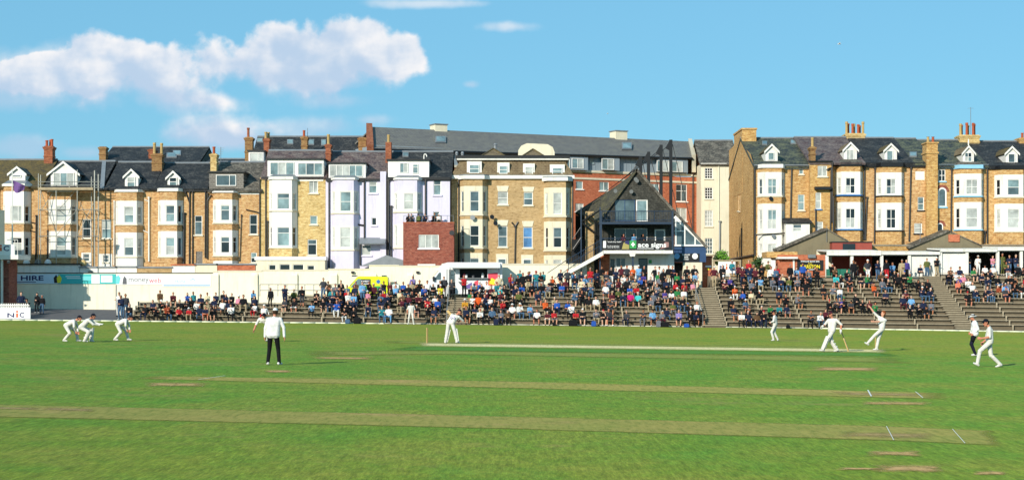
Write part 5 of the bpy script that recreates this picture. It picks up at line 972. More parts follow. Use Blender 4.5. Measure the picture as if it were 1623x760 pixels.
# ================================================================ clubhouse with the big slate gable
YC = 137.5; FC = Frame((0, YC, 0)); FB = Frame((0, YC - 1.9, 0))
G['bluep'] = paint('navy_blue_paint', '27476f', .5, .12); G['slatehung'] = slate('hung_slate', '454540', '33332f', '5f5d55', .25, .75); G['bluesteel'] = paint('blue_steel', '22354a', .5, .1)
def clubhouse():
    r = thing('clubhouse', 'black slate-gabled clubhouse with two blue balconies and a sponsor banner', 'building', (FC.px(1020, 450)[0], YC, 2.6)); D = 12
    ap = FC.px(1009.5, 268); le = FC.px(950, 349); re = FC.px(1120, 390); m0 = FC.px(1067, 333)
    # slate gable wall with the openings of both floors
    up = FC.rect(974, 1026.5, 316, 350.5); lo = [FC.rect(974, 1026, 361.5, 396), FC.rect(1037.5, 1054.5, 363, 397)]
    b0, zb = FC.px(950, 402); b1 = FC.px(1068.5, 402)[0]; z0 = FC.px(1000, 355)[1]
    mb = MB(); mb.fwall(FC, b0, b1, zb, z0, lo); [mb.face([FC.at(q[0], -.15, q[2]), FC.at(q[1], -.15, q[2]), FC.at(q[1], -.15, q[3]), FC.at(q[0], -.15, q[3])]) for q in lo + [up]]
    zt = up[3]; sl = (ap[1] - le[1]) / (ap[0] - le[0]); sr = (ap[1] - re[1]) / (re[0] - ap[0]); zl = ap[1] - (ap[0] - b0) * sl; zr = ap[1] - (b1 - ap[0]) * sr
    c0, c1 = ap[0] - (ap[1] - zt) / sl, ap[0] + (ap[1] - zt) / sr; mb.fwall(FC, c0, c1, z0, zt, [up])
    mb.face([FC.at(b0, 0, z0), FC.at(c0, 0, z0), FC.at(c0, 0, zt), FC.at(b0, 0, zl)]); mb.face([FC.at(c1, 0, z0), FC.at(b1, 0, z0), FC.at(b1, 0, zr), FC.at(c1, 0, zt)]); mb.face([FC.at(c0, 0, zt), FC.at(c1, 0, zt), FC.at(ap[0], 0, ap[1])])
    mb.face([FC.at(b0, 0, zb), FC.at(b0, -D, zb), FC.at(b0, -D, zl), FC.at(b0, 0, zl)][::-1]); mb.build('gable_wall', G['slatehung'], r)
    a, z = up[0], up[2]; w = up[1] - up[0]
    win(r, FC, (up[0], up[0] + w * .62, up[2], up[3]), 'two', 'mglass', 'bluep'); win(r, FC, (up[0] + w * .65, up[1], up[2], up[3]), 'plain', ('pglass',), bw=.1)
    win(r, FC, lo[0], 'three', 'dglass'); win(r, FC, lo[1], 'plain', 'dglass', bw=.12)
    # roof slopes
    mb = MB(); ov = .25; k = .5
    for e, s in ((le, -1), (re, 1)):
        dz = (ap[1] - e[1]) / abs(ap[0] - e[0]); p0, p1 = FC.at(e[0] + s * .1, ov, e[1] + .06 - .1 * dz), FC.at(ap[0], ov, ap[1] + .06); q0, q1 = FC.at(e[0] + s * .1, -D, e[1] + .06 - .1 * dz), FC.at(ap[0], -D, ap[1] + .06)
        if s < 0:
            er = Vector((px(912, 336, YC + 9).x, YC + 9, px(912, 336, YC + 9).z)); mb.cur = 1
            mb.hexa([p0 - Vector((0, 0, .22)), p0, p1, p1 - Vector((0, 0, .22)), er - Vector((0, 0, .22)), er, q1 + Vector((0, 0, -.02)), q1 - Vector((0, 0, .24))]); mb.cur = 0
        else: mb.slab(p1, p0, q0, q1, .22)
    mb.build('roof', [G['slateb'], slate('moss_slate', '54524a', '45433e', '6b6748', .35, .8)], r); mb = MB(); w0 = FC.at(le[0], -.05, le[1] - .15); mb.face([w0, er - Vector((0, 0, .25)), Vector((er.x, er.y, 2)), Vector((w0.x, w0.y, 2))][::-1]); mb.build('side_wall', G['slatehung'], r)
    # glazed lean-to corner on the right
    T = [FC.px(*p) for p in ((1069, 343), (1069, 388.5), (1117.5, 388.5))]; mb = MB(); mb.fprism(FC, [T[1], T[2], T[0]], .0, .04); gl = mb.build('corner_window', G['mglass'], r)
    mb = MB()
    def bar(p, q, t): 
        p, q = Vector((p[0], 0, p[1])), Vector((q[0], 0, q[1])); d = (q - p).normalized(); n = Vector((-d.z, 0, d.x)) * t; mb.fprism(FC, [(v.x, v.z) for v in (p - n, q - n, q + n, p + n)], .042, .12)
    bar(T[0], T[2], .13); 
    for x, y in ((1071, 345), (1085, 358), (1101.5, 374)): a, z = FC.px(x, y); mb.fbox(FC, a - .06, a + .06, .05, .11, T[1][1], z)
    mb.fbox(FC, T[1][0], T[2][0], .044, .125, T[1][1] - .08, T[1][1] + .06); a0, z = FC.px(1069, 366); a1 = FC.px(1085, 366)[0]; mb.fbox(FC, a0, a1, .048, .1, z - .05, z + .05); mb.build('corner_window_frame', G['upvc'], gl)
    a0, a1, z0, z1 = FC.rect(1068.7, 1119, 390, 415); mb = MB(); mb.fbox(FC, a0, a1, -1, 0, z0, z1); mb.build('blue_wall', G['bluep'], r)
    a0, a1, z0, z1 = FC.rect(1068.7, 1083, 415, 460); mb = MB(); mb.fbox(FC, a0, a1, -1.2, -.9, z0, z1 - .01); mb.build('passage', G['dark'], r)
    a0, a1, z0, z1 = FC.rect(1083, 1113, 415.3, 460); mb = MB(); mb.fbox(FC, a0, a1, -1, -.05, z0, z1); mb.build('garage_door', G['creamr'], r)
    # ground floor
    h = [FC.rect(1012, 1026.5, 409, 450), FC.rect(967.5, 974, 410, 450), FC.rect(976, 992, 408, 424)]
    a0, a1, z0, z1 = FC.rect(966.5, 1068.5, 402, 460); mb = MB(); mb.fwall(FC, a0, a1, z0, z1 - .01, h); [mb.face([FC.at(q[0], -.15, q[2]), FC.at(q[1], -.15, q[2]), FC.at(q[1], -.15, q[3]), FC.at(q[0], -.15, q[3])]) for q in h]; mb.build('ground_floor_wall', G['white'], r)
    for q, g in ((h[0], 'dglass'), (h[1], 'dglass'), (h[2], 'mglass')): win(r, FC, q, 'top' if g == 'dglass' else 'two', g, frame='black' if g == 'dglass' else 'upvc')
    a0, a1, z0, z1 = FC.rect(946, 966.3, 402, 460); mb = MB(); mb.fbox(FC, a0, a1, -.5, .02, z0, z1 - .015); mb.build('brick_panel', G['red2'], r)
    flat(r, FC, 1028, 1033, 411.5, 417, INK['green'], 'fire_sign', .01)
    # balconies
    for (x0, x1, y0, y1, m) in ((950, 1067, 351.5, 355, 'bluesteel'), (956, 1066.5, 396.5, 401.5, 'white')):
        a0, a1, z0, z1 = FB.rect(x0, x1, y0, y1); mb = MB(); mb.fbox(FB, a0, a1, -1.89, 0, z0, z1); mb.build('balcony_floor', G[m], r)
    for x in (952.5, 1066): a, zt = FB.px(x, 334); zb = FB.px(x, 400)[1]; mb = MB(); mb.fbox(FB, a - .08, a + .08, -.16, -.01, zb, zt); mb.build('balcony_post', G['bluesteel'], r)
    a, zt = FB.px(1003.5, 402); mb = MB(); mb.fbox(FB, a - .08, a + .08, -.4, -.24, 2.9, zt); mb.build('balcony_post', G['bluesteel'], r)
    a0, a1, z0, z1 = FB.rect(997, 1008, 400, 406); mb = MB(); mb.fprism(FB, [(a0 + .1, z0), (a1 - .1, z0), (a1, z1), (a0, z1)], -.6, -.02); mb.build('bracket', G['white'], r)
    for yt, yb in ((334.5, 351), (377.5, 396)):
        a0, zt = FB.px(952.5, yt); a1, zb = FB.px(1066, yb); mb = MB(); mb.tube(FB.at(a0, -.08, zt), FB.at(a1, -.08, zt), .035); mb.tube(FB.at(a0, -.08, zb + .12), FB.at(a1, -.08, zb + .12), .025)
        n = 44
        for i in range(n + 1): a = a0 + (a1 - a0) * i / n; mb.tube(FB.at(a, -.08, zb), FB.at(a, -.08, zt), .014 if i % 11 else .035, 5)
        mb.build('railing', G['bluesteel'], r)
    for x, y in ((1008, 284.5), (1010, 287), (1001, 304), (976, 303)): a, z = FC.px(x, y); mb = MB(); mb.tube(FC.at(a, 0, z), FC.at(a, .3, z + .05), .04); mb.lathe([(.05, 0), (.16, .12), (.17, .2)], FC.at(a, .25, z + .05), (-.3, -1, -.3), 10); mb.build('floodlight', G['grey'], r)
    # banner on the lower rail
    fb = Frame((0, YC - 1.9 - .04, 0)); bn = thing('banner', 'black sponsor banner with white lettering hung on the lower balcony rail', 'banner', FB.at(FB.px(1010, 396)[0], .04, FB.px(1010, 396)[1]))
    banner(bn, 955.5, 1064, 381, 395.5, INK['black'], 'sheet', fb, 0, .03)
    a = letters(bn, fb, 'ace signs', 1011, 1056, 384, 394, INK['white'], .04)
    for x0, x1, y0, y1, c in ((956, 960.5, 381.5, 392.5, 'white'),): flat(bn, fb, x0, x1, y0, y1, INK[c], 'print', .032)
    letters(bn, fb, '"south bay deals"', 962.5, 985, 382, 384.2, INK['white'], .036); letters(bn, fb, 'for the programme', 962.5, 981.5, 388.8, 390.6, INK['white'], .036); letters(bn, fb, 'www.sp-uk.com', 962.5, 981.5, 391, 392.8, INK['white'], .036)
    flatpoly(bn, fb, [(985.5, 394.5), (997, 394.5), (997.5, 383), (993, 381.5), (988, 385)], INK['muted'], 'print', .033); flatpoly(bn, fb, [(990, 385), (997, 388), (997.5, 381.2), (992, 381.2)], INK['navy'], 'print', .041)
    flatpoly(bn, fb, [(1046, 394.5), (1060, 391), (1060, 383.5), (1054, 383.2)], INK['dusty'], 'print', .033, .003)
    flat(bn, fb, 1010, 1036, 393, 393.9, INK['white'], 'print', .042)
    sg = thing('first_aid_sign', 'square green sign with a white cross on the balcony banner', 'sign', fb.at(fb.px(1003, 393)[0], .06, fb.px(1003, 393)[1]))
    banner(sg, 998, 1008.5, 381, 393.5, INK['green'], 'board', fb, .045, .07); flat(sg, fb, 1000.3, 1006.3, 386, 388.2, INK['white'], 'cross', .072); flat(sg, fb, 1002.2, 1004.4, 383.6, 390.6, INK['white'], 'cross', .0795)
    for k, (x0, x1) in enumerate(((1068.8, 1108.5),)):
        sg = thing('wall_sign', 'black sign with a grey disc and a white disc on the blue wall', 'sign', FC.at(FC.px(1088, 414)[0], .05, FC.px(1088, 414)[1])); banner(sg, x0, x1, 401.5, 414.3, INK['black'], 'board', FC)
        for x, c in ((1072.8, 'skyb'), (1101.5, 'white')):
            a, z = FC.px(x, 405.7, .05); mb = MB(); mb.fprism(FC, [(a + math.cos(t) * .24, z + math.sin(t) * .24) for t in [2 * math.pi * i / 20 for i in range(20)]], .052, .06); mb.build('disc', INK[c], sg)
        letters(sg, FC, 'TROLLEY', 1081, 1094, 402.3, 404.8, INK['white'], .056); letters(sg, FC, 'BAR', 1084, 1091, 406, 408.4, INK['white'], .056); letters(sg, FC, 'KITCHEN', 1083.5, 1091.5, 409.6, 411.6, INK['white'], .056)
    # outside stair with its white stringer, and the iron stair up to the top balcony
    st = thing('outside_stair', 'outside stair with a thick white stringer and grey railings', 'stair', FB.at(FB.px(910, 440)[0], 0, 2.9)); s0, s1 = FB.px(901, 429), FB.px(956.5, 397); q0, q1 = FB.px(897, 437), FB.px(956.5, 404)
    mb = MB(); mb.fprism(FB, [q0, q1, s1, s0], -.12, .0); mb.build('stringer', G['white'], st); mb = MB(); mb.fprism(FB, [q0, q1, s1, s0], -1.3, -1.18); mb.build('stringer', G['white'], st)
    for i in range(14): t = (i + .5) / 14; a = s0[0] + (s1[0] - s0[0]) * t; z = s0[1] + (s1[1] - s0[1]) * t - .12; mb = MB(); mb.fbox(FB, a - .14, a + .14, -1.175, -.125, z - .03, z + .02); mb.build('tread', G['grey'], st)
    mb = MB(); h = 1.0
    for hh in (h, h * .55): mb.tube(FB.at(s0[0], -.06, s0[1] + hh), FB.at(s1[0], -.06, s1[1] + hh), .03)
    for i in range(15): t = i / 14; a = s0[0] + (s1[0] - s0[0]) * t; z = s0[1] + (s1[1] - s0[1]) * t; mb.tube(FB.at(a, -.06, z), FB.at(a, -.06, z + h), .03 if i % 5 == 0 else .012, 5)
    a0, z = FB.px(868, 438); mb.tube(FB.at(a0, -.06, z + .3), FB.at(s0[0], -.06, s0[1] + h), .03); mb.build('railing', G['bluesteel'], st)
    ir = thing('iron_stair', 'dark iron stair climbing to the upper balcony', 'stair', FB.at(FB.px(930, 440)[0], -.5, 2.9)); mb = MB()
    for (xa, ya), (xb, yb) in (((952, 376), (921, 352)), ((921, 352), (951, 333)), ((908, 395), (921, 376))):
        pa, pb = FB.px(xa, ya, -.9), FB.px(xb, yb, -.9)
        for bb in (-.5, -1.3): mb.tube(FB.at(pa[0], bb, pa[1]), FB.at(pb[0], bb, pb[1]), .06); mb.tube(FB.at(pa[0], bb, pa[1] + .9), FB.at(pb[0], bb, pb[1] + .9), .025)
        for i in range(7): t = i / 6; a = pa[0] + (pb[0] - pa[0]) * t; z = pa[1] + (pb[1] - pa[1]) * t; mb.fbox(FB, a - .13, a + .13, -1.28, -.52, z, z + .035); mb.tube(FB.at(a, -.5, z), FB.at(a, -.5, z + .9), .012, 4)
    mb.build('flight', G['black'], ir); mb = MB(); a0, a1, z0, z1 = FB.rect(928, 941.5, 335, 400, -1.5); mb.fbox(FB, a0, a1, -1.9, -1.35, 3, z1); mb.build('support_wall', G['tan'], ir)
    for x in (921, 951): a, z = FB.px(x, 332, -.5); mb = MB(); mb.fbox(FB, a - .05, a + .05, -.55, -.45, 3, z + .2); mb.build('post', G['bluesteel'], ir)
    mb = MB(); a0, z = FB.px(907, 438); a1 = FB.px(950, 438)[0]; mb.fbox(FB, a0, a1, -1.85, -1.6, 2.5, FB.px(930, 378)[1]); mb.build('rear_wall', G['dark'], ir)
clubhouse()
def masts():
    Ym = YC + 3.2
    ms = []
    for k, (x, yt, yb) in enumerate(((1015.5, 248, 283), (1028, 240.5, 292), (1047.8, 229.5, 312), (1063.2, 221.5, 326))):
        p, q = px(x, yb, Ym), px(x, yt, Ym); r = thing('roof_mast', ('shortest of the black masts, nearest the gable apex', 'second shortest black roof mast, just right of the apex', 'second tallest black roof mast', 'tallest black mast at the right, with stay cables')[k], 'mast', p, 'black masts rising through the clubhouse roof')
        mb = MB(); mb.box(p.x - .13, p.x + .13, Ym - .13, Ym + .13, p.z - .6, q.z); mb.build('post', G['black'], r); mb = MB(); mb.fprism(Frame((0, Ym, 0)), [(q.x - .48, q.z - .72), (q.x - .131, q.z - .9), (q.x - .131, q.z - .1)], -.05, .05); mb.build('gusset', G['black'], r)
        c = MB(); ends = ((1000 - 14 * k, 275 + 10 * k), (x + 12 + 9 * k, yb + 18 + 10 * k)); s = Vector((q.x - .32, Ym, q.z - .6)); c.tube(s, px(ends[0][0], ends[0][1], Ym), .03, 5); c.tube(Vector((q.x + .15, Ym, q.z - .4)), px(min(ends[1][0], 1100), ends[1][1], Ym), .03, 5); c.build('cable', G['black'], r)
masts()
# ================================================================ wall, pillar, sign and bar to the right of the clubhouse
YB = 138.6; FBAR = Frame((0, YB, 0))
def bar_side():
    r = thing('brick_pillar', 'square red brick gate pillar beside the cream garage door', 'pillar', (FBAR.px(1121, 455)[0], YB, 2.9)); a0, a1, z0, z1 = FBAR.rect(1114, 1128.5, 407.5, 455); mb = MB(); mb.fbox(FBAR, a0, a1, -.8, 0, 2.6, z1); mb.build('shaft', G['red2'], r)
    mb = MB(); mb.fbox(FBAR, a0 - .06, a1 + .06, -.86, .06, z1 + .002, z1 + .13); mb.build('cap', G['red'], r); flat(r, FBAR, 1118, 1127.5, 420.5, 423, INK['white'], 'notice', .005); flat(r, FBAR, 1120.5, 1124, 424.5, 427.5, INK['yellow'], 'notice', .005)
    s = thing('sponsor_hoarding', 'white NIC hoarding standing on posts against the ochre gable', 'sign', (FBAR.px(1152, 452)[0], YB, 3.0)); banner(s, 1138.5, 1165.5, 414.5, 432.5, INK['white'], 'board', FBAR); banner(s, 1149, 1157, 434, 438, INK['white'], 'board', FBAR)
    letters(s, FBAR, 'N', 1140.5, 1148, 420.5, 427, INK['navy'], .06); flat(s, FBAR, 1150.3, 1153, 421.3, 427, INK['orange'], 'letter_stem', .054); flat(s, FBAR, 1150.3, 1153, 418, 420.2, INK['orange'], 'letter_dot', .054); letters(s, FBAR, 'C', 1155, 1161.5, 420.3, 426.8, INK['navy'], .06)
    a0, a1, z0, z1 = FBAR.rect(1130, 1174.5, 411.5, 413.8); mb = MB(); mb.fbox(FBAR, a0, a1, -.1, .05, z0, z1)
    for a in (a0, a1 - .15): mb.fbox(FBAR, a, a + .15, -.1, .04, 2.6, z0)
    mb.build('frame', G['timber'], s)
    mb = MB(); a0, a1, z0, z1 = FBAR.rect(1129, 1240, 418, 450); mb.fbox(FBAR, a0, a1, -.6, -.3, 2.5, z1 - .9); w = mb.build('boundary_wall', G['ochre']); tag(settle(w), 'low ochre brick wall behind the NIC hoarding and standing spectators', 'wall')
    for x, y, rr in ((1139, 401, .42), (1147, 398, .48), (1202, 409, .35)):
        c = px(x, y + 8, YB + 1); b = thing('bush', 'bright green leafy bush above the hoarding' if x < 1143 else ('darker green bush beside the gable end' if x < 1160 else 'small dark bush growing against the gable wall'), 'bush', (c.x, c.y, 2.6)); leaves(b, c + Vector((0, 0, .05)), rr, 420, ('6da02c' if x < 1160 else '3c5a2a'))
        mb = MB(); mb.tube((c.x, c.y, 2.6), c + Vector((.05, 0, .3)), .05, 6, .02); mb.build('stem', G['timber'], b)
    b = thing('popular_bank_bar', 'red brick bar with a white flat roof and a black bar sign', 'bar', (FBAR.px(1270, 450)[0], YB, 3.2)); a0, a1, z0, z1 = FBAR.rect(1233, 1308, 409, 455); mb = MB(); mb.fbox(FBAR, a0, a1, -3.2, 0, 2.6, z1 + .3); mb.build('wall', G['red2'], b)
    a0, a1, z0, z1 = FBAR.rect(1231, 1263, 407, 410); mb = MB(); mb.fbox(FBAR, a0, a1, -3.2, .5, z0, z1); mb.build('roof_edge', G['white'], b); a0, a1, z0, z1 = FBAR.rect(1256.5, 1259, 410, 455); mb = MB(); mb.fbox(FBAR, a0, a1, 0, .12, 2.6, z1); mb.build('post', G['white'], b)
    a0, a1, z0, z1 = FBAR.rect(1221, 1229, 412, 452); mb = MB(); mb.fbox(FBAR, a0, a1, -.2, .05, 2.6, z1); mb.build('door', G['white'], b); a0, a1, z0, z1 = FBAR.rect(1216, 1265, 398.5, 406.8); mb = MB(); mb.fbox(FBAR, a0, a1, -3, -.3, z0 - .05, z1); mb.build('parapet', G['stock'], b)
    a, z = FBAR.px(1286, 405.5); mb = MB(); mb.fbox(FBAR, a - .32, a + .32, 0, .25, z - .16, z + .12); mb.build('lamp', G['grey'], b)
    s = thing('bar_sign', 'black bar sign with yellow and white lettering on red brick', 'sign', FBAR.at(FBAR.px(1284, 428)[0], .05, FBAR.px(1284, 428)[1])); banner(s, 1263.5, 1305, 412, 428.5, INK['black'], 'board', FBAR); letters(s, FBAR, 'POPULAR BANK BAR', 1269.5, 1299, 412.9, 415, INK['white'], .056); letters(s, FBAR, 'from', 1281, 1287, 416.3, 418, INK['yellow'], .056); letters(s, FBAR, 'MARSTON', 1269, 1299.5, 419.3, 425, INK['yellow'], .056); letters(s, FBAR, "BEERS", 1283, 1292, 426, 427.5, INK['white'], .056)
def leaves(parent, c, r, n, col, name='foliage', sz=.11):
    mb = MB(); cl = [c + Vector((rnd.gauss(0, .5), rnd.gauss(0, .5), rnd.gauss(0, .5))) * r for _ in range(9)]
    for i in range(n):
        p = rnd.choice(cl) + Vector((rnd.gauss(0, 1), rnd.gauss(0, 1), rnd.gauss(0, 1))) * r * .28; a = Vector((rnd.gauss(0, 1), rnd.gauss(0, 1), rnd.gauss(0, 1))).normalized(); b = a.orthogonal().normalized(); s = sz * (.6 + .8 * rnd.random()); mb.face([p, p + a * s + b * s * .4, p + a * s * 2, p + a * s - b * s * .4])
    return mb.build(name, paint('leaf_' + col, col, .6, .35, 6), parent)
bar_side()
def shelters():
    F = Frame((0, 138.4, 0)); secs = [(1308.5, 1394.5, 397, 404.5, [1349]), (1395, 1487.5, 399, 403.5, [1440]), (1488, 1578, 394.5, 399, [1531]), (1578.5, 1800, 392, 397, [1617, 1665, 1720])]
    lab = ('open white shelter over the green bar tables', 'white shelter with a dark bay and a solid white panel, two men in front', 'white shelter section over the standing drinkers right of the white panel', 'white open shelter at the right edge of the terracing')
    for k, (x0, x1, y0, y1, posts) in enumerate(secs):
        r = thing('spectator_shelter', lab[k], 'shelter', (F.px((x0 + x1) / 2, 445)[0], 138.4, 3.4), 'white shelters behind the right terracing'); a0, a1, zb, zt = F.rect(x0, x1, y0, y1); 
        mb = MB(); mb.slab(F.at(a0, .5, zt), F.at(a1, .5, zt), F.at(a1, -4, zt + .2), F.at(a0, -4, zt + .2), .12); mb.build('roof', G['white'], r)
        mb = MB(); mb.fbox(F, a0, a1, .38, .5, zb, zt - .13); mb.build('fascia', G['white'], r)
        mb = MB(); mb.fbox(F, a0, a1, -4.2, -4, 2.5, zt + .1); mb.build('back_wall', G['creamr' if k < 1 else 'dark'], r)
        for x in [x0 + 1.2] + posts + ([x1 - 1] if k == 3 else []): a = F.px(x, 420)[0]; mb = MB(); mb.fbox(F, a - .12, a + .12, .1, .36, 2.5, zb + .02); mb.build('post', G['white'], r)
        mb = MB(); s0, s1 = F.at(a0 + .15, .05, zb), F.at(a1 - .15, .05, zb); mb.fprism(F, [(a0 + .1, zb - .08), (a1 - .1, zb - .08), (a1 - .1, zb + .1), (a0 + .1, zb + .1)], -.05, .0); mb.build('beam', G['zinc'], r)
        for pa in ([(1442, 1484)] if k == 1 else [(1489, 1530)] if k == 2 else []):
            q0, q1 = F.px(pa[0], 420)[0], F.px(pa[1], 420)[0]; mb = MB(); mb.fbox(F, q0, q1, .05, .18, 2.5, zb - .1); mb.build('panel', G['white'], r)
    # roofs and walls that show over the shelters
    F2 = Frame((0, 142.6, 0)); r = thing('shed', 'low red brick shed with a grey sloping roof above the bar', 'outbuilding', (F2.px(1320, 400)[0], 142.6, 3)); a0, a1, z0, z1 = F2.rect(1318, 1381, 384.5, 400); mb = MB(); mb.fbox(F2, a0, a1, -1, .3, 2.5, z1); mb.build('wall', paint('red_render', '8f4034', .8, .15), r); mb = MB(); mb.fbox(F2, a0 - .05, a1 + .05, -1.05, .36, z1 + .003, z1 + .1); mb.build('coping', G['black'], r); w = F2.rect(1334.5, 1354, 386, 397); mb = MB(); mb.fbox(F2, w[0], w[1], .3, .36, w[2], w[3]); mb.build('window', G['dglass'], r)
    F3 = Frame((0, 143.4, 0))
    for lab_, pts, m, dark in (('grey roofed outbuilding with a rendered gable above the bar', ((1232, 396), (1352, 396), (1345, 383), (1311, 361.5)), 'stonegrey', ((1230, 395), (1309, 361.5))), ('outbuilding with a grey gable and brown roof right of the boarded window', ((1445, 397), (1560, 397), (1556, 390), (1502, 364.5)), 'stonegrey', ((1438, 391), (1502, 364)))):
        r = thing('outbuilding', lab_, 'outbuilding', F3.at(F3.px((pts[0][0] + pts[1][0]) / 2, 396)[0], 0, 3)); P3 = [F3.px(*p) for p in pts]; P3[0] = (P3[0][0], 2.5); P3[1] = (P3[1][0], 2.5); ex = [P3[0], P3[1], P3[2], P3[3]] + [F3.px(dark[0][0] + 4, dark[0][1] + 1)]
        mb = MB(); mb.fprism(F3, ex, -2.2, 0); mb.build('gable', G.setdefault('stonegrey', paint('grey_render', '7d745c', .9, .15, 1.2, dirt='5f5846')), r)
        mb = MB(); p, q = F3.px(*dark[0]), F3.px(*dark[1]); mb.slab(F3.at(p[0], .25, p[1]), F3.at(q[0], .25, q[1]), F3.at(q[0], -2.3, q[1] + .1), F3.at(p[0], -2.3, p[1] + .1), .18); e = P3[2]; mb.slab(F3.at(q[0], .1, q[1]), F3.at(e[0], .1, e[1] + .1), F3.at(e[0], -2.3, e[1] + .1), F3.at(q[0], -2.3, q[1]), .1); mb.build('roof', G['slateb'], r)
        if pts[0][0] > 1400: w = F3.rect(1503, 1520.5, 371.5, 383); mb = MB(); mb.fbox(F3, w[0], w[1], .0, .12, w[2], w[3]); mb.build('brick_patch', G['red2'], r)
        a, z = F3.px(1310 if pts[0][0] < 1400 else 1458, 372); mb = MB(); mb.tube(F3.at(a, .1, z - .6), F3.at(a, .1, z + .8), .025, 5); mb.tube(F3.at(a - .2, .1, z + .5), F3.at(a + .2, .1, z + .5), .015, 4); mb.build('aerial', G['grey'], r)
    r = thing('rear_wall', 'long low wall of brick and concrete coping running behind the shelters', 'wall', F3.at(F3.px(1500, 397)[0], -.5, 3)); a0, a1, z0, z1 = F3.rect(1380, 1660, 390, 397, -.8); mb = MB(); mb.fbox(F3, a0, a1, -.8, -.5, 2.5, z1); mb.build('wall', G['stock'], r); mb = MB(); mb.fbox(F3, a0, a1, -.85, -.45, z1 + .003, z1 + .15); mb.build('coping', G['concrete'], r)
    # bar furniture
    Ft = Frame((0, 137.6, 0)); 
    for k, (x0, x1) in enumerate(((1311, 1331), (1332, 1347.5))):
        t = thing('bar_table', ('left bar table under a green cloth', 'right bar table under a green cloth, a tray on top')[k], 'table', Ft.at(Ft.px((x0 + x1) / 2, 440)[0], 0, 3.75)); a0, a1, z0, z1 = Ft.rect(x0, x1, 426, 441); mb = MB(); mb.fbox(Ft, a0, a1, -.8, 0, z0, z1); mb.build('tablecloth', paint('green_cloth', '1f6f5b', .8, .15), t)
    t = thing('picnic_table', 'pale wooden picnic table under the shelter with the man in red shorts', 'table', Ft.at(Ft.px(1420, 440)[0], 0, 3.75)); b = parent_loc(t); w = paint('pine', 'b98d4f', .7, .2)
    for i in range(4): mb = MB(); mb.box(b.x - .85, b.x + .85, b.y + .05 + i * .17, b.y + .2 + i * .17, b.z + .72, b.z + .76); mb.build('plank', w, t)
    for s in (-.7, .7): mb = MB(); mb.tube((b.x + s, b.y - .1, b.z), (b.x + s, b.y + .4, b.z + .72), .05); mb.tube((b.x + s, b.y + .9, b.z), (b.x + s, b.y + .3, b.z + .72), .05); mb.box(b.x + s - .05, b.x + s + .05, b.y - .3, b.y + 1.1, b.z + .38, b.z + .46); mb.build('leg', w, t)
    for y in (-.35, .95): mb = MB(); mb.box(b.x - .85, b.x + .85, b.y + y - .02, b.y + y + .2, b.z + .465, b.z + .5); mb.build('seat', w, t)
shelters()
# ================================================================ terracing
YF, RISE, TREAD = 126.4, .34, .85
def tz(X, k): return gz(X) + .05 + RISE * k
STANDS = [  # pixel range along the front, rows, label
    (203, 440, 4, 'low timber-benched terracing in front of the long cream wall', 'under long wall'),
    (440, 706, 6, 'timber-benched terracing in front of the yellow van', 'before yellow van'),
    (742, 800, 6, 'short block of benched terracing below the white food truck', 'below food truck'),
    (800, 1113, 9, 'crowded timber-benched terracing below the clubhouse', 'below clubhouse'),
    (1151, 1516, 12, 'tall timber-benched terracing below the red brick bar', 'below bar'),
    (1544, 1860, 13, 'tall half-empty terracing at the far right of the ground', 'in far right block')]
STAIRS = [(706, 742, 6, 'concrete stairway up to the white food truck'), (1113, 1151, 9, 'concrete stairway between the clubhouse block and the bar block'), (1516, 1544, 12.5, 'concrete stairway beside the far right block')]
def fx(x): return (x - CX) * YF / FPX
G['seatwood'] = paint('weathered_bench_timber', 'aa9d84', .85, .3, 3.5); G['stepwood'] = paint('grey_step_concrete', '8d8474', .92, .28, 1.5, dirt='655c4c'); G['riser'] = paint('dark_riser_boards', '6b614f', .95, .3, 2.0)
def linked(name, me, parent, loc):
    o = bpy.data.objects.new(name, me); COL.objects.link(o); o.parent = parent; o.location = loc; return o
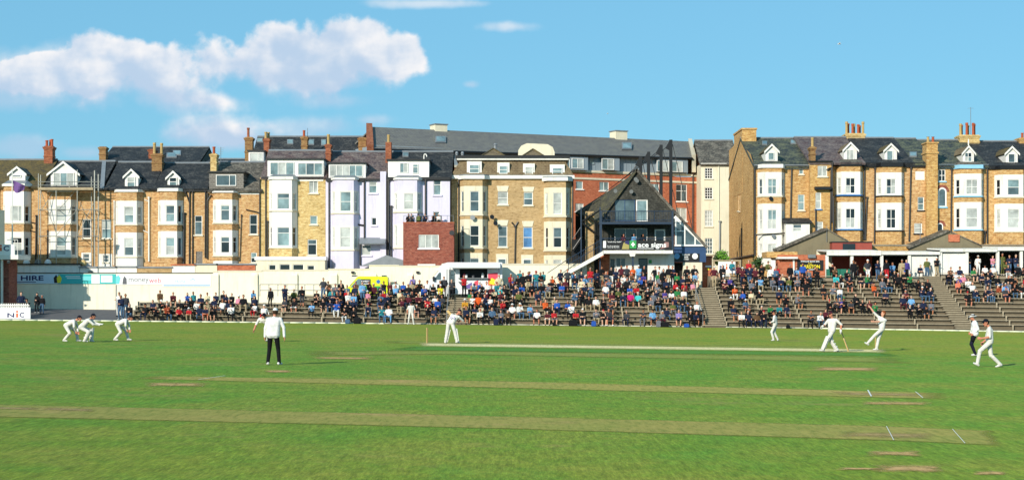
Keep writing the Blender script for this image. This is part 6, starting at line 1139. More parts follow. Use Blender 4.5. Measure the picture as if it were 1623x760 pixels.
def stand(x0, x1, rows, label):
    X0, X1 = fx(x0), fx(x1); Xm = (X0 + X1) / 2; r = thing('terracing', label, 'terracing', (Xm, YF, gz(Xm))); z = lambda X: gz(X) - gz(Xm)
    mb = MB(); a, b = X0 - Xm, X1 - Xm; mb.cur = 0
    mb.face([(a, 0, z(X0) + .05), (b, 0, z(X1) + .05), (b, TREAD, z(X1) + .05), (a, TREAD, z(X0) + .05)])
    mb.cur = 1; mb.face([(a, 0, z(X0) + .05 - RISE), (b, 0, z(X1) + .05 - RISE), (b, 0, z(X1) + .05), (a, 0, z(X0) + .05)])
    for q, s in ((a, 1), (b, -1)):
        f = [(q, 0, z(q + Xm) - 5), (q, 0, z(q + Xm) + .05), (q, TREAD, z(q + Xm) + .05), (q, TREAD, z(q + Xm) - 5)]; mb.face(f if s > 0 else f[::-1])
    o = mb.build('step', [G['stepwood'], G['riser']]); me = o.data; bpy.data.objects.remove(o)
    n = max(1, round((X1 - X0) / 3.2)); w = (X1 - X0) / n; planks = []
    for i in range(n):
        p, q = X0 + w * i + .03, X0 + w * (i + 1) - .03; mb = MB(); s = TREAD - .28; zz = .05 + .40
        for y0, y1 in ((s, s + .145), (s + .16, s + .30)):
            mb.hexa([(p - Xm, y0, z(p) + zz), (q - Xm, y0, z(q) + zz), (q - Xm, y1, z(q) + zz), (p - Xm, y1, z(p) + zz), (p - Xm, y0, z(p) + zz + .045), (q - Xm, y0, z(q) + zz + .045), (q - Xm, y1, z(q) + zz + .045), (p - Xm, y1, z(p) + zz + .045)])
        o = mb.build('bench', G['seatwood']); mp_ = o.data; bpy.data.objects.remove(o)
        mb = MB(); t = p + .06; mb.box(t - Xm - .05, t - Xm + .05, s - .02, s + .06, z(t) + .05, z(t) + zz - .002); o = mb.build('bench_leg', G['seatwood']); ml = o.data; bpy.data.objects.remove(o); planks.append((mp_, ml))
    for k in range(rows):
        linked('step', me, r, (0, TREAD * k, RISE * k))
        for mp_, ml in planks: linked('bench', mp_, r, (0, TREAD * k, RISE * k)); linked('bench_leg', ml, r, (0, TREAD * k, RISE * k))
    # made ground behind
    yt = YF + TREAD * rows; mb = MB(); zt0, zt1 = tz(X0, rows), tz(X1, rows); yb = 152 if x0 > 780 else 138
    mb.hexa([(X0, yt, -3), (X1, yt, -3), (X1, yb, -3), (X0, yb, -3), (X0, yt, zt0), (X1, yt, zt1), (X1, yb, zt1), (X0, yb, zt0)]); mb.build('walkway', G['concrete'], kind='structure')
def stair(x0, x1, rows, label):
    X0, X1 = fx(x0) + .02, fx(x1) - .02; Xm = (X0 + X1) / 2; r = thing('stairway', label, 'stairs', (Xm, YF + .05, gz(Xm))); n = int(rows * 2)
    for k in range(n):
        h = .05 + RISE * rows * (k + 1) / n; y = YF + .05 + TREAD * rows * k / n; mb = MB(); mb.box(X0, X1, y, y + TREAD * rows / n, gz(Xm) - .3, gz(Xm) + h - .06); mb.cur = 1; mb.box(X0, X1, y - .04, y + TREAD * rows / n - .045, gz(Xm) + h - .058, gz(Xm) + h); mb.build('step', [G['riser'], G['seatwood']], r)
    yt = YF + .05 + TREAD * rows; mb = MB(); yb = 152 if x0 > 780 else 138; mb.box(X0 - .02, X1 + .02, yt, yb, -3, tz(Xm, rows) - .01); mb.build('walkway', G['concrete'], kind='structure')
    if x0 < 1200:
        for X in (X0 + .06,):
            mb = MB(); a, b = (X, YF + .2, tz(X, 0) + .95), (X, yt, tz(X, rows) + .95); mb.tube(a, b, .03)
            for t in (0, .33, .66, 1): p = Vector(a).lerp(Vector(b), t); mb.tube(p - Vector((0, 0, 1.0)), p, .025)
            mb.build('handrail', G['grey'], r)
for x0, x1, n, lab, _ in STANDS: stand(x0, x1, n, lab)
for s in STAIRS: stair(*s)
def rail(x0, x1, Y, z, lab, n, h=.95):
    X0, X1 = (x0 - CX) * Y / FPX, (x1 - CX) * Y / FPX; r = thing('railing', lab, 'railing', ((X0 + X1) / 2, Y, z)); mb = MB()
    for hh in (h, h * .5): mb.tube((X0, Y, z + hh), (X1, Y, z + hh), .028)
    for i in range(n + 1): x = X0 + (X1 - X0) * i / n; mb.tube((x, Y, z), (x, Y, z + hh * 2), .03)
    mb.build('rails', G['grey'], r)
rail(412, 540, YF + TREAD * 6 + .15, tz(-14, 6), 'grey tubular railing behind the top row left of the yellow van', 9)
# ================================================================ vehicles
YV = 134.0
def rounded(poly, r, n=3):
    out = []
    for i, p in enumerate(poly):
        a, b = Vector(poly[i - 1]), Vector(poly[(i + 1) % len(poly)]); p = Vector(p); u, v = (a - p), (b - p); t = min(r, u.length * .45, v.length * .45); p0, p1 = p + u.normalized() * t, p + v.normalized() * t
        for k in range(n + 1): s = k / n; out.append(tuple((p0 * (1 - s) + p * s) * (1 - s) + (p * (1 - s) + p1 * s) * s))
    return out
def wheel(r, x, y, z, R_=.33, s=-1):
    mb = MB(); mb.lathe([(R_ * .6, 0), (R_ * .95, .0), (R_, .05), (R_, .16), (R_ * .95, .2), (R_ * .6, .2)], (x, y, z + R_), (0, 1, 0), 16); w = mb.build('wheel', paint('tyre', '18181a', .8, .1), r); mb = MB(); mb.lathe([(.02, -.03), (R_ * .5, -.02), (R_ * .6, .02), (R_ * .6, .1)], (x, y, z + R_), (0, 1, 0), 12); mb.build('rim', G['grey'], w)
def ambulance():
    F = Frame((0, YV, 0)); z0 = 1.95; a0 = F.px(541, 440)[0]; a1 = F.px(615, 440)[0]; zt = F.px(580, 437.5)[1]; L_ = a1 - a0; H = zt - z0
    r = thing('ambulance_van', 'fluorescent yellow ambulance van with a blue star of life parked by the wall', 'van', (a0 + L_ / 2, YV + .9, z0)); Y = paint('fluorescent_yellow', 'd9e41c', .35, .04); W = 1.75
    prof = rounded([(a0 + .02, z0 + .25), (a1, z0 + .25), (a1 - .03, zt - .02), (a0 + 1.35, zt), (a0 + .72, z0 + 1.12), (a0 + .06, z0 + .85)], .16); mb = MB(); mb.fprism(F, prof, -W, 0); b = mb.build('body', Y, r)
    side = rounded([(a0 + .72, z0 + 1.02), (a0 + 1.62, z0 + 1.02), (a0 + 1.62, zt - .22), (a0 + 1.36, zt - .2)], .06); mb = MB(); mb.fprism(F, side, .002, .015); mb.build('window', G['pglass'], r)
    mb = MB(); mb.face([(a0 + .68, YV - .0 + .12, z0 + 1.12), (a0 + 1.30, YV + .14, zt - .1), (a0 + 1.30, YV + W - .14, zt - .1), (a0 + .68, YV + W - .12, z0 + 1.12)][::-1]); [v.__iadd__(Vector((-.03, 0, .02))) for v in mb.v]; mb.build('windscreen', G['dglass'], r)
    def pr(x0, x1, y0, y1, c, b, nm='print'): return flat(r, F, x0, x1, y0, y1, INK[c], nm, b, .004)
    pr(567, 587.5, 442, 451.5, 'black', .003, 'panel'); letters(r, F, 'PARAMEDIC', 569, 586, 444, 446.5, INK['white'], .012); pr(569.5, 585, 448.8, 449.8, 'white', .009)
    a, z = F.px(599.5, 446); 
    for i in range(3): mb = MB(); t = math.pi * i / 3 + math.pi / 2; d = Vector((math.cos(t), math.sin(t))); n = Vector((-d.y, d.x)) * .05; c = Vector((a, z)); mb.fprism(F, [tuple(c - d * .17 - n), tuple(c + d * .17 - n), tuple(c + d * .17 + n), tuple(c - d * .17 + n)], .003, .006 + .002 * i); mb.build('star', INK['skyb'] if False else paint('star_blue', '2a62b5', .5, .05), r)
    pr(577, 588, 453, 462, 'green', .003, 'chequer'); pr(593, 603, 453, 462, 'green', .003, 'chequer')
    mb = MB(); mb.fbox(F, a1 - .02, a1 + .03, -W + .1, -.06, z0 + .5, zt - .25); mb.build('rear_window', G['dglass'], r)
    for x in (560.5, 608): a = F.px(x, 438)[0]; mb = MB(); mb.fbox(F, a - .18, a + .18, -W + .2, -.25, zt - .01, zt + .09); mb.build('light_bar', paint('beacon', '2b3a55', .3, .1), r)
    mb = MB(); mb.fbox(F, a0 + .0, a0 + .1, -.45, -.12, z0 + .62, z0 + .8); mb.build('headlight', G['pglass'], r); mb = MB(); mb.fbox(F, a0 - .03, a1 + .02, -W - .01, .012, z0 + .24, z0 + .38); mb.build('bumper', G['black'], r)
    a = F.px(561, 448)[0]; mb = MB(); mb.fbox(F, a - .1, a + .1, .03, .2, z0 + 1.0, z0 + 1.18); mb.build('mirror', G['black'], r)
    for x in (a0 + .75, a1 - .7): wheel(r, x, YV - .02, z0); wheel(r, x, YV + W - .2, z0)
ambulance()
def truck():
    F = Frame((0, YV - .2, 0)); z0 = 2.08; r = thing('food_truck', 'white food truck with its serving hatch open and a striped graphic panel', 'food truck', (F.px(740, 460)[0], YV + .9, z0)); W = 2.1; wht = paint('van_white', 'e4e6e6', .35, .05); P_ = lambda x, y: F.px(x, y)
    cab = rounded([P_(677, 470), P_(708, 470), P_(708, 420), P_(702, 420.5), P_(686, 440), P_(677, 445.5)], .14); mb = MB(); mb.fprism(F, cab, -W + .1, 0); mb.build('cab', wht, r)
    fair = rounded([P_(690, 428), P_(708.5, 428), P_(712, 415), P_(702, 417.5)], .15); mb = MB(); mb.fprism(F, fair, -W + .05, -.02); mb.build('fairing', wht, r)
    w = rounded([P_(688, 443), P_(699, 443), P_(699, 431.5), P_(696, 431.5)], .05); mb = MB(); mb.fprism(F, w, .002, .014); mb.build('window', G['mglass'], r); a, z = P_(687.5, 441); mb = MB(); mb.fbox(F, a - .08, a + .08, .02, .25, z - .2, z + .15); mb.build('mirror', G['black'], r)
    p = [P_(684.5, 441), P_(700, 422)]; mb = MB(); mb.face([F.at(p[0][0] - .03, -.15, p[0][1]), F.at(p[1][0] - .03, -.15, p[1][1]), F.at(p[1][0] - .03, -W + .25, p[1][1]), F.at(p[0][0] - .03, -W + .25, p[0][1])][::-1]); mb.build('windscreen', G['dglass'], r)
    a0, a1, zb, zt = F.rect(709, 796, 415.5, 470); door = F.rect(711.5, 721.5, 427, 466); hatch = F.rect(728.5, 772.5, 425.8, 440)
    mb = MB(); mb.fwall(F, a0, a1, z0 + .35, zt, [door, hatch], rev=.12, b=0)
    c = [F.at(a0, 0, 0), F.at(a1, 0, 0), F.at(a1, -W, 0), F.at(a0, -W, 0)]
    for i, j in ((1, 2), (2, 3), (3, 0)): mb.face([c[i] + Vector((0, 0, z0 + .35)), c[j] + Vector((0, 0, z0 + .35)), c[j] + Vector((0, 0, zt)), c[i] + Vector((0, 0, zt))])
    mb.face([q + Vector((0, 0, zt)) for q in c]); mb.face([q + Vector((0, 0, z0 + .35)) for q in c][::-1]); mb.build('body', wht, r)
    mb = MB(); mb.fbox(F, a0 + .05, a1 - .05, -1.3, -1.25, z0 + .4, zt - .05); mb.build('inner_wall', paint('truck_interior', '3c3d40', .6, .3, 3), r)
    win(r, F, (door[0] + .02, door[1] - .02, door[2] + 1.0, door[3]), 'plain', 'mglass', 'grey', b=-.04)
    mb = MB(); mb.fbox(F, hatch[0] - .1, hatch[1] + .1, -.1, .32, hatch[2] - .06, hatch[2]); mb.build('counter', G['grey'], r)
    q0 = F.px(722, 417.5, .0); mb = MB(); h0, h1 = F.px(712, 417)[0], F.px(793, 417)[0]; zh = zt - .05; mb.slab(F.at(h0, 1.0, zh - .38), F.at(h1, 1.0, zh - .38), F.at(h1, .01, zh), F.at(h0, .01, zh), .05); mb.build('awning', G['clad'], r)
    for a in (h0 + .1, h1 - .1): mb = MB(); mb.tube(F.at(a, .9, zh - .4), F.at(a, .02, zh - .95), .025); mb.build('strut', G['grey'], r)
    # graphics on the flank
    b = .004
    flatpoly(r, F, [P_x for P_x in ((773.5, 442), (789, 442), (789, 431.5), (773.5, 433))], INK['red'], 'graphic', b, .004); flatpoly(r, F, [(773.5, 452), (789, 452), (789, 442), (773.5, 442)], INK['orange'], 'graphic', b, .004); flatpoly(r, F, [(775, 449), (783, 451), (787, 444), (779, 440)], INK['yellow'], 'graphic', b + .006, .004)
    flatpoly(r, F, [(731, 457), (748, 457), (748, 447), (742, 450)], INK['lpurple'], 'graphic', b, .004); flatpoly(r, F, [(751, 452), (758, 452), (758, 443.5), (752, 446)], INK['red'], 'graphic', b, .004); flatpoly(r, F, [(726, 446), (731, 446), (742, 458), (736, 458)], INK['grey'], 'graphic', b + .005, .003)
    for k, (x, m, h) in enumerate(((735.5, 'red', .35), (739, 'white', .3), (765, 'white', .4), (750, 'grey', .25))):
        a = F.px(x, 439)[0]; mb = MB(); mb.lathe([(.1, 0), (.12, h * .7), (.05, h)], F.at(a, -.3, hatch[2] + .002), n=8); o = mb.build('catering_tub', INK[m]); tag(settle(o), ('red catering tub on the truck counter', 'small white tub beside the red one on the truck counter', 'tall white tub at the right of the truck counter', 'grey tub in the middle of the truck counter')[k], 'container')
    for x in (686, 780): wheel(r, F.px(x, 460)[0], YV - .22, z0, .36); wheel(r, F.px(x, 460)[0], YV + W - .5, z0, .36)
truck()
def gulls():
    for k, (x, y, Y, s) in enumerate(((1330, 70, 150, .62), (963, 180, 190, .4))):
        c = px(x, y, Y); mb = MB(); mb.lathe([(.01, -.28 * s), (.07 * s, -.12 * s), (.09 * s, .05 * s), (.05 * s, .22 * s), (.01, .34 * s)], c, (1, .2, .05), 8)
        for d in (-1, 1):
            y0 = Vector((0, d * .05, .03)) * s; e = c + Vector((.05, d * .38, .16)) * s; t = c + Vector((-.05, d * .75, .02)) * s; mb.hexa([c + Vector((.12, d * .06, .0)) * s, c + Vector((-.1, d * .06, .0)) * s, e + Vector((-.12, 0, 0)) * s, e + Vector((.08, 0, 0)) * s, c + Vector((.12, d * .06, .04)) * s, c + Vector((-.1, d * .06, .03)) * s, e + Vector((-.12, 0, .02)) * s, e + Vector((.08, 0, .03)) * s]); mb.face([e + Vector((-.12, 0, .01)) * s, e + Vector((.08, 0, .02)) * s, t]); mb.face([t, e + Vector((.08, 0, .01)) * s, e + Vector((-.12, 0, .0)) * s])
        mb.face([c + Vector((-.22, -.03, 0)) * s, c + Vector((-.42, -.09, 0)) * s, c + Vector((-.42, .09, 0)) * s, c + Vector((-.22, .03, 0)) * s])
        o = mb.build('gull', paint('gull_white', 'dfe3e6', .7, .1), smooth=False); tag(settle(o), ('white gull gliding high in the sky above the right roofs', 'tiny gull in the sky above the long grey roof')[k], 'bird')
gulls()
# ================================================================ people: every body is grown as one continuous surface
SKIN, TOP, SLEEVE, LEGS, SHIN, SHOE, EYE, LIP = range(8)
V = lambda *a: Vector(a)
def ik(a, c, l1, l2, hint):
    d = c - a; D = max(.05, min(d.length, l1 + l2 - .002)); u = d.normalized(); x = (l1 * l1 - l2 * l2 + D * D) / (2 * D); h = math.sqrt(max(0, l1 * l1 - x * x)); p = hint - u * hint.dot(u); p = p.normalized() if p.length > 1e-4 else u.orthogonal().normalized(); return a + u * x + p * h, a + u * D
def body_prims(P):
    """capsules (p, q, rp, rq, label) and ellipsoids ('E', centre, basis, radii, label) for a posed figure"""
    S = P.get('s', 1.0); bk = P.get('bulk', 1.0); C = []; cap = lambda p, q, a, b, l: C.append((p, q, a * S, b * S, l))
    pel, ch, hd = P['pelvis'], P['chest'], P['head']; hx, sx = P['hip'].normalized(), P['sh'].normalized(); look = P['look'].normalized(); up = (hd - ch).normalized()
    tl = P.get('trouser', 1.0); L = lambda t: pel.lerp(ch, t); sp = (ch - pel).normalized(); fw = P.get('front', sx.cross(sp)).normalized()
    cap(pel - hx * .075 * S, pel + hx * .075 * S, .122 * bk, .122 * bk, LEGS)
    hem = P.get('hem', .12)
    for t, w, r in ((hem, .078, .128), ((hem + .24) / 2, .077, .127), (.24, .076, .126), (.36, .076, .124), (.47, .08, .123), (.58, .088, .122), (.68, .094, .12), (.78, .10, .118)): cap(L(t) - (hx.lerp(sx, t)) * w * bk * S, L(t) + (hx.lerp(sx, t)) * w * bk * S, r * bk, r * bk, TOP)
    cap(L(.3) + fw * .03 * bk, L(.5) + fw * .03 * bk, .12 * bk * (1 + .25 * (bk - 1)), .11 * bk, TOP)
    cap(ch - sx * .145 * S - sp * .03, ch + sx * .145 * S - sp * .03, .072, .072, TOP); cap(ch - sp * .04, ch + up * .03, .085, .06, TOP)
    cap(ch, hd - up * .04 * S, .056, .052, SKIN)
    # head
    f = look; r_ = f.cross(V(0, 0, 1)); r_ = r_.normalized() if r_.length > .05 else sx; u = r_.cross(f).normalized(); B = (r_, f, u)
    C.append(('E', hd + u * .02 * S, B, (.077 * S, .098 * S, .105 * S), SKIN)); C.append(('E', hd + f * .022 * S - u * .055 * S, B, (.056 * S, .072 * S, .062 * S), SKIN)); cap(hd + f * .055 * S - u * .09 * S, hd + f * .066 * S - u * .095 * S, .026, .022, SKIN)
    cap(hd + f * .088 * S + u * .012 * S, hd + f * .108 * S - u * .022 * S, .010, .015, SKIN); cap(hd + f * .085 * S - r_ * .03 * S + u * .035 * S, hd + f * .085 * S + r_ * .03 * S + u * .035 * S, .013, .013, SKIN)
    for s in (-1, 1):
        C.append(('E', hd + r_ * s * .078 * S - f * .005 * S, B, (.014 * S, .022 * S, .034 * S), SKIN)); cap(hd + r_ * s * .032 * S + f * .088 * S + u * .013 * S, hd + r_ * s * .032 * S + f * .0885 * S + u * .013 * S, .011, .011, EYE)
    cap(hd + f * .090 * S - r_ * .02 * S - u * .05 * S, hd + f * .090 * S + r_ * .02 * S - u * .05 * S, .008, .008, LIP)
    # arms and hands
    for s, w, eh, lab in ((1, P['wr'], P.get('er'), 'r'), (-1, P['wl'], P.get('el'), 'l')):
        sh = ch + sx * s * .185 * S - sp * .03 * S; e, w2 = ik(sh, w, .29 * S, .255 * S, eh if eh is not None else (V(0, 0, -1) - fw * .6 + sx * s * .5)); cap(sh, e, .060 * P.get('arm', 1), .050 * P.get('arm', 1), TOP); cap(e, w2, .046 * P.get('arm', 1), .036 * P.get('cuff', 1), SLEEVE)
        h = P.get('h' + lab, (w2 - e)).normalized(); pn = P.get('p' + lab, -sx * s); pn = pn - h * pn.dot(h); pn = pn.normalized() if pn.length > .05 else h.orthogonal().normalized(); c = h.cross(pn) * s
        if c.dot(fw) < 0 and lab not in P.get('flip', ''): c = -c
        g = P.get('glove', 1.0); curl = P.get('curl', .55)
        cap(w2, w2 + h * .03 * S, .030 * g, .030 * g, SKIN)
        for i in range(3): o = c * (i - 1) * .024 * S; cap(w2 + h * .035 * S + o * .8, w2 + h * .085 * S + o, .018 * g, .017 * g, SKIN)
        for i in range(4):
            o = c * (1.5 - i) * .0225 * S; ln = (.9, 1.0, .93, .74)[i]; b = w2 + h * .092 * S + o; d1 = (h + pn * curl * .6 + c * (1.5 - i) * .06).normalized(); k = b + d1 * .042 * ln * S; d2 = (h + pn * curl * 1.9).normalized(); cap(b, k, .0105 * g, .0095 * g, SKIN); cap(k, k + d2 * .036 * ln * S, .0095 * g, .0085 * g, SKIN)
        tb = w2 + h * .035 * S + c * .032 * S; tk = tb + (h * .7 + c * .75 + pn * .3).normalized() * .042 * S; cap(tb, tk, .014 * g, .0115 * g, SKIN); cap(tk, tk + (h + c * .25 + pn * .3).normalized() * .032 * S, .0115 * g, .0095 * g, SKIN)
    # legs
    for s, a, t, kh in ((1, P['ar'], P.get('tr', V(0, -1, 0)), P.get('kr')), (-1, P['al'], P.get('tl', V(0, -1, 0)), P.get('kl'))):
        hp = pel + hx * s * .092 * S - sp * .02 * S; k, a2 = ik(hp, a, .445 * S, .43 * S, kh if kh is not None else V(0, -1, .2)); cap(hp, k, .092 * (bk * .5 + .5), .064 * tl, LEGS); cap(k, k.lerp(a2, .45), .060 * tl, .057 * tl, SHIN); cap(k.lerp(a2, .45), a2 + V(0, 0, .0), .057 * tl, P.get('ankle', .046), SHIN)
        t = t.normalized(); b = a2 - V(0, 0, .035) * S; cap(b - t * .04 * S, b + t * .055 * S, .043, .04, SHOE); cap(b + t * .05 * S - V(0, 0, .008), b + t * .135 * S - V(0, 0, .012), .04, .031, SHOE)
    C += P.get('extra', []); return C
def _sphere(n, m):
    vs = [(0, 0, 1)]; fs = []
    for j in range(1, m):
        t = math.pi * j / m; vs += [(math.sin(t) * math.cos(2 * math.pi * i / n), math.sin(t) * math.sin(2 * math.pi * i / n), math.cos(t)) for i in range(n)]
    vs.append((0, 0, -1)); last = len(vs) - 1
    for i in range(n): fs.append((0, 1 + i, 1 + (i + 1) % n)); fs.append((last, 1 + (m - 2) * n + (i + 1) % n, 1 + (m - 2) * n + i))
    for j in range(m - 2):
        for i in range(n): a, b = 1 + j * n + i, 1 + j * n + (i + 1) % n; fs.append((a, a + n, b + n, b))
    return np.array(vs), fs
SV, SF = _sphere(10, 8)
def grow(prims, voxel, mats, name, smooth_it=2):
    vs, fs = [], []; k = 0
    for c in prims:
        if isinstance(c[0], str): ce, B, rr = np.array(c[1]), np.array([np.array(b) for b in c[2]]), np.array(c[3]); v = ce + (SV * rr) @ B
        else:
            p, q, a, b = np.array(c[0]), np.array(c[1]), c[2], c[3]; d = q - p; l = np.linalg.norm(d); w = d / l if l > 1e-6 else np.array([0, 0, 1.]); h = np.array([1., 0, 0]) if abs(w[0]) < .8 else np.array([0, 1., 0]); x = np.cross(h, w); x /= np.linalg.norm(x); y = np.cross(w, x); B = np.array([x, y, w]); top = SV[:, 2:] >= -1e-6; eq = np.abs(SV[:, 2:]) < 1e-6
            v = np.where(SV[:, 2:] > 1e-6, q + (SV * b) @ B, p + (SV * a) @ B)
        vs.append(v); fs += [tuple(i + k for i in f) for f in SF]; k += len(SV)
    me = bpy.data.meshes.new('soup'); me.from_pydata(np.concatenate(vs).tolist(), [], fs); o = bpy.data.objects.new('soup', me); COL.objects.link(o)
    m = o.modifiers.new('r', 'REMESH'); m.mode = 'VOXEL'; m.voxel_size = voxel; s = o.modifiers.new('s', 'SMOOTH'); s.factor = .5; s.iterations = smooth_it
    dg = bpy.context.evaluated_depsgraph_get(); out = bpy.data.meshes.new_from_object(o.evaluated_get(dg)); bpy.data.objects.remove(o); bpy.data.meshes.remove(me); out.name = name
    n = len(out.polygons); ce = np.empty(n * 3); out.polygons.foreach_get('center', ce); ce = ce.reshape(-1, 3); best = np.full(n, 1e9); lab = np.zeros(n, int)
    for c in prims:
        if isinstance(c[0], str): B = np.array([np.array(b) for b in c[2]]); rr = np.array(c[3]); q = ((ce - np.array(c[1])) @ B.T) / rr; d = (np.linalg.norm(q, axis=1) - 1) * rr.min()
        else:
            p, q = np.array(c[0]), np.array(c[1]); u = q - p; L2 = max(1e-9, u @ u); t = np.clip(((ce - p) @ u) / L2, 0, 1); d = np.linalg.norm(ce - p - t[:, None] * u, axis=1) - (c[2] + (c[3] - c[2]) * t)
        if c[-1] in (EYE, LIP): d = d - .004
        k = d < best; best[k] = d[k]; lab[k] = c[-1]
    for m in mats: out.materials.append(m)
    out.polygons.foreach_set('material_index', lab.astype(np.int32)); out.polygons.foreach_set('use_smooth', [True] * n); out.update(); return out
def cloth(name, c, rough=.9):
    m, nt, b = nodes(name); v = objvec(nt); c = lin(c); n = tnoise(nt, v, 7, 4, .6); n2 = tnoise(nt, v, 60, 2, .5); nt.links.new(mixc(nt, mrange(nt, n, .3, .7), tuple(x * .78 for x in c), tuple(min(1, x * 1.12) for x in c)), b.inputs['Base Color']); b.inputs['Roughness'].default_value = rough; b.inputs['Specular IOR Level'].default_value = .25
    nb = nt.nodes.new('ShaderNodeTexNoise'); nb.inputs['Scale'].default_value = 9; nb.inputs['Detail'].default_value = 3; nb.inputs['Distortion'].default_value = 1.2; nt.links.new(v, nb.inputs[0]); bump(nt, b, nb.outputs[0], .7, .03); return m
COLS = dict(n=('navy', '1d2640'), k=('black', '141519'), g=('grey', '6d7078'), w=('white', 'e2e1dc'), r=('red', 'b3232b'), m=('maroon', '55202a'), b=('blue', '2a55a8'), l=('light blue', '6fa3cf'), t=('teal', '2b7f87'), o=('orange', 'cf5a26'), y=('yellow', 'd8cf2a'), c=('cream', 'd3c6a4'), p=('pink', 'd48ca0'), v=('purple', '4a3d86'), G=('green', '2f7a45'), O=('olive', '5d6334'), B=('brown', '5e4630'), a=('aqua', '3fb5b8'), M=('magenta', 'c2256e'), U=('mustard', 'bd8a2c'), d=('denim', '47637f'), h=('khaki', 'a9997a'), e=('dark grey', '3a3c42'), P=('lavender', '8577ad'), R=('rust', '8c3f25'), C=('coral', 'e0795f'))
CM = {k: cloth('cloth_' + v[0].replace(' ', '_'), v[1]) for k, v in COLS.items()}
SK = [cloth('skin_%s' % n, c, .6) for n, c in (('pale', 'd9a184'), ('ruddy', 'c98468'), ('tanned', 'b57a58'), ('light', 'e0b094'))]
HAIR = {k: cloth('hair_' + n, c, .8) for k, n, c in (('b', 'brown', '3d2a1c'), ('g', 'grey', '8d8a86'), ('k', 'dark', '17130f'), ('w', 'white', 'cfccc6'), ('o', 'ginger', '8a4a22'))}
DARK = cloth('eye_dark', '1a1512', .4); LIPM = cloth('lip', '9c5a50', .6)
# ---- seated and standing poses for the spectators (facing the field, -Y)
def base_sit(lean=0.0, back=0.0, spread=.13, bulk=1.0, fy=-.30):
    pel = V(0, .10, .53); ch = V(0, .12 - .42 * math.sin(lean) + back, .53 + .43 * math.cos(lean)); f = V(0, -1, 0)
    return dict(pelvis=pel, chest=ch, head=ch + V(0, -.035 - .10 * math.sin(lean), .205 - .03 * math.sin(lean)), look=V(0, -1, -.06), hip=V(1, 0, 0), sh=V(1, 0, 0), front=f, ar=V(spread, fy, .085), al=V(-spread, fy + .03, .085), bulk=bulk, tr=V(.2, -1, 0), tl=V(-.2, -1, 0), kr=V(.25, -1, 1), kl=V(-.25, -1, 1))
def base_stand(bulk=1.0):
    return dict(pelvis=V(0, 0, .95), chest=V(0, .01, 1.42), head=V(0, -.02, 1.62), look=V(0, -1, -.05), hip=V(1, 0, 0), sh=V(1, 0, 0), front=V(0, -1, 0), ar=V(.11, .02, .085), al=V(-.12, -.04, .085), bulk=bulk, tr=V(.25, -1, 0), tl=V(-.3, -1, 0))
def mk(b, **k): b.update(k); return b
POSES = {}
for bi, bk in enumerate((.95, 1.12)):
    POSES['s0', bi] = mk(base_sit(bulk=bk), wr=V(.07, -.16, .66), wl=V(-.06, -.19, .67), hr=V(-.8, -.5, 0), hl=V(.8, -.5, 0), curl=.3)
    POSES['s1', bi] = mk(base_sit(.08, bulk=bk), wr=V(-.10, -.17, .84), wl=V(.10, -.16, .80), hr=V(-1, .1, 0), hl=V(1, .1, 0), curl=.5)
    POSES['s2', bi] = mk(base_sit(.55, bulk=bk, spread=.17), wr=V(.05, -.42, .60), wl=V(-.05, -.43, .60), hr=V(-.6, -.6, -.2), hl=V(.6, -.6, -.2), er=V(.5, .2, -1), el=V(-.5, .2, -1))
    POSES['s3', bi] = mk(base_sit(.22, bulk=bk), wr=V(.07, -.24, 1.0), wl=V(-.08, -.22, .66), hr=V(-.3, .5, 1), hl=V(.8, -.4, 0), er=V(.3, -.2, -1), look=V(.25, -1, -.1))
    POSES['s4', bi] = mk(base_sit(.1, bulk=bk, spread=.2, fy=-.24), wr=V(.21, -.24, .64), wl=V(-.21, -.24, .64), hr=V(.1, -1, -.4), hl=V(-.1, -1, -.4), look=V(-.35, -1, -.05))
    POSES['s5', bi] = mk(base_sit(.15, bulk=bk), wr=V(.10, -.34, .80), wl=V(-.10, -.34, .80), hr=V(-.3, -.6, .5), hl=V(.3, -.6, .5), look=V(0, -1, -.45))
    POSES['s6', bi] = mk(base_sit(-.1, .05, bulk=bk, spread=.16, fy=-.4), wr=V(.36, .12, .56), wl=V(-.07, -.18, .67), hr=V(.3, -.4, -1), hl=V(.8, -.4, 0), look=V(.4, -1, 0))
    POSES['t0', bi] = mk(base_stand(bk), wr=V(.27, -.05, .86), wl=V(-.27, -.02, .86))
    POSES['t1', bi] = mk(base_stand(bk), wr=V(-.11, -.20, 1.18), wl=V(.11, -.19, 1.14), hr=V(-1, .1, .1), hl=V(1, .1, .1))
    POSES['t2', bi] = mk(base_stand(bk), wr=V(.2, -.08, .93), wl=V(-.2, -.08, .93), hr=V(-.2, -.1, -1), hl=V(.2, -.1, -1), er=V(1, .6, 0), el=V(-1, .6, 0), look=V(.3, -1, 0))
    POSES['t3', bi] = mk(base_stand(bk), wr=V(.07, -.24, 1.10), wl=V(-.25, 0, .87), hr=V(-.6, -.4, .2), look=V(-.35, -1, 0))
    POSES['t4', bi] = mk(base_stand(bk), wr=V(.09, -.16, 1.56), wl=V(-.09, -.16, 1.56), hr=V(-.4, .3, .7), hl=V(.4, .3, .7), er=V(1, -.2, -.5), el=V(-1, -.2, -.5))
BODY = {}
PH = [SK[0], CM['n'], CM['n'], CM['k'], CM['k'], CM['k'], DARK, LIPM]
for (k, bi), P in POSES.items(): BODY[k, bi] = grow(body_prims(P), .0165, PH, 'spectator_body')
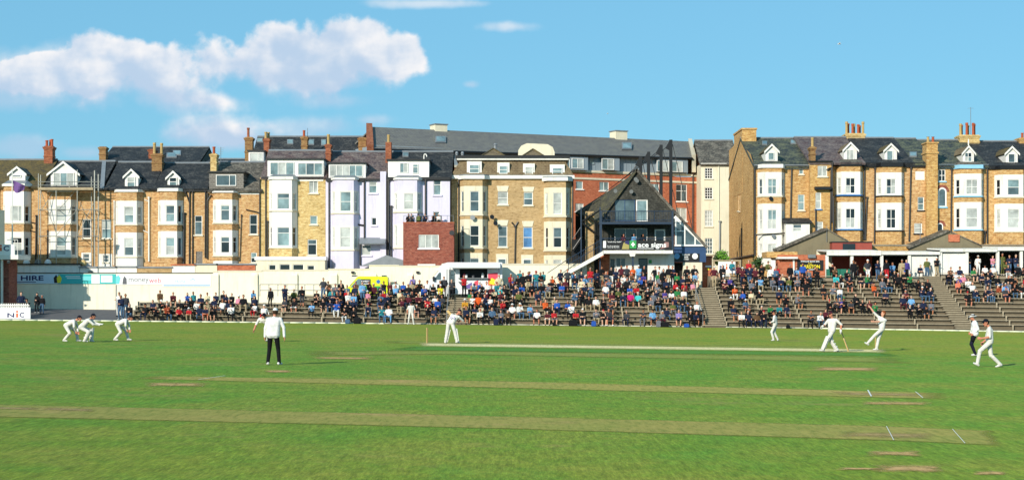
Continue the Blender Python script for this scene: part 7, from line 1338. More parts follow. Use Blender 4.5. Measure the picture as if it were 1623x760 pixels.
def head_mesh(kind):
    mb = MB(); n, m = 14, 12
    def E(i, j, rx, ry, rz, dz=.02): t = math.pi * j / m; a = 2 * math.pi * i / n; return V(math.sin(t) * math.cos(a) * rx, math.sin(t) * math.sin(a) * ry, math.cos(t) * rz + dz)
    def shell(keep, rx, ry, rz):
        for j in range(m):
            for i in range(n):
                q = [E(i, j, rx, ry, rz), E(i, j + 1, rx, ry, rz), E(i + 1, j + 1, rx, ry, rz), E(i + 1, j, rx, ry, rz)]; c = (q[0] + q[1] + q[2] + q[3]) / 4
                if keep(c):
                    u = [];
                    for p in q:
                        if not any((p - w).length < 1e-5 for w in u): u.append(p)
                    if len(u) > 2: mb.face(u)
    if kind == 'hair': shell(lambda c: c.z > .075 or (c.y < -.005 and c.z > -.055) or (c.y < .035 and c.z > .02), .086, .108, .118)
    elif kind == 'long_hair': shell(lambda c: c.z > .08 or c.y < .0, .092, .112, .12); mb.lathe([(.07, 0), (.088, .08), (.07, .2)], V(0, -.045, -.2), n=10)
    elif kind == 'cap':
        shell(lambda c: c.z > .045, .088, .11, .122)
        for i in range(7):
            a0, a1 = math.pi * (i / 7 * .8 + .1), math.pi * ((i + 1) / 7 * .8 + .1); p = [V(math.cos(a) * .08, .06 + math.sin(a) * r, .058 - (.014 if r > .1 else 0)) for a, r in ((a0, .045), (a1, .045), (a1, .13), (a0, .13))]; mb.hexa([q - V(0, 0, .008) for q in p] + p)
    elif kind == 'sun_hat':
        shell(lambda c: c.z > .05, .09, .11, .118); k = 18
        for i in range(k):
            a, b = 2 * math.pi * i / k, 2 * math.pi * (i + 1) / k; f = lambda t, r, z: V(math.cos(t) * r * .92, math.sin(t) * r * 1.08, z); mb.hexa([f(a, .088, .05), f(a, .165, .03), f(b, .165, .03), f(b, .088, .05), f(a, .088, .06), f(a, .165, .038), f(b, .165, .038), f(b, .088, .06)])
    elif kind == 'hood': shell(lambda c: c.z > .06 or c.y < .03, .105, .125, .13)
    return mb
HEADM = {k: (lambda o: (o.data, bpy.data.objects.remove(o))[0])(head_mesh(k).build(k, CM['k'], smooth=True)) for k in ('hair', 'long_hair', 'cap', 'sun_hat', 'hood')}
def head_matrix(P):
    f = P['look'].normalized(); r_ = f.cross(V(0, 0, 1)).normalized(); u = r_.cross(f); M = Matrix((r_, f, u)).transposed().to_4x4(); M.translation = P['head']; return M
CAPC = dict(cw=('cap', 'w', 'white cap'), ck=('cap', 'k', 'dark cap'), cr=('cap', 'r', 'red cap'), cb=('cap', 'b', 'blue cap'), hs=('sun_hat', 'h', 'straw hat'), hw=('sun_hat', 'w', 'white sun hat'), hd=('hood', 'k', 'hood'), hG=('cap', 'G', 'green cap'))
CROWD = {}
CROWD['wall'] = """
33.6 462 t n k hk,42.4 470 s k k,59 464 t k k hk,67 468.7 t k d,191.6 467 t n d hg,199 463 t e d hb,189 461 t w w hk,205 480.5 s k d,229 481 s k n hd,241.6 474.6 s n k,253.7 459.5 t B h hk,255.4 474 s k c cw,264 474.6 s k d hk,264 481 s R k,
247.5 486 s k k,268 488 s k d hk,286 472 s k h,297 463.4 s b k,303.4 469 s k k,312 474.6 s w k hg,318 464.7 s n k,284 488 s r k,300 486 s r h hw,328.4 462.8 s c h,326.4 483 s n o hb,328 476.6 s h h,341.6 462.8 s n k hk,339 471 s n s,
353.4 460 s k k hb,358 463.4 s n k,350.8 473.3 s w s hk,367.2 464 s k k,363.3 473.3 s n k,366 480 s w k,378.4 466.7 s p h hw,385.7 466 s k h,401.4 458 s l k hb,403.4 467.4 s n k hk,403.4 479 s w r hb,418 482 s w r cw,429 455.5 t k k"""
CROWD['van'] = """
451.4 451 t n n hg,466 457.5 s O k hb,450.8 472 s e s ck,466.6 472 s k S hb,478.4 453 t k s hg,502 466 s k k hk,512.6 440 t e d hb,522.5 453 s k k hk,531.7 448 s g k hg,541 448 s k k,539 453.6 s n k,549.5 451 s d k,527 460 s n k hg,534 461 s k k,540 461 s k n,
552.8 461 s w k hg,562 461.5 s l d,574.5 446 t l d,572.5 456 s k k hg,582.4 459.5 s p h hw,592 448 s m k,604 449 s n k,606.7 457.5 s r k,512 472.6 s k s hk,523.8 473 s n d,533.7 474 s b w hg,494 478 s l k hb,551.4 474 s k k,561.3 472.6 s n k hg,561 484.5 s k k,
546 487.8 s k w hk,583.7 479 s n d cr,605.4 484 s t d hg,616 483 s w l hb,605 470 s n d,618 445.7 s m k,627.4 442 s w k cw,627.4 451 s l k,639 446 s b k hk,646 448 s k d,654.3 437 t P k,665 443 s k k hk,659 449 s k k,676.7 443.7 s w k hk,672 451.6 s b k,687 448 s k k hg,
696.4 443.7 s k k,703.7 437.8 t e k hb,698.4 450 s y k cw,663 461.4 s m k,674.7 462 s n k hk,634 458 s c h hb,690.5 465.4 s w k,678 470.7 s r k,693.8 471 s b n hk,678 482 s k k,688 484.5 s n s hb,661.6 480.5 s k s,617.5 459 s k k,716 442 t e k hg"""
CROWD['truck'] = """
746 449 s k k,760.5 445 s b k hw,771 445.7 s w k,763 448.5 s k k,746 453.5 s d k cw,760.5 457 s k k cw,769.7 459.5 s m d,779 451 s m k,783 455.5 s c k,793.4 453 s a k,748.7 466.7 s w k,758 464.7 s o o hb,768.4 465 s n d,777.6 468.7 s w s,737.5 470.7 s U h hw,752.6 482.5 s n h cr,763 482 s c k,
760.5 487 s w k cr,728 488 s k s hk,739.5 484.5 s n s,780 486 s d k hb,794 491 s g n hb,791 434 t c h,735.5 436 t r k,799.3 449.6 s k k hd"""
CROWD['club'] = """
812.5 446 s k s cb,817 451 s n s,827 448 s b h,829 432 t k k,837.5 430.5 t k h hk,850 429 t t d cr,856.6 431 t k h hg,842.8 447 s k s,852.6 458 s n s hk,800 467 s k k,812.5 467 s k k,805 491 s B k,812 480 s w s hw,823.7 479 s w d cw,851 489 s w s hb,
888.6 426.7 t n k,899.5 426 t e k hk,876 437 s o k,886.5 442 s n k,896 440.4 s m s,911.8 434 s k d cw,922 439.7 s c w hb,925.6 434 s l k,935.7 423.8 t r d hg,943.7 438 s k k,946 426.7 t n k,953.8 422 t k h,969 423 t k S hb,976 424.5 t n k,985 420 t m k,988.6 434 s w h hb,980.6 439.7 s m k,
869 448.4 s g h ck,911 457.8 s d s ck,922.7 457.8 s k k hd,936.4 449 s d d,970.5 449 s k k,980.6 456 s O k,971 460.7 s m s hs,988 460.7 s n d,866 473 s o k hb,883 473.7 s b n hb,933.5 468.6 s k h hb,945 468.6 s w h hk,956.7 469.4 s k k,967 472 s e s,905.3 478.8 s w k hk,913 489 s r k,923.4 488 s k s cw,
867.6 491 s m S,878.5 490.4 s r s,945 488 s g h hb,956 489.6 s k s cr,965.4 487.5 s e s,993.6 420 t e k,1003 421.6 t o w hb,1012.4 420 t l d cw,1021 421 t k k,1001.5 431 s B d,994 439.7 s k k hg,1006.6 441 s h s hb,1019.6 431 s v n hg,1038.5 422 t k s hb,1045 422 t w h ck,1051.5 426 t k k,1060 420 t k h hk,1066 421 t n k,
1046.4 435 s g k,1056 440 s n k,1073 431.7 s G k hb,1082 436 s n k,1088.8 421 t k k,1092 434 s k s,1100.4 420 t k k hb,1026.9 455 s k k,1040.6 458.5 s n k hk,1054.4 458.5 s v s,1064.5 457.8 s w k,1071 445.5 s r k,1084.8 444.8 s r k,1074 455 s G h cw,1084 456 s w h,999.4 460.7 s M s,1011 462 s a s,
1032 468.6 s g h hb,1044.3 469.4 s k d,1069.6 468 s n d,1082.6 468 s k d,1090.6 479.5 s k d cb,992.9 491 s e n,1019.6 489.6 s e g hk,1034.8 489 s l s ck,1057 486 s n d hb,1050 491 s g m,1076 489.6 s P s,1095 491 s k k,1102.6 491 s n k,1112 491 s k s ck,1104.8 476.6 s w k hb,1099 445 s p h hd"""
CROWD['bar'] = """
1132 421.6 t m h hw,1145.3 419.4 t k k,1170.6 418 t m k,1177 423 t m n hw,1188 423 t n d hk,1197.4 423 t m k hk,1207.6 418.7 t k k hb,1222 421.6 t w k,1229.8 423 t d k hb,1252.3 418.7 t k k hg,1272.5 416.5 t b k hb,1295 424.5 t k k hb,1146.7 434.6 s k k cw,1149 442 s m k,1158 437 s v k,1179.3 433 s B k,1189.5 432.4 s g h,
1202.5 431.7 s e S,1179.3 440.4 s k k,1192.4 442 s g k hk,1164.8 452 s o w,1179.3 452 s k k,1177 460 s b k,1190 460 s c h hg,1204 459 s k h cw,1158.3 467 s k k hw,1182.2 473 s d s hw,1164 481 s n s,1186.6 486.7 s k k,1175.7 491 s w k hb,1186 492 s n n,1200.3 494 s B n,1210.5 491 s k n cr,1207.6 482.4 s k k,
1220.6 481 s G k,1240 434 s c k,1233.4 433 s p k,1237.8 437.5 s n d,1248.6 435 s k k,1256.6 433 s k k hk,1263.8 437.5 s g s,1271.8 433 s k k,1279.8 434.6 s k k ck,1276.9 443 s k s,1324.7 431.7 s a s hb,1332.6 434.6 s k w,1346.4 437.5 s k s hk,1305.8 449 s k s,1320.3 450.5 s g h,1331 453.4 s w d,1234.9 456 s n s cw,
1245.7 465 s k k hb,1265.3 464.3 s g s hg,1234.9 480 s t k hk,1247.2 481 s n s hk,1313.8 472.3 s k k cr,1326 471 s e k,1331 470.8 s v s hg,1337.7 469.4 s k k hG,1349 473.7 s e s ck,1285.6 491 s e k,1299.3 491.8 s w d hg,1310 489 s m k,
1352.8 412 t k k,1375 411 t e w cw,1391 412 t n d,1405 410.5 t k r ck,1429.7 411 t h h hg,1436.6 410.5 t v k,1469 409 t O d,1484.4 407 t k h cw,1364.7 432.8 s k s,1375.8 432.8 s G s,1395.5 428.5 s B k,1402.4 432.8 s k k hw,1399 440.5 s g d hg,1408.3 441.3 s k d,1423.7 432 s k k,1434 428.5 s k k cb,1442.5 432 s G k,1433 446.4 s k k,
1454.5 441.3 s k k hd,1462 446.4 s k k,1470.8 441.3 s k k hb,1473.3 454 s n d,1462.2 453.3 s n d cw,1386 448 s o s hb,1403.2 458.4 s n k,1435.7 458.4 s m s hg,1431.4 466 s n m hg,1444.3 467.8 s l n hg,1442.5 482.4 s k k,1456.2 480.6 s k k hg,1464 473.8 s n k ck,1476 475.5 s g s hb,1467.3 483 s k s ck,1367.3 473.8 s k k,1378.4 474.7 s m k,
1387.8 477 s G k hd,1357 464.4 s k k hk"""
CROWD['right'] = """
1535.7 405 t k d,1550.3 404.5 t w w hw,1573.4 404.5 t p d,1582.8 404.5 t l d,1588.8 401 t O O hg,1600 403.7 t n d,1610 403 t n d,1620.4 403.7 t n k,1543.4 422.5 s G s hb,1561.4 419 s w s ck,1574.2 419 s w h cw,1598.2 419 s n w hb,1613.6 417.4 s k k,1566.5 429.4 s k d ck,1523 421.7 s n w,1526.3 432 s p h,
1535 438.8 s w k hb,1542.6 445.6 s w k hb,1534 461 s k s cr,1546 456.7 s n d hb,1562.2 456.7 s k s hb,1565.7 453 s n d ho,1571.7 455 s n d,1583.6 450.7 s R h cw,1594 448 s l k,1594 453 s e s cb,1608.5 450 s k d,1621 449 s k w,1603.3 434.5 s k k cw,1608.5 438 s k k,1596.5 432.8 s k k"""
CROWD['bar'] += """,1507.5 422.5 s B k,1503.2 428.5 s k n,1515.2 430 s w h,1520.3 437 s v k,1518.6 443 s C s hg"""
ORD = 'first second third fourth fifth sixth seventh eighth ninth tenth eleventh twelfth thirteenth fourteenth fifteenth sixteenth seventeenth eighteenth nineteenth twentieth twenty-first twenty-second twenty-third twenty-fourth twenty-fifth twenty-sixth twenty-seventh twenty-eighth twenty-ninth thirtieth'.split()
ROWN = ['front row'] + [o + ' row' for o in ORD[1:20]]
BLOCK = dict(wall=(0, 'under long wall'), van=(1, 'before yellow van'), truck=(2, 'below food truck'), club=(3, 'below clubhouse'), bar=(4, 'below bar'), right=(5, 'in far right block'))
LEGW = dict(d='jeans', s='shorts', S='white shorts', h='khaki trousers', w='white trousers', r='red trousers', o='orange shorts', m='maroon trousers')
rp = random.Random(11); PEOPLE = []
def place_person(x, Y, z, kind, top, legs, hat, scale, pose=None, yaw=None):
    pk = pose or (rp.choice(['s0', 's0', 's1', 's1', 's2', 's2', 's3', 's4', 's4', 's5', 's6']) if kind == 's' else rp.choice(['t0', 't1', 't1', 't2', 't2', 't3', 't3']))
    bi = 1 if rp.random() < .42 else 0; o = bpy.data.objects.new('person', BODY[pk, bi]); COL.objects.link(o); o.location = ((x - CX) * Y / FPX, Y, z); o.rotation_euler = (0, 0, rp.gauss(0, .22) if yaw is None else yaw); o.scale = (scale,) * 3
    sk = rp.choice(SK); bare = legs in 'sSo' and len(legs) == 1; lg = {'s': rp.choice('kneg'), 'S': 'w', 'o': 'o'}.get(legs, legs); sl = rp.random()
    ms = [sk, CM[top], (sk if (bare and sl < .6 or sl < .15) else CM[top]), CM[lg], sk if bare else CM[lg], CM[rp.choice('kkkew')]]
    for i, m in enumerate(ms): s = o.material_slots[i]; s.link = 'OBJECT'; s.material = m
    if hat in CAPC: hk, hc, _ = CAPC[hat]; hm = CM[hc]
    else:
        hc = hat[1] if hat and hat[0] == 'h' else rp.choice('bbggkkw'); hk = 'long_hair' if (rp.random() < .12) else 'hair'; hm = HAIR[hc]
    c = bpy.data.objects.new({'hair': 'hair', 'long_hair': 'hair'}.get(hk, hk), HEADM[hk]); COL.objects.link(c); c.parent = o; c.matrix_local = head_matrix(POSES[pk, bi]); c.material_slots[0].link = 'OBJECT'; c.material_slots[0].material = hm
    return o
for blk, txt in CROWD.items():
    si, where = BLOCK[blk]; sx0, sx1, rows = STANDS[si][:3]; recs = []
    for e in txt.replace('\n', '').split(','):
        p = e.split(); x, y, kind, top, legs = float(p[0]), float(p[1]), p[2], p[3], p[4]; hat = p[5] if len(p) > 5 else ''
        H = 1.30 if kind == 's' else 1.74; best = None
        ks = range(0, rows + 1)
        for k in ks:
            Y = YF + TREAD * k + (.38 if kind == 's' else .3)
            if k == rows: Y = YF + TREAD * k + (.5 if kind == 's' else 1.0)
            X = (x - CX) * Y / FPX; z = tz(X, k)
            if blk == 'wall' and x < 203 or blk == 'wall' and x < 215 and kind == 't':
                Y = {33.6: 129.0, 42.4: 128.8, 59: 131.5, 67: 130.6, 191.6: 127.3, 199: 128.3, 189: 129.6}.get(x, 127.5); X = (x - CX) * Y / FPX; z = gz(max(X, -60)) + float(np.interp(Y, [126.6, 130, 134], [.02, .35, .72]))
            s = (CH + (HY - y) * Y / FPX - z) / H; er = abs(math.log(max(.05, s)))
            if best is None or er < best[0]: best = (er, k, Y, z, s)
        er, k, Y, z, s = best; s = max(.88, min(1.10, s)); recs.append([x, y, kind, top, legs, hat, k, Y, z, s])
    recs.sort(key=lambda r: r[0]); rowc = {}
    desc = []
    for r_ in recs:
        kind, top, legs, hat, k = r_[2:7]; w = ('seated' if kind == 's' else 'standing') + ' spectator in ' + COLS[top][0] + ' top'
        if hat in CAPC: w += ' and ' + CAPC[hat][2]
        elif legs in LEGW: w += ' and ' + LEGW[legs]
        desc.append(w)
    for i, r_ in enumerate(recs):
        x, y, kind, top, legs, hat, k, Y, z, s = r_; same = [j for j in range(len(recs)) if desc[j] == desc[i]]
        lab = desc[i] + ', ' + where
        if len(same) > 1:
            same_row = [j for j in same if recs[j][6] == k]; allrow = [j for j in range(len(recs)) if recs[j][6] == k and recs[j][2] == kind]
            lab = desc[i] + ', ' + ORD[same.index(i)] + ' such from left, ' + where
        o = place_person(x, Y, z, kind, top, legs, hat, s); o['label'] = lab; o['category'] = 'person'; o['group'] = 'spectators around the far side of the ground'; PEOPLE.append(o)
# the rest of the crowd, sitting in the gaps between the individuals: one mass
def crowd_mass():
    g = random.Random(21); keys = list('nnkkkkegdBOmhwbtrlGc'); mats = []; idx = {}
    def mi(m):
        if m.name not in idx: idx[m.name] = len(mats); mats.append(m)
        return idx[m.name]
    low = {}
    for k in ('s0', 's1', 's2', 's3', 's4', 's5'):
        me = grow(body_prims(POSES[k, 0]), .03, PH, 'low', 1); n = len(me.vertices); co = np.empty(n * 3); me.vertices.foreach_get('co', co); fs = [tuple(p.vertices) for p in me.polygons]; lb = np.empty(len(fs), int); me.polygons.foreach_get('material_index', lb)
        h = HEADM['hair']; M = head_matrix(POSES[k, 0]); hv = np.array([(M @ v.co)[:] for v in h.vertices]); fs += [tuple(i + n for i in p.vertices) for p in h.polygons]; low[k] = (np.concatenate([co.reshape(-1, 3), hv]), fs, np.concatenate([lb, np.full(len(h.polygons), 8)])); bpy.data.meshes.remove(me)
    taken = [(o.location.x, o.location.y) for o in PEOPLE]; V_, F_, M_ = [], [], []; off = 0
    for si, xa, xb, ra, rb, want in ((0, 270, 395, 0, 3, 5), (1, 500, 702, 2, 6, 22), (2, 744, 798, 2, 6, 7), (3, 806, 1108, 6, 9, 28), (3, 806, 1108, 1, 5, 8), (4, 1154, 1300, 8, 12, 16), (4, 1300, 1480, 9, 12, 9), (5, 1548, 1660, 8, 13, 12)):
        rows = STANDS[si][2]; tries = 0
        while want and tries < 3000:
            tries += 1; k = g.randint(ra, min(rb, rows)); Y = YF + TREAD * k + (.38 if k < rows else .5); x = g.uniform(xa, xb); X = (x - CX) * Y / FPX
            if any(abs(X - a) < .47 and abs(Y - b) < .4 for a, b in taken): continue
            taken.append((X, Y)); want -= 1; co, fs, lb = low[g.choice(list(low))]; s = g.uniform(.93, 1.05); a = g.gauss(0, .2); c, sn = math.cos(a) * s, math.sin(a) * s
            V_.append(np.stack([co[:, 0] * c - co[:, 1] * sn + X, co[:, 0] * sn + co[:, 1] * c + Y, co[:, 2] * s + tz(X, k)], 1)); F_ += [tuple(i + off for i in f) for f in fs]; off += len(co)
            sk, top, leg = g.choice(SK), CM[g.choice(keys)], CM[g.choice('kkkneddhg')]; t = [mi(m) for m in (sk, top, top if g.random() < .7 else sk, leg, leg if g.random() < .75 else sk, CM['k'], DARK, LIPM, HAIR[g.choice('bbggkkw')])]; M_.append(np.array(t)[lb])
    me = bpy.data.meshes.new('crowd'); me.from_pydata(np.concatenate(V_).tolist(), [], F_)
    for m in mats: me.materials.append(m)
    me.polygons.foreach_set('material_index', np.concatenate(M_).astype(np.int32)); me.polygons.foreach_set('use_smooth', [True] * len(F_)); me.update(); o = bpy.data.objects.new('crowd', me); COL.objects.link(o); o['kind'] = 'stuff'; tag(o, 'rest of the seated crowd filling the gaps between single spectators on the terracing', 'crowd')
crowd_mass()
# people on the roof terrace and on the clubhouse balcony
for k, (x, y, kind, top, hat, Y, lab) in enumerate(((647.5, 340, 's', 'k', 'hk', 139.2, 'leftmost person in black sitting on the brick extension roof terrace'), (652, 342, 's', 'e', '', 139.0, 'person in dark grey next to the leftmost one on the roof terrace'), (663.5, 341, 's', 'O', 'hk', 139.1, 'person in olive with back turned sitting on the roof terrace'), (673.5, 339.5, 's', 'n', 'hb', 138.9, 'person in navy with hair up sitting on the roof terrace'), (688.5, 336.5, 's', 'k', 'hk', 139.2, 'person in black sitting highest on the roof terrace'), (695.7, 343, 's', 'w', 'hw', 138.9, 'person in white at the right end of the roof terrace'),
        (988.5, 377, 't', 'm', 'hb', 136.6, 'person in maroon at the left of the lower clubhouse balcony'), (1004.7, 377, 't', 'l', 'hg', 136.6, 'grey-haired person in light blue on the balcony behind the green sign'), (1019.5, 377, 't', 'k', 'hb', 136.8, 'person in black on the balcony right of the green sign'))):
    H = 1.30 if kind == 's' else 1.74; z = CH + (HY - y) * Y / FPX - H
    if kind == 't': z = FB.px(1000, 396.5)[1]; s = (CH + (HY - y) * Y / FPX - z) / H
    else: z0_ = Frame((0, 138, 0)).px(680, 353)[1] - .2; s = (CH + (HY - y) * Y / FPX - z0_) / H; z = z0_
    o = place_person(x, Y, z, kind, top, 'k', hat, max(.8, min(1.12, s)), yaw=(3.0 if 'back turned' in lab else None)); o['label'] = lab; o['category'] = 'person'
def folding_chair(x, Y, z, lab):
    X = (x - CX) * Y / FPX; r = thing('chair', lab, 'chair', (X, Y + .1, z), 'chairs on the roof terrace'); mb = MB(); mb.box(X - .22, X + .22, Y - .08, Y + .34, z + .36, z + .40); mb.build('seat', G['black'], r); mb = MB(); mb.box(X - .22, X + .22, Y + .35, Y + .38, z + .5, z + .85); mb.build('backrest', G['black'], r)
    for a in (-.2, .2):
        for b in (-.05, .32): mb = MB(); mb.box(X + a - .015, X + a + .015, Y + b - .015, Y + b + .015, z, z + .358); mb.build('leg', G['grey'], r)
zt_ = Frame((0, 138, 0)).px(680, 353)[1] - .2
for x, Y, n in ((647.5, 139.2, 'leftmost'), (652, 139.0, 'second'), (663.5, 139.1, 'third'), (673.5, 138.9, 'fourth'), (688.5, 139.2, 'fifth'), (695.7, 138.9, 'rightmost')): folding_chair(x, Y, zt_, n + ' black folding chair on the brick extension roof terrace')
# bags, sheets and rugs among the crowd
def bag(x, y, col, lab, w=.34, h=.4, kind='backpack'):
    g = ground_px(x, y); Y = YF - .45; X = (x - CX) * Y / FPX; z = gz(X); r = thing(kind, lab, 'bag', (X, Y, z)); mb = MB(); pr = rounded([(X - w / 2, z + .005), (X + w / 2, z + .005), (X + w * .42, z + h), (X - w * .42, z + h)], .1); mb.fprism(Frame((0, Y, 0)), pr, -.12, .12); mb.build('body', CM[col], r); mb = MB(); mb.fprism(Frame((0, Y, 0)), rounded([(X - w * .35, z + .05), (X + w * .35, z + .05), (X + w * .32, z + h * .5), (X - w * .32, z + h * .5)], .05), .122, .17); mb.build('pocket', CM[col], r); mb = MB(); mb.path([V(X - .06, Y, z + h - .02), V(X - .05, Y, z + h + .06), V(X + .05, Y, z + h + .06), V(X + .06, Y, z + h - .02)], .014, 5); mb.build('handle', CM['k'], r)
for x, c, lab, w, h in ((551, 'd', 'blue bag on the grass beside the person with white trousers', .4, .36), (566, 'k', 'large black bag on the grass right of the blue bag', .6, .5), (786, 'n', 'navy backpack with a pale badge on the grass below the food truck', .4, .5), (878.5, 'k', 'black bag between the feet of the person in red', .3, .3), (908, 'k', 'big black holdall on the grass in front of the man in red', .7, .5), (941, 'b', 'blue bag on the grass left of the khaki trousers', .38, .42), (1044, 'g', 'pale grey bag on the grass right of the light blue shirt', .42, .5), (1053, 'k', 'black holdall beside the pale grey bag', .7, .4), (1088, 'b', 'blue cool bag on the grass near the clubhouse block corner', .42, .3), (1249, 'k', 'black bag standing at the foot of the bar block', .3, .3), (258, 'k', 'black bag at the foot of the low terracing', .4, .3), (316, 'k', 'black bag beside the orange shorts', .5, .3)): bag(x, 515, c, lab, w, h)
# ================================================================ the cricketers and umpires
WH = cloth('cricket_whites', 'dcd9cf'); WHT = cloth('cricket_trousers', 'd8d5cb'); COAT = cloth('umpire_coat', 'e3e2de'); BLK = cloth('black_trousers', '101114'); CAPN = cloth('navy_cap', '0f1322'); GLOVE = cloth('white_glove', 'e4e0d4'); PADM = paint('pad_white', 'dedad0', .6, .08); WILLOW = paint('willow', 'c7a566', .5, .15); SHOEW = cloth('white_shoe', 'd9d7d2'); MAROONH = cloth('maroon_helmet', '4a1520', .4)
def player(x, y, P, lab, mats, hat, hatm, voxel=.011, cat='person', extras=None):
    g = ground_px(x, y); P.setdefault('hip', V(1, 0, 0)); P.setdefault('sh', V(1, 0, 0)); me = grow(body_prims(P), voxel, mats, 'player_body', 3); o = bpy.data.objects.new('person', me); COL.objects.link(o); o.location = g; tag(o, lab, 'person')
    c = bpy.data.objects.new(hat[0], HEADM[hat[1]]); COL.objects.link(c); c.parent = o; c.matrix_local = head_matrix(P); c.material_slots[0].link = 'OBJECT'; c.material_slots[0].material = hatm
    return o
def wm(top=WH, sleeve=None, legs=WHT, shin=None, shoe=SHOEW, skin=1): return [SK[skin], top, sleeve or top, legs, shin or legs, shoe, DARK, LIPM]
LOOSE = dict(trouser=1.22, ankle=.062, cuff=1.25, arm=1.1)
def hair_under(o, P, m): 
    c = bpy.data.objects.new('hair', HEADM['hair']); COL.objects.link(c); c.parent = o; M = head_matrix(P); M = M @ Matrix.Scale(.97, 4); c.matrix_local = M; c.material_slots[0].link = 'OBJECT'; c.material_slots[0].material = m
def text_on(o, s, c, right, up, w, h, m):
    r, u = right.normalized(), up.normalized(); n = r.cross(u); F = Frame((0, 0, 0)); mb = text_mesh(s, F, -w / 2, w / 2, -h / 2, h / 2, 0, bold=True)
    mb.v = [c + r * v.x + u * v.z + n * .004 for v in mb.v]; k = mb.build('number', m); k.parent = o
E, Nn, Ww, Ss = V(1, 0, 0), V(0, 1, 0), V(-1, 0, 0), V(0, -1, 0)
# slip fielders and wicketkeeper, crouched and facing right
P = dict(pelvis=V(-.22, 0, .72), chest=V(.17, 0, .93), head=V(.36, -.01, 1.03), look=V(1, -.05, -.05), hip=V(.1, -1, 0), sh=V(.1, -1, 0), front=V(.6, 0, -.8), ar=V(-.28, -.12, .09), al=V(.24, .2, .09), tr=E + Ss * .3, tl=E + Nn * .2, kr=V(1, -.6, 0), kl=V(1, .6, 0), wr=V(.24, -.16, .48), wl=V(.26, .12, .46), hr=V(.3, 0, -1), hl=V(.3, 0, -1), er=V(0, -1, 0), el=V(0, 1, 0), **LOOSE)
o = player(113, 541, P, 'leftmost slip fielder in whites and black cap, bent with hands on knees', wm(), ('cap', 'cap'), CAPN); hair_under(o, P, HAIR['b'])
P = dict(pelvis=V(-.30, 0, .66), chest=V(.06, 0, 1.0), head=V(.23, -.01, 1.13), look=V(1, -.05, -.08), hip=V(.1, -1, 0), sh=V(.1, -1, 0), front=V(.8, 0, -.6), ar=V(-.12, -.14, .09), al=V(.08, .16, .09), tr=E, tl=E, kr=V(1, -.35, .2), kl=V(1, .35, .2), wr=V(.50, -.05, .76), wl=V(.52, .04, .78), hr=V(1, .1, .05), hl=V(1, -.1, .05), pr=V(0, 0, 1), pl=V(0, 0, 1), er=V(0, -.6, -1), el=V(0, .6, -1), glove=1.7, curl=.25, **LOOSE)
o = player(139.5, 541.7, P, 'wicketkeeper in whites crouching with gloved hands held out', wm()[:0] + [GLOVE] + wm()[1:], ('cap', 'cap'), CAPN); hair_under(o, P, HAIR['k'])
# the keeper's own head is bare skin: repaint the head faces
def skin_head(o, P, m):
    me = o.data; me.materials.append(m); k = len(me.materials) - 1
    for p in me.polygons:
        if p.material_index == SKIN and (p.center - P['head']).length < .2: p.material_index = k
skin_head(o, P, SK[1])
def pads(o, knee, ankle, front, w=.11):
    """batting or keeping pad strapped over the shin"""
    d = (knee - ankle).normalized(); f = (front - d * front.dot(d)).normalized(); s = d.cross(f); top = knee + d * .16; bot = ankle - d * .02; r = MB(); n = 5
    for i in range(n):
        a0, a1 = -1.15 + 2.3 * i / n, -1.15 + 2.3 * (i + 1) / n - .05; q = lambda a, c, rr: c + (f * math.cos(a) + s * math.sin(a)) * rr
        r.hexa([q(a0, bot, .075), q(a1, bot, .075), q(a1, bot, .105), q(a0, bot, .105), q(a0, top, .085), q(a1, top, .085), q(a1, top, .125), q(a0, top, .125)])
    p = r.build('pad', PADM); p.parent = o
    r = MB()
    for t in (.25, .5, .75): c = bot.lerp(top, t); r.lathe([(.088, -.015), (.094, 0), (.088, .015)], c, d, 12)
    k = r.build('pad_strap', PADM); k.parent = p
for s_, P_a, kh in ((-1, V(-.12, -.14, .09), V(1, -.35, .2)), (1, V(.08, .16, .09), V(1, .35, .2))):
    hp = P['pelvis'] + V(.1, -1, 0).normalized() * (.092 * -s_); k_, a_ = ik(hp, P_a, .445, .43, kh); pads(o, k_ - (k_ - a_) * .12, a_, V(1, s_ * .1, 0))
P = dict(pelvis=V(-.24, 0, .76), chest=V(.18, 0, .95), head=V(.36, -.02, 1.03), look=V(1, -.1, -.12), hip=V(.15, -1, 0), sh=V(.15, -1, 0), front=V(.55, 0, -.85), ar=V(-.33, -.12, .09), al=V(.2, .2, .09), tr=E + Ss * .2, tl=E, kr=V(1, -.5, 0), kl=V(1, .6, 0), wr=V(.22, -.14, .53), wl=V(.27, .14, .52), hr=V(.25, 0, -1), hl=V(.25, 0, -1), er=V(0, -1, 0), el=V(0, 1, 0), **LOOSE)
o = player(194.8, 539.4, P, 'slip fielder in whites bending forward, right of the wicketkeeper', wm(), ('cap', 'cap'), CAPN); hair_under(o, P, HAIR['b'])
# close fielder half hidden behind the near umpire
P = dict(pelvis=V(.12, .22, .82), chest=V(-.25, -.02, 1.08), head=V(-.13, -.16, 1.20), look=V(.1, -1, -.35), hip=V(.8, .5, 0), sh=V(.75, -.35, .12), front=V(-.3, -.6, -.8), ar=V(.36, .2, .09), al=V(-.05, .35, .09), tr=V(-.3, -1, 0), tl=V(-.6, -1, 0), wr=V(.05, -.2, .62), wl=V(-.66, -.12, .44), hl=V(-.3, 0, -1), el=V(-1, .4, 0), **LOOSE)
o = player(424, 541, P, 'fielder in whites stooping low behind the near umpire, arm hanging', wm(sleeve=SK[1]), ('cap', 'cap'), CAPN); hair_under(o, P, HAIR['k'])
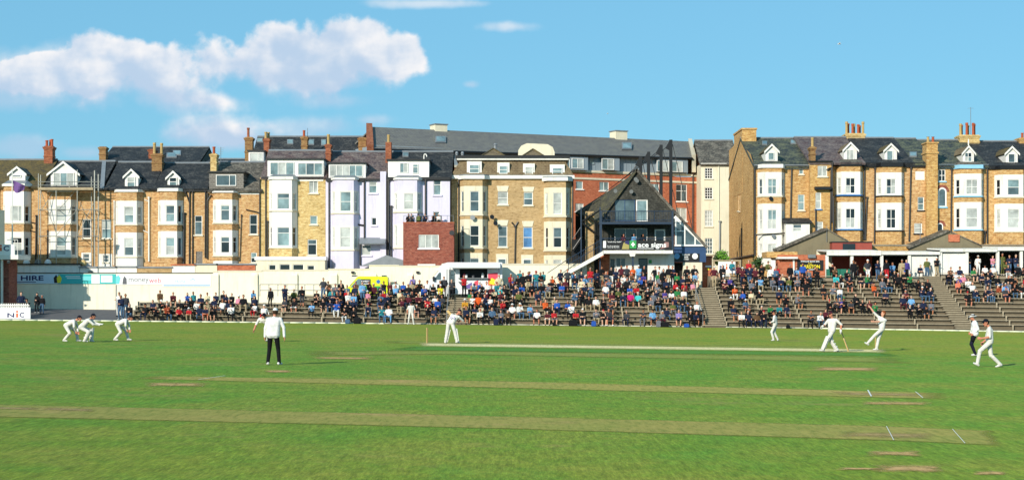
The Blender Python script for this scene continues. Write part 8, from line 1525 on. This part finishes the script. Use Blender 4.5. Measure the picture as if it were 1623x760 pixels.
# near umpire, back to us
P = dict(pelvis=V(-.01, 0, .96), chest=V(.02, 0, 1.45), head=V(.05, .03, 1.645), look=V(.1, 1, -.05), hip=V(1, 0, 0), sh=V(1, 0, 0), front=V(0, 1, 0), ar=V(.17, .02, .09), al=V(-.18, .0, .09), tr=V(.5, 1, 0), tl=V(-.35, 1, 0), kr=V(0, 1, 0), kl=V(0, 1, 0), wr=V(.33, .0, .90), wl=V(-.27, .02, .89), er=V(1, -.2, 0), el=V(-1, -.2, 0), bulk=1.03, hem=-.02, trouser=1.12, ankle=.06, cuff=1.25, arm=1.1, hr=V(.2, .1, -1), hl=V(-.1, .1, -1))
o = player(433.7, 578, P, 'near umpire in white jacket, black trousers and white cap, back turned', wm(COAT, COAT, BLK), ('flat_cap', 'cap'), cloth('white_cap', 'e4e3df'), .009); hair_under(o, P, HAIR['b'])
# fielder on the rope
P = dict(pelvis=V(0, 0, .95), chest=V(.01, 0, 1.42), head=V(.01, -.05, 1.62), look=V(-.3, -1, -.2), hip=V(1, .1, 0), sh=V(1, .1, 0), front=V(0, -1, 0), ar=V(.2, -.02, .09), al=V(-.2, .03, .09), tr=V(.4, -1, 0), tl=V(-.5, -1, 0), wr=V(.28, -.08, .92), wl=V(-.29, -.06, .92), **LOOSE)
o = player(651.5, 514, P, 'fielder in whites and dark cap standing on the far boundary', wm(sleeve=SK[1]), ('cap', 'cap'), CAPN, .014)
# batter on strike, bent over with bat lifted, back to us
P = dict(pelvis=V(-.03, 0, .97), chest=V(.20, .10, 1.30), head=V(.39, .10, 1.45), look=V(1, .35, -.15), hip=V(.9, -.25, 0), sh=V(.85, -.4, -.2), front=V(.5, .8, -.5), ar=V(.28, -.05, .09), al=V(-.26, .08, .09), tr=V(.8, .6, 0), tl=V(.3, 1, 0), kr=V(.6, .6, 0), kl=V(.5, .8, 0), wr=V(.33, .28, 1.02), wl=V(.22, .36, 1.10), hr=V(-.5, .5, .5), hl=V(-.6, .4, .5), er=V(1, .2, -.5), el=V(-.6, .6, -.3), trouser=1.45, ankle=.075, cuff=1.1, arm=1.1, glove=1.5)
o = player(715, 544, P, 'batter on strike in whites and navy helmet, number on his back, bending', wm(sleeve=SK[1]), ('helmet', 'cap'), CAPN, .010)
for s_, a_, kh in ((1, P['ar'], P['kr']), (-1, P['al'], P['kl'])):
    hp = P['pelvis'] + P['hip'].normalized() * s_ * .092; k_, a2 = ik(hp, a_, .445, .43, kh); pads(o, k_ - (k_ - a2) * .05, a2, kh)
text_on(o, '11', V(.07, -.155, 1.20), V(1, -.22, -.12), V(.3, .1, 1), .19, .13, INK['lpurple'])
def bat(lab, hand, toe, face):
    d = (toe - hand).normalized(); f = (face - d * face.dot(d)).normalized(); s = d.cross(f); r = thing('cricket_bat', lab, 'bat', hand); L0 = hand - d * .02
    mb = MB(); mb.tube(L0, hand + d * .30, .017, 8); mb.build('handle', paint('bat_grip', '2b2b30', .8, .2), r)
    h0, h1 = hand + d * .27, hand + d * .86; mb = MB(); A = [h0 + s * x + f * y for x, y in ((-.022, -.015), (.022, -.015), (.022, .015), (-.022, .015))]; B = [h0 + d * .08 + s * x + f * y for x, y in ((-.054, -.018), (.054, -.018), (.054, .02), (-.054, .02))]; C = [h1 + s * x + f * y for x, y in ((-.054, -.018), (.054, -.018), (.054, .035), (-.054, .035))]
    mb.hexa(A + B); mb.hexa(B + C); mb.build('blade', WILLOW, r); mb = MB(); m = h0 + d * .2; mb.hexa([m + s * x + f * y for x, y in ((-.045, -.0195), (.045, -.0195), (.045, -.0185), (-.045, -.0185))] + [m + d * .22 + s * x + f * y for x, y in ((-.045, -.0195), (.045, -.0195), (.045, -.0185), (-.045, -.0185))]); mb.build('sticker', INK['yellow'], r); return r
gb = ground_px(715, 544); bat('bat lifted behind the batter on strike', gb + V(.20, .36, 1.08), gb + V(-.20, .98, 1.50), V(0, -1, .2))
# mid fielder, standing side-on
P = dict(pelvis=V(.02, 0, .88), chest=V(0, 0, 1.33), head=V(-.05, -.02, 1.51), look=V(-1, -.3, -.2), hip=V(.35, 1, 0), sh=V(.35, 1, 0), front=V(-1, -.2, 0), ar=V(.18, .12, .09), al=V(-.08, -.08, .09), tr=V(-.2, -1, 0), tl=V(-1, -.4, 0), kr=V(-1, 0, 0), kl=V(-1, 0, 0), wr=V(-.22, -.02, .98), wl=V(-.2, -.06, 1.0), hr=V(-.5, -.5, -.2), hl=V(-.5, .5, -.2), er=V(.4, 1, -.5), el=V(.3, -1, -.3), s=.94, **LOOSE)
o = player(1228, 540, P, 'fielder in whites and navy cap standing with hands clasped, facing left', wm(), ('cap', 'cap'), CAPN); hair_under(o, P, HAIR['b'])
# non-striker walking left, bat trailing
P = dict(pelvis=V(.06, 0, .90), chest=V(.10, 0, 1.39), head=V(.02, -.03, 1.60), look=V(-.85, -.55, -.1), hip=V(.45, -.95, 0), sh=V(.75, -.6, 0), front=V(-.9, .5, 0), ar=V(-.33, -.1, .09), al=V(.32, .1, .09), tr=V(-1, -.1, .2), tl=V(-1, -.2, 0), kr=V(-1, -.2, 0), kl=V(-1, 0, .1), wr=V(.40, -.25, .93), wl=V(-.33, -.05, 1.10), hr=V(.25, -.1, -1), hl=V(-.6, -.1, -.7), er=V(1, .2, 0), el=V(-.2, .8, -.6), trouser=1.4, ankle=.075, cuff=1.2, arm=1.1, glove=1.75, curl=.8)
P['hip'] = V(.35, -1, 0) * -1 if False else V(.35, -1, 0)
o = player(1315.8, 557.3, P, 'non-striking batter in whites and maroon helmet walking with bat in hand', [GLOVE] + wm(sleeve=SK[1])[1:], ('helmet', 'cap'), MAROONH, .010); skin_head(o, P, SK[1])
for s_, a_, kh in ((1, P['ar'], P['kr']), (-1, P['al'], P['kl'])):
    hp = P['pelvis'] + P['hip'].normalized() * s_ * .092; k_, a2 = ik(hp, a_, .445, .43, kh); pads(o, k_ - (k_ - a2) * .05, a2, kh + V(0, -.3, 0))
text_on(o, '32', V(.225, -.09, 1.20), V(.75, .65, 0), V(0, 0, 1), .16, .15, INK['navy'])
gn = ground_px(1315.8, 557.3); bat('bat trailing from the right glove of the walking batter', gn + V(.43, -.28, .86), gn + V(.72, -.30, .02), V(1, -.4, 0))
# bowler in delivery, arm up, front leg kicking
P = dict(pelvis=V(.24, 0, .97), chest=V(.24, 0, 1.45), head=V(.30, -.05, 1.64), look=V(-1, -.1, .1), hip=V(.2, 1, 0), sh=V(-.75, .55, .42), front=V(-.6, -.8, 0), ar=V(.0, .0, .09), al=V(-.42, -.12, .34), tr=V(-1, .1, 0), tl=V(-.9, -.1, .55), kr=V(-.6, 0, .2), kl=V(-.4, -.2, 1), wr=V(-.26, .05, 1.92), wl=V(-.24, -.28, 1.28), hr=V(-.75, 0, .75), hl=V(-1, -.1, .1), er=V(-.2, 0, -1), el=V(.2, -.6, -1), trouser=1.2, ankle=.06, cuff=1, arm=1.05)
o = player(1389, 555.8, P, 'bowler in whites mid-delivery with one arm raised and front leg kicked', wm(sleeve=SK[0], skin=0), ('hair', 'hair'), HAIR['o'], .010)
text_on(o, '7', V(.375, -.06, 1.30), V(.5, .85, 0), V(0, 0, 1), .09, .17, INK['skyb'])
# umpire at the bowler's end, side-on
P = dict(pelvis=V(.02, 0, .93), chest=V(.0, 0, 1.40), head=V(-.07, -.01, 1.575), look=V(-1, -.1, -.12), hip=V(.1, 1, 0), sh=V(.1, 1, 0), front=V(-1, 0, 0), ar=V(.06, .1, .09), al=V(.0, -.12, .09), tr=V(-1, .1, 0), tl=V(-1, -.1, 0), kr=V(-1, 0, 0), kl=V(-1, 0, 0), wr=V(-.12, .1, .95), wl=V(-.08, -.16, .92), er=V(1, .5, 0), el=V(1, -.5, 0), bulk=1.1, hem=-.03, trouser=1.15, ankle=.06, cuff=1.25, arm=1.2)
o = player(1544.4, 563.6, P, 'far umpire in white coat, dark trousers and white brimmed hat, facing left', wm(COAT, COAT, cloth('navy_trousers', '161a2a')), ('sun_hat', 'sun_hat'), cloth('umpire_hat', 'e6e4de'), .010); hair_under(o, P, HAIR['g'])
mb = MB(); c = P['head'] + V(0, 0, .075); mb.lathe([(.098, 0), (.098, .032)], c, n=16); b = mb.build('hat_band', CAPN); b.parent = o
g = ground_px(1544.4, 563.6); mb = MB(); mb.lathe([(.03, -.14), (.085, -.1), (.09, 0), (.05, .1)], g + V(-.12, -.19, .74), n=10); mb.build('folded_jumper', CM['k']); tag(settle(bpy.context.scene.objects[[x.name for x in COL.objects if x.name.startswith('folded_jumper')][0]]), 'dark folded jumper held at the far umpire\'s hip', 'jumper')
# fielder striding left in front of the far umpire
P = dict(pelvis=V(.02, 0, .86), chest=V(.02, 0, 1.33), head=V(-.10, -.02, 1.50), look=V(-1, -.1, -.25), hip=V(.15, 1, 0), sh=V(.3, 1, 0), front=V(-1, 0, -.15), ar=V(.40, .08, .10), al=V(-.42, -.1, .13), tr=V(-.9, .1, -.25), tl=V(-.9, -.1, .45), kr=V(-1, 0, 0), kl=V(-1, 0, .3), wr=V(-.12, .2, .86), wl=V(-.30, -.25, .98), hl=V(-1, 0, .1), hr=V(-.5, 0, -.8), el=V(.6, -.3, -1), er=V(1, 0, -.5), trouser=1.2, ankle=.062, cuff=1, arm=1.05)
o = player(1567.4, 581.3, P, 'fielder in whites and black cap striding left in front of the umpire', wm(sleeve=SK[1]), ('cap', 'cap'), CAPN, .009); hair_under(o, P, HAIR['k'])
text_on(o, '8', V(.145, -.05, 1.18), V(.3, 1, 0), V(0, 0, 1), .1, .17, INK['skyb'])
# stumps
def wicket(x, y, lab):
    g = ground_px(x, y); d = (ground_px(1388, 555) - ground_px(677, 543)).normalized(); p = V(-d.y, d.x, 0); r = thing('wicket', lab, 'wicket', g)
    for i in (-1, 0, 1): mb = MB(); c = g + p * i * .0955; mb.lathe([(.019, 0), (.019, .70), (.012, .711)], c, n=8); mb.build('stump', WILLOW, r)
    for i in (-.5, .5): mb = MB(); c = g + p * i * .1 + V(0, 0, .717); mb.tube(c - p * .048, c + p * .048, .011, 6); mb.build('bail', WILLOW, r)
wicket(677, 543.2, 'three wooden stumps at the striker\'s end, left of the bending batter'); wicket(1387.5, 553.2, 'three wooden stumps beside the bowler')
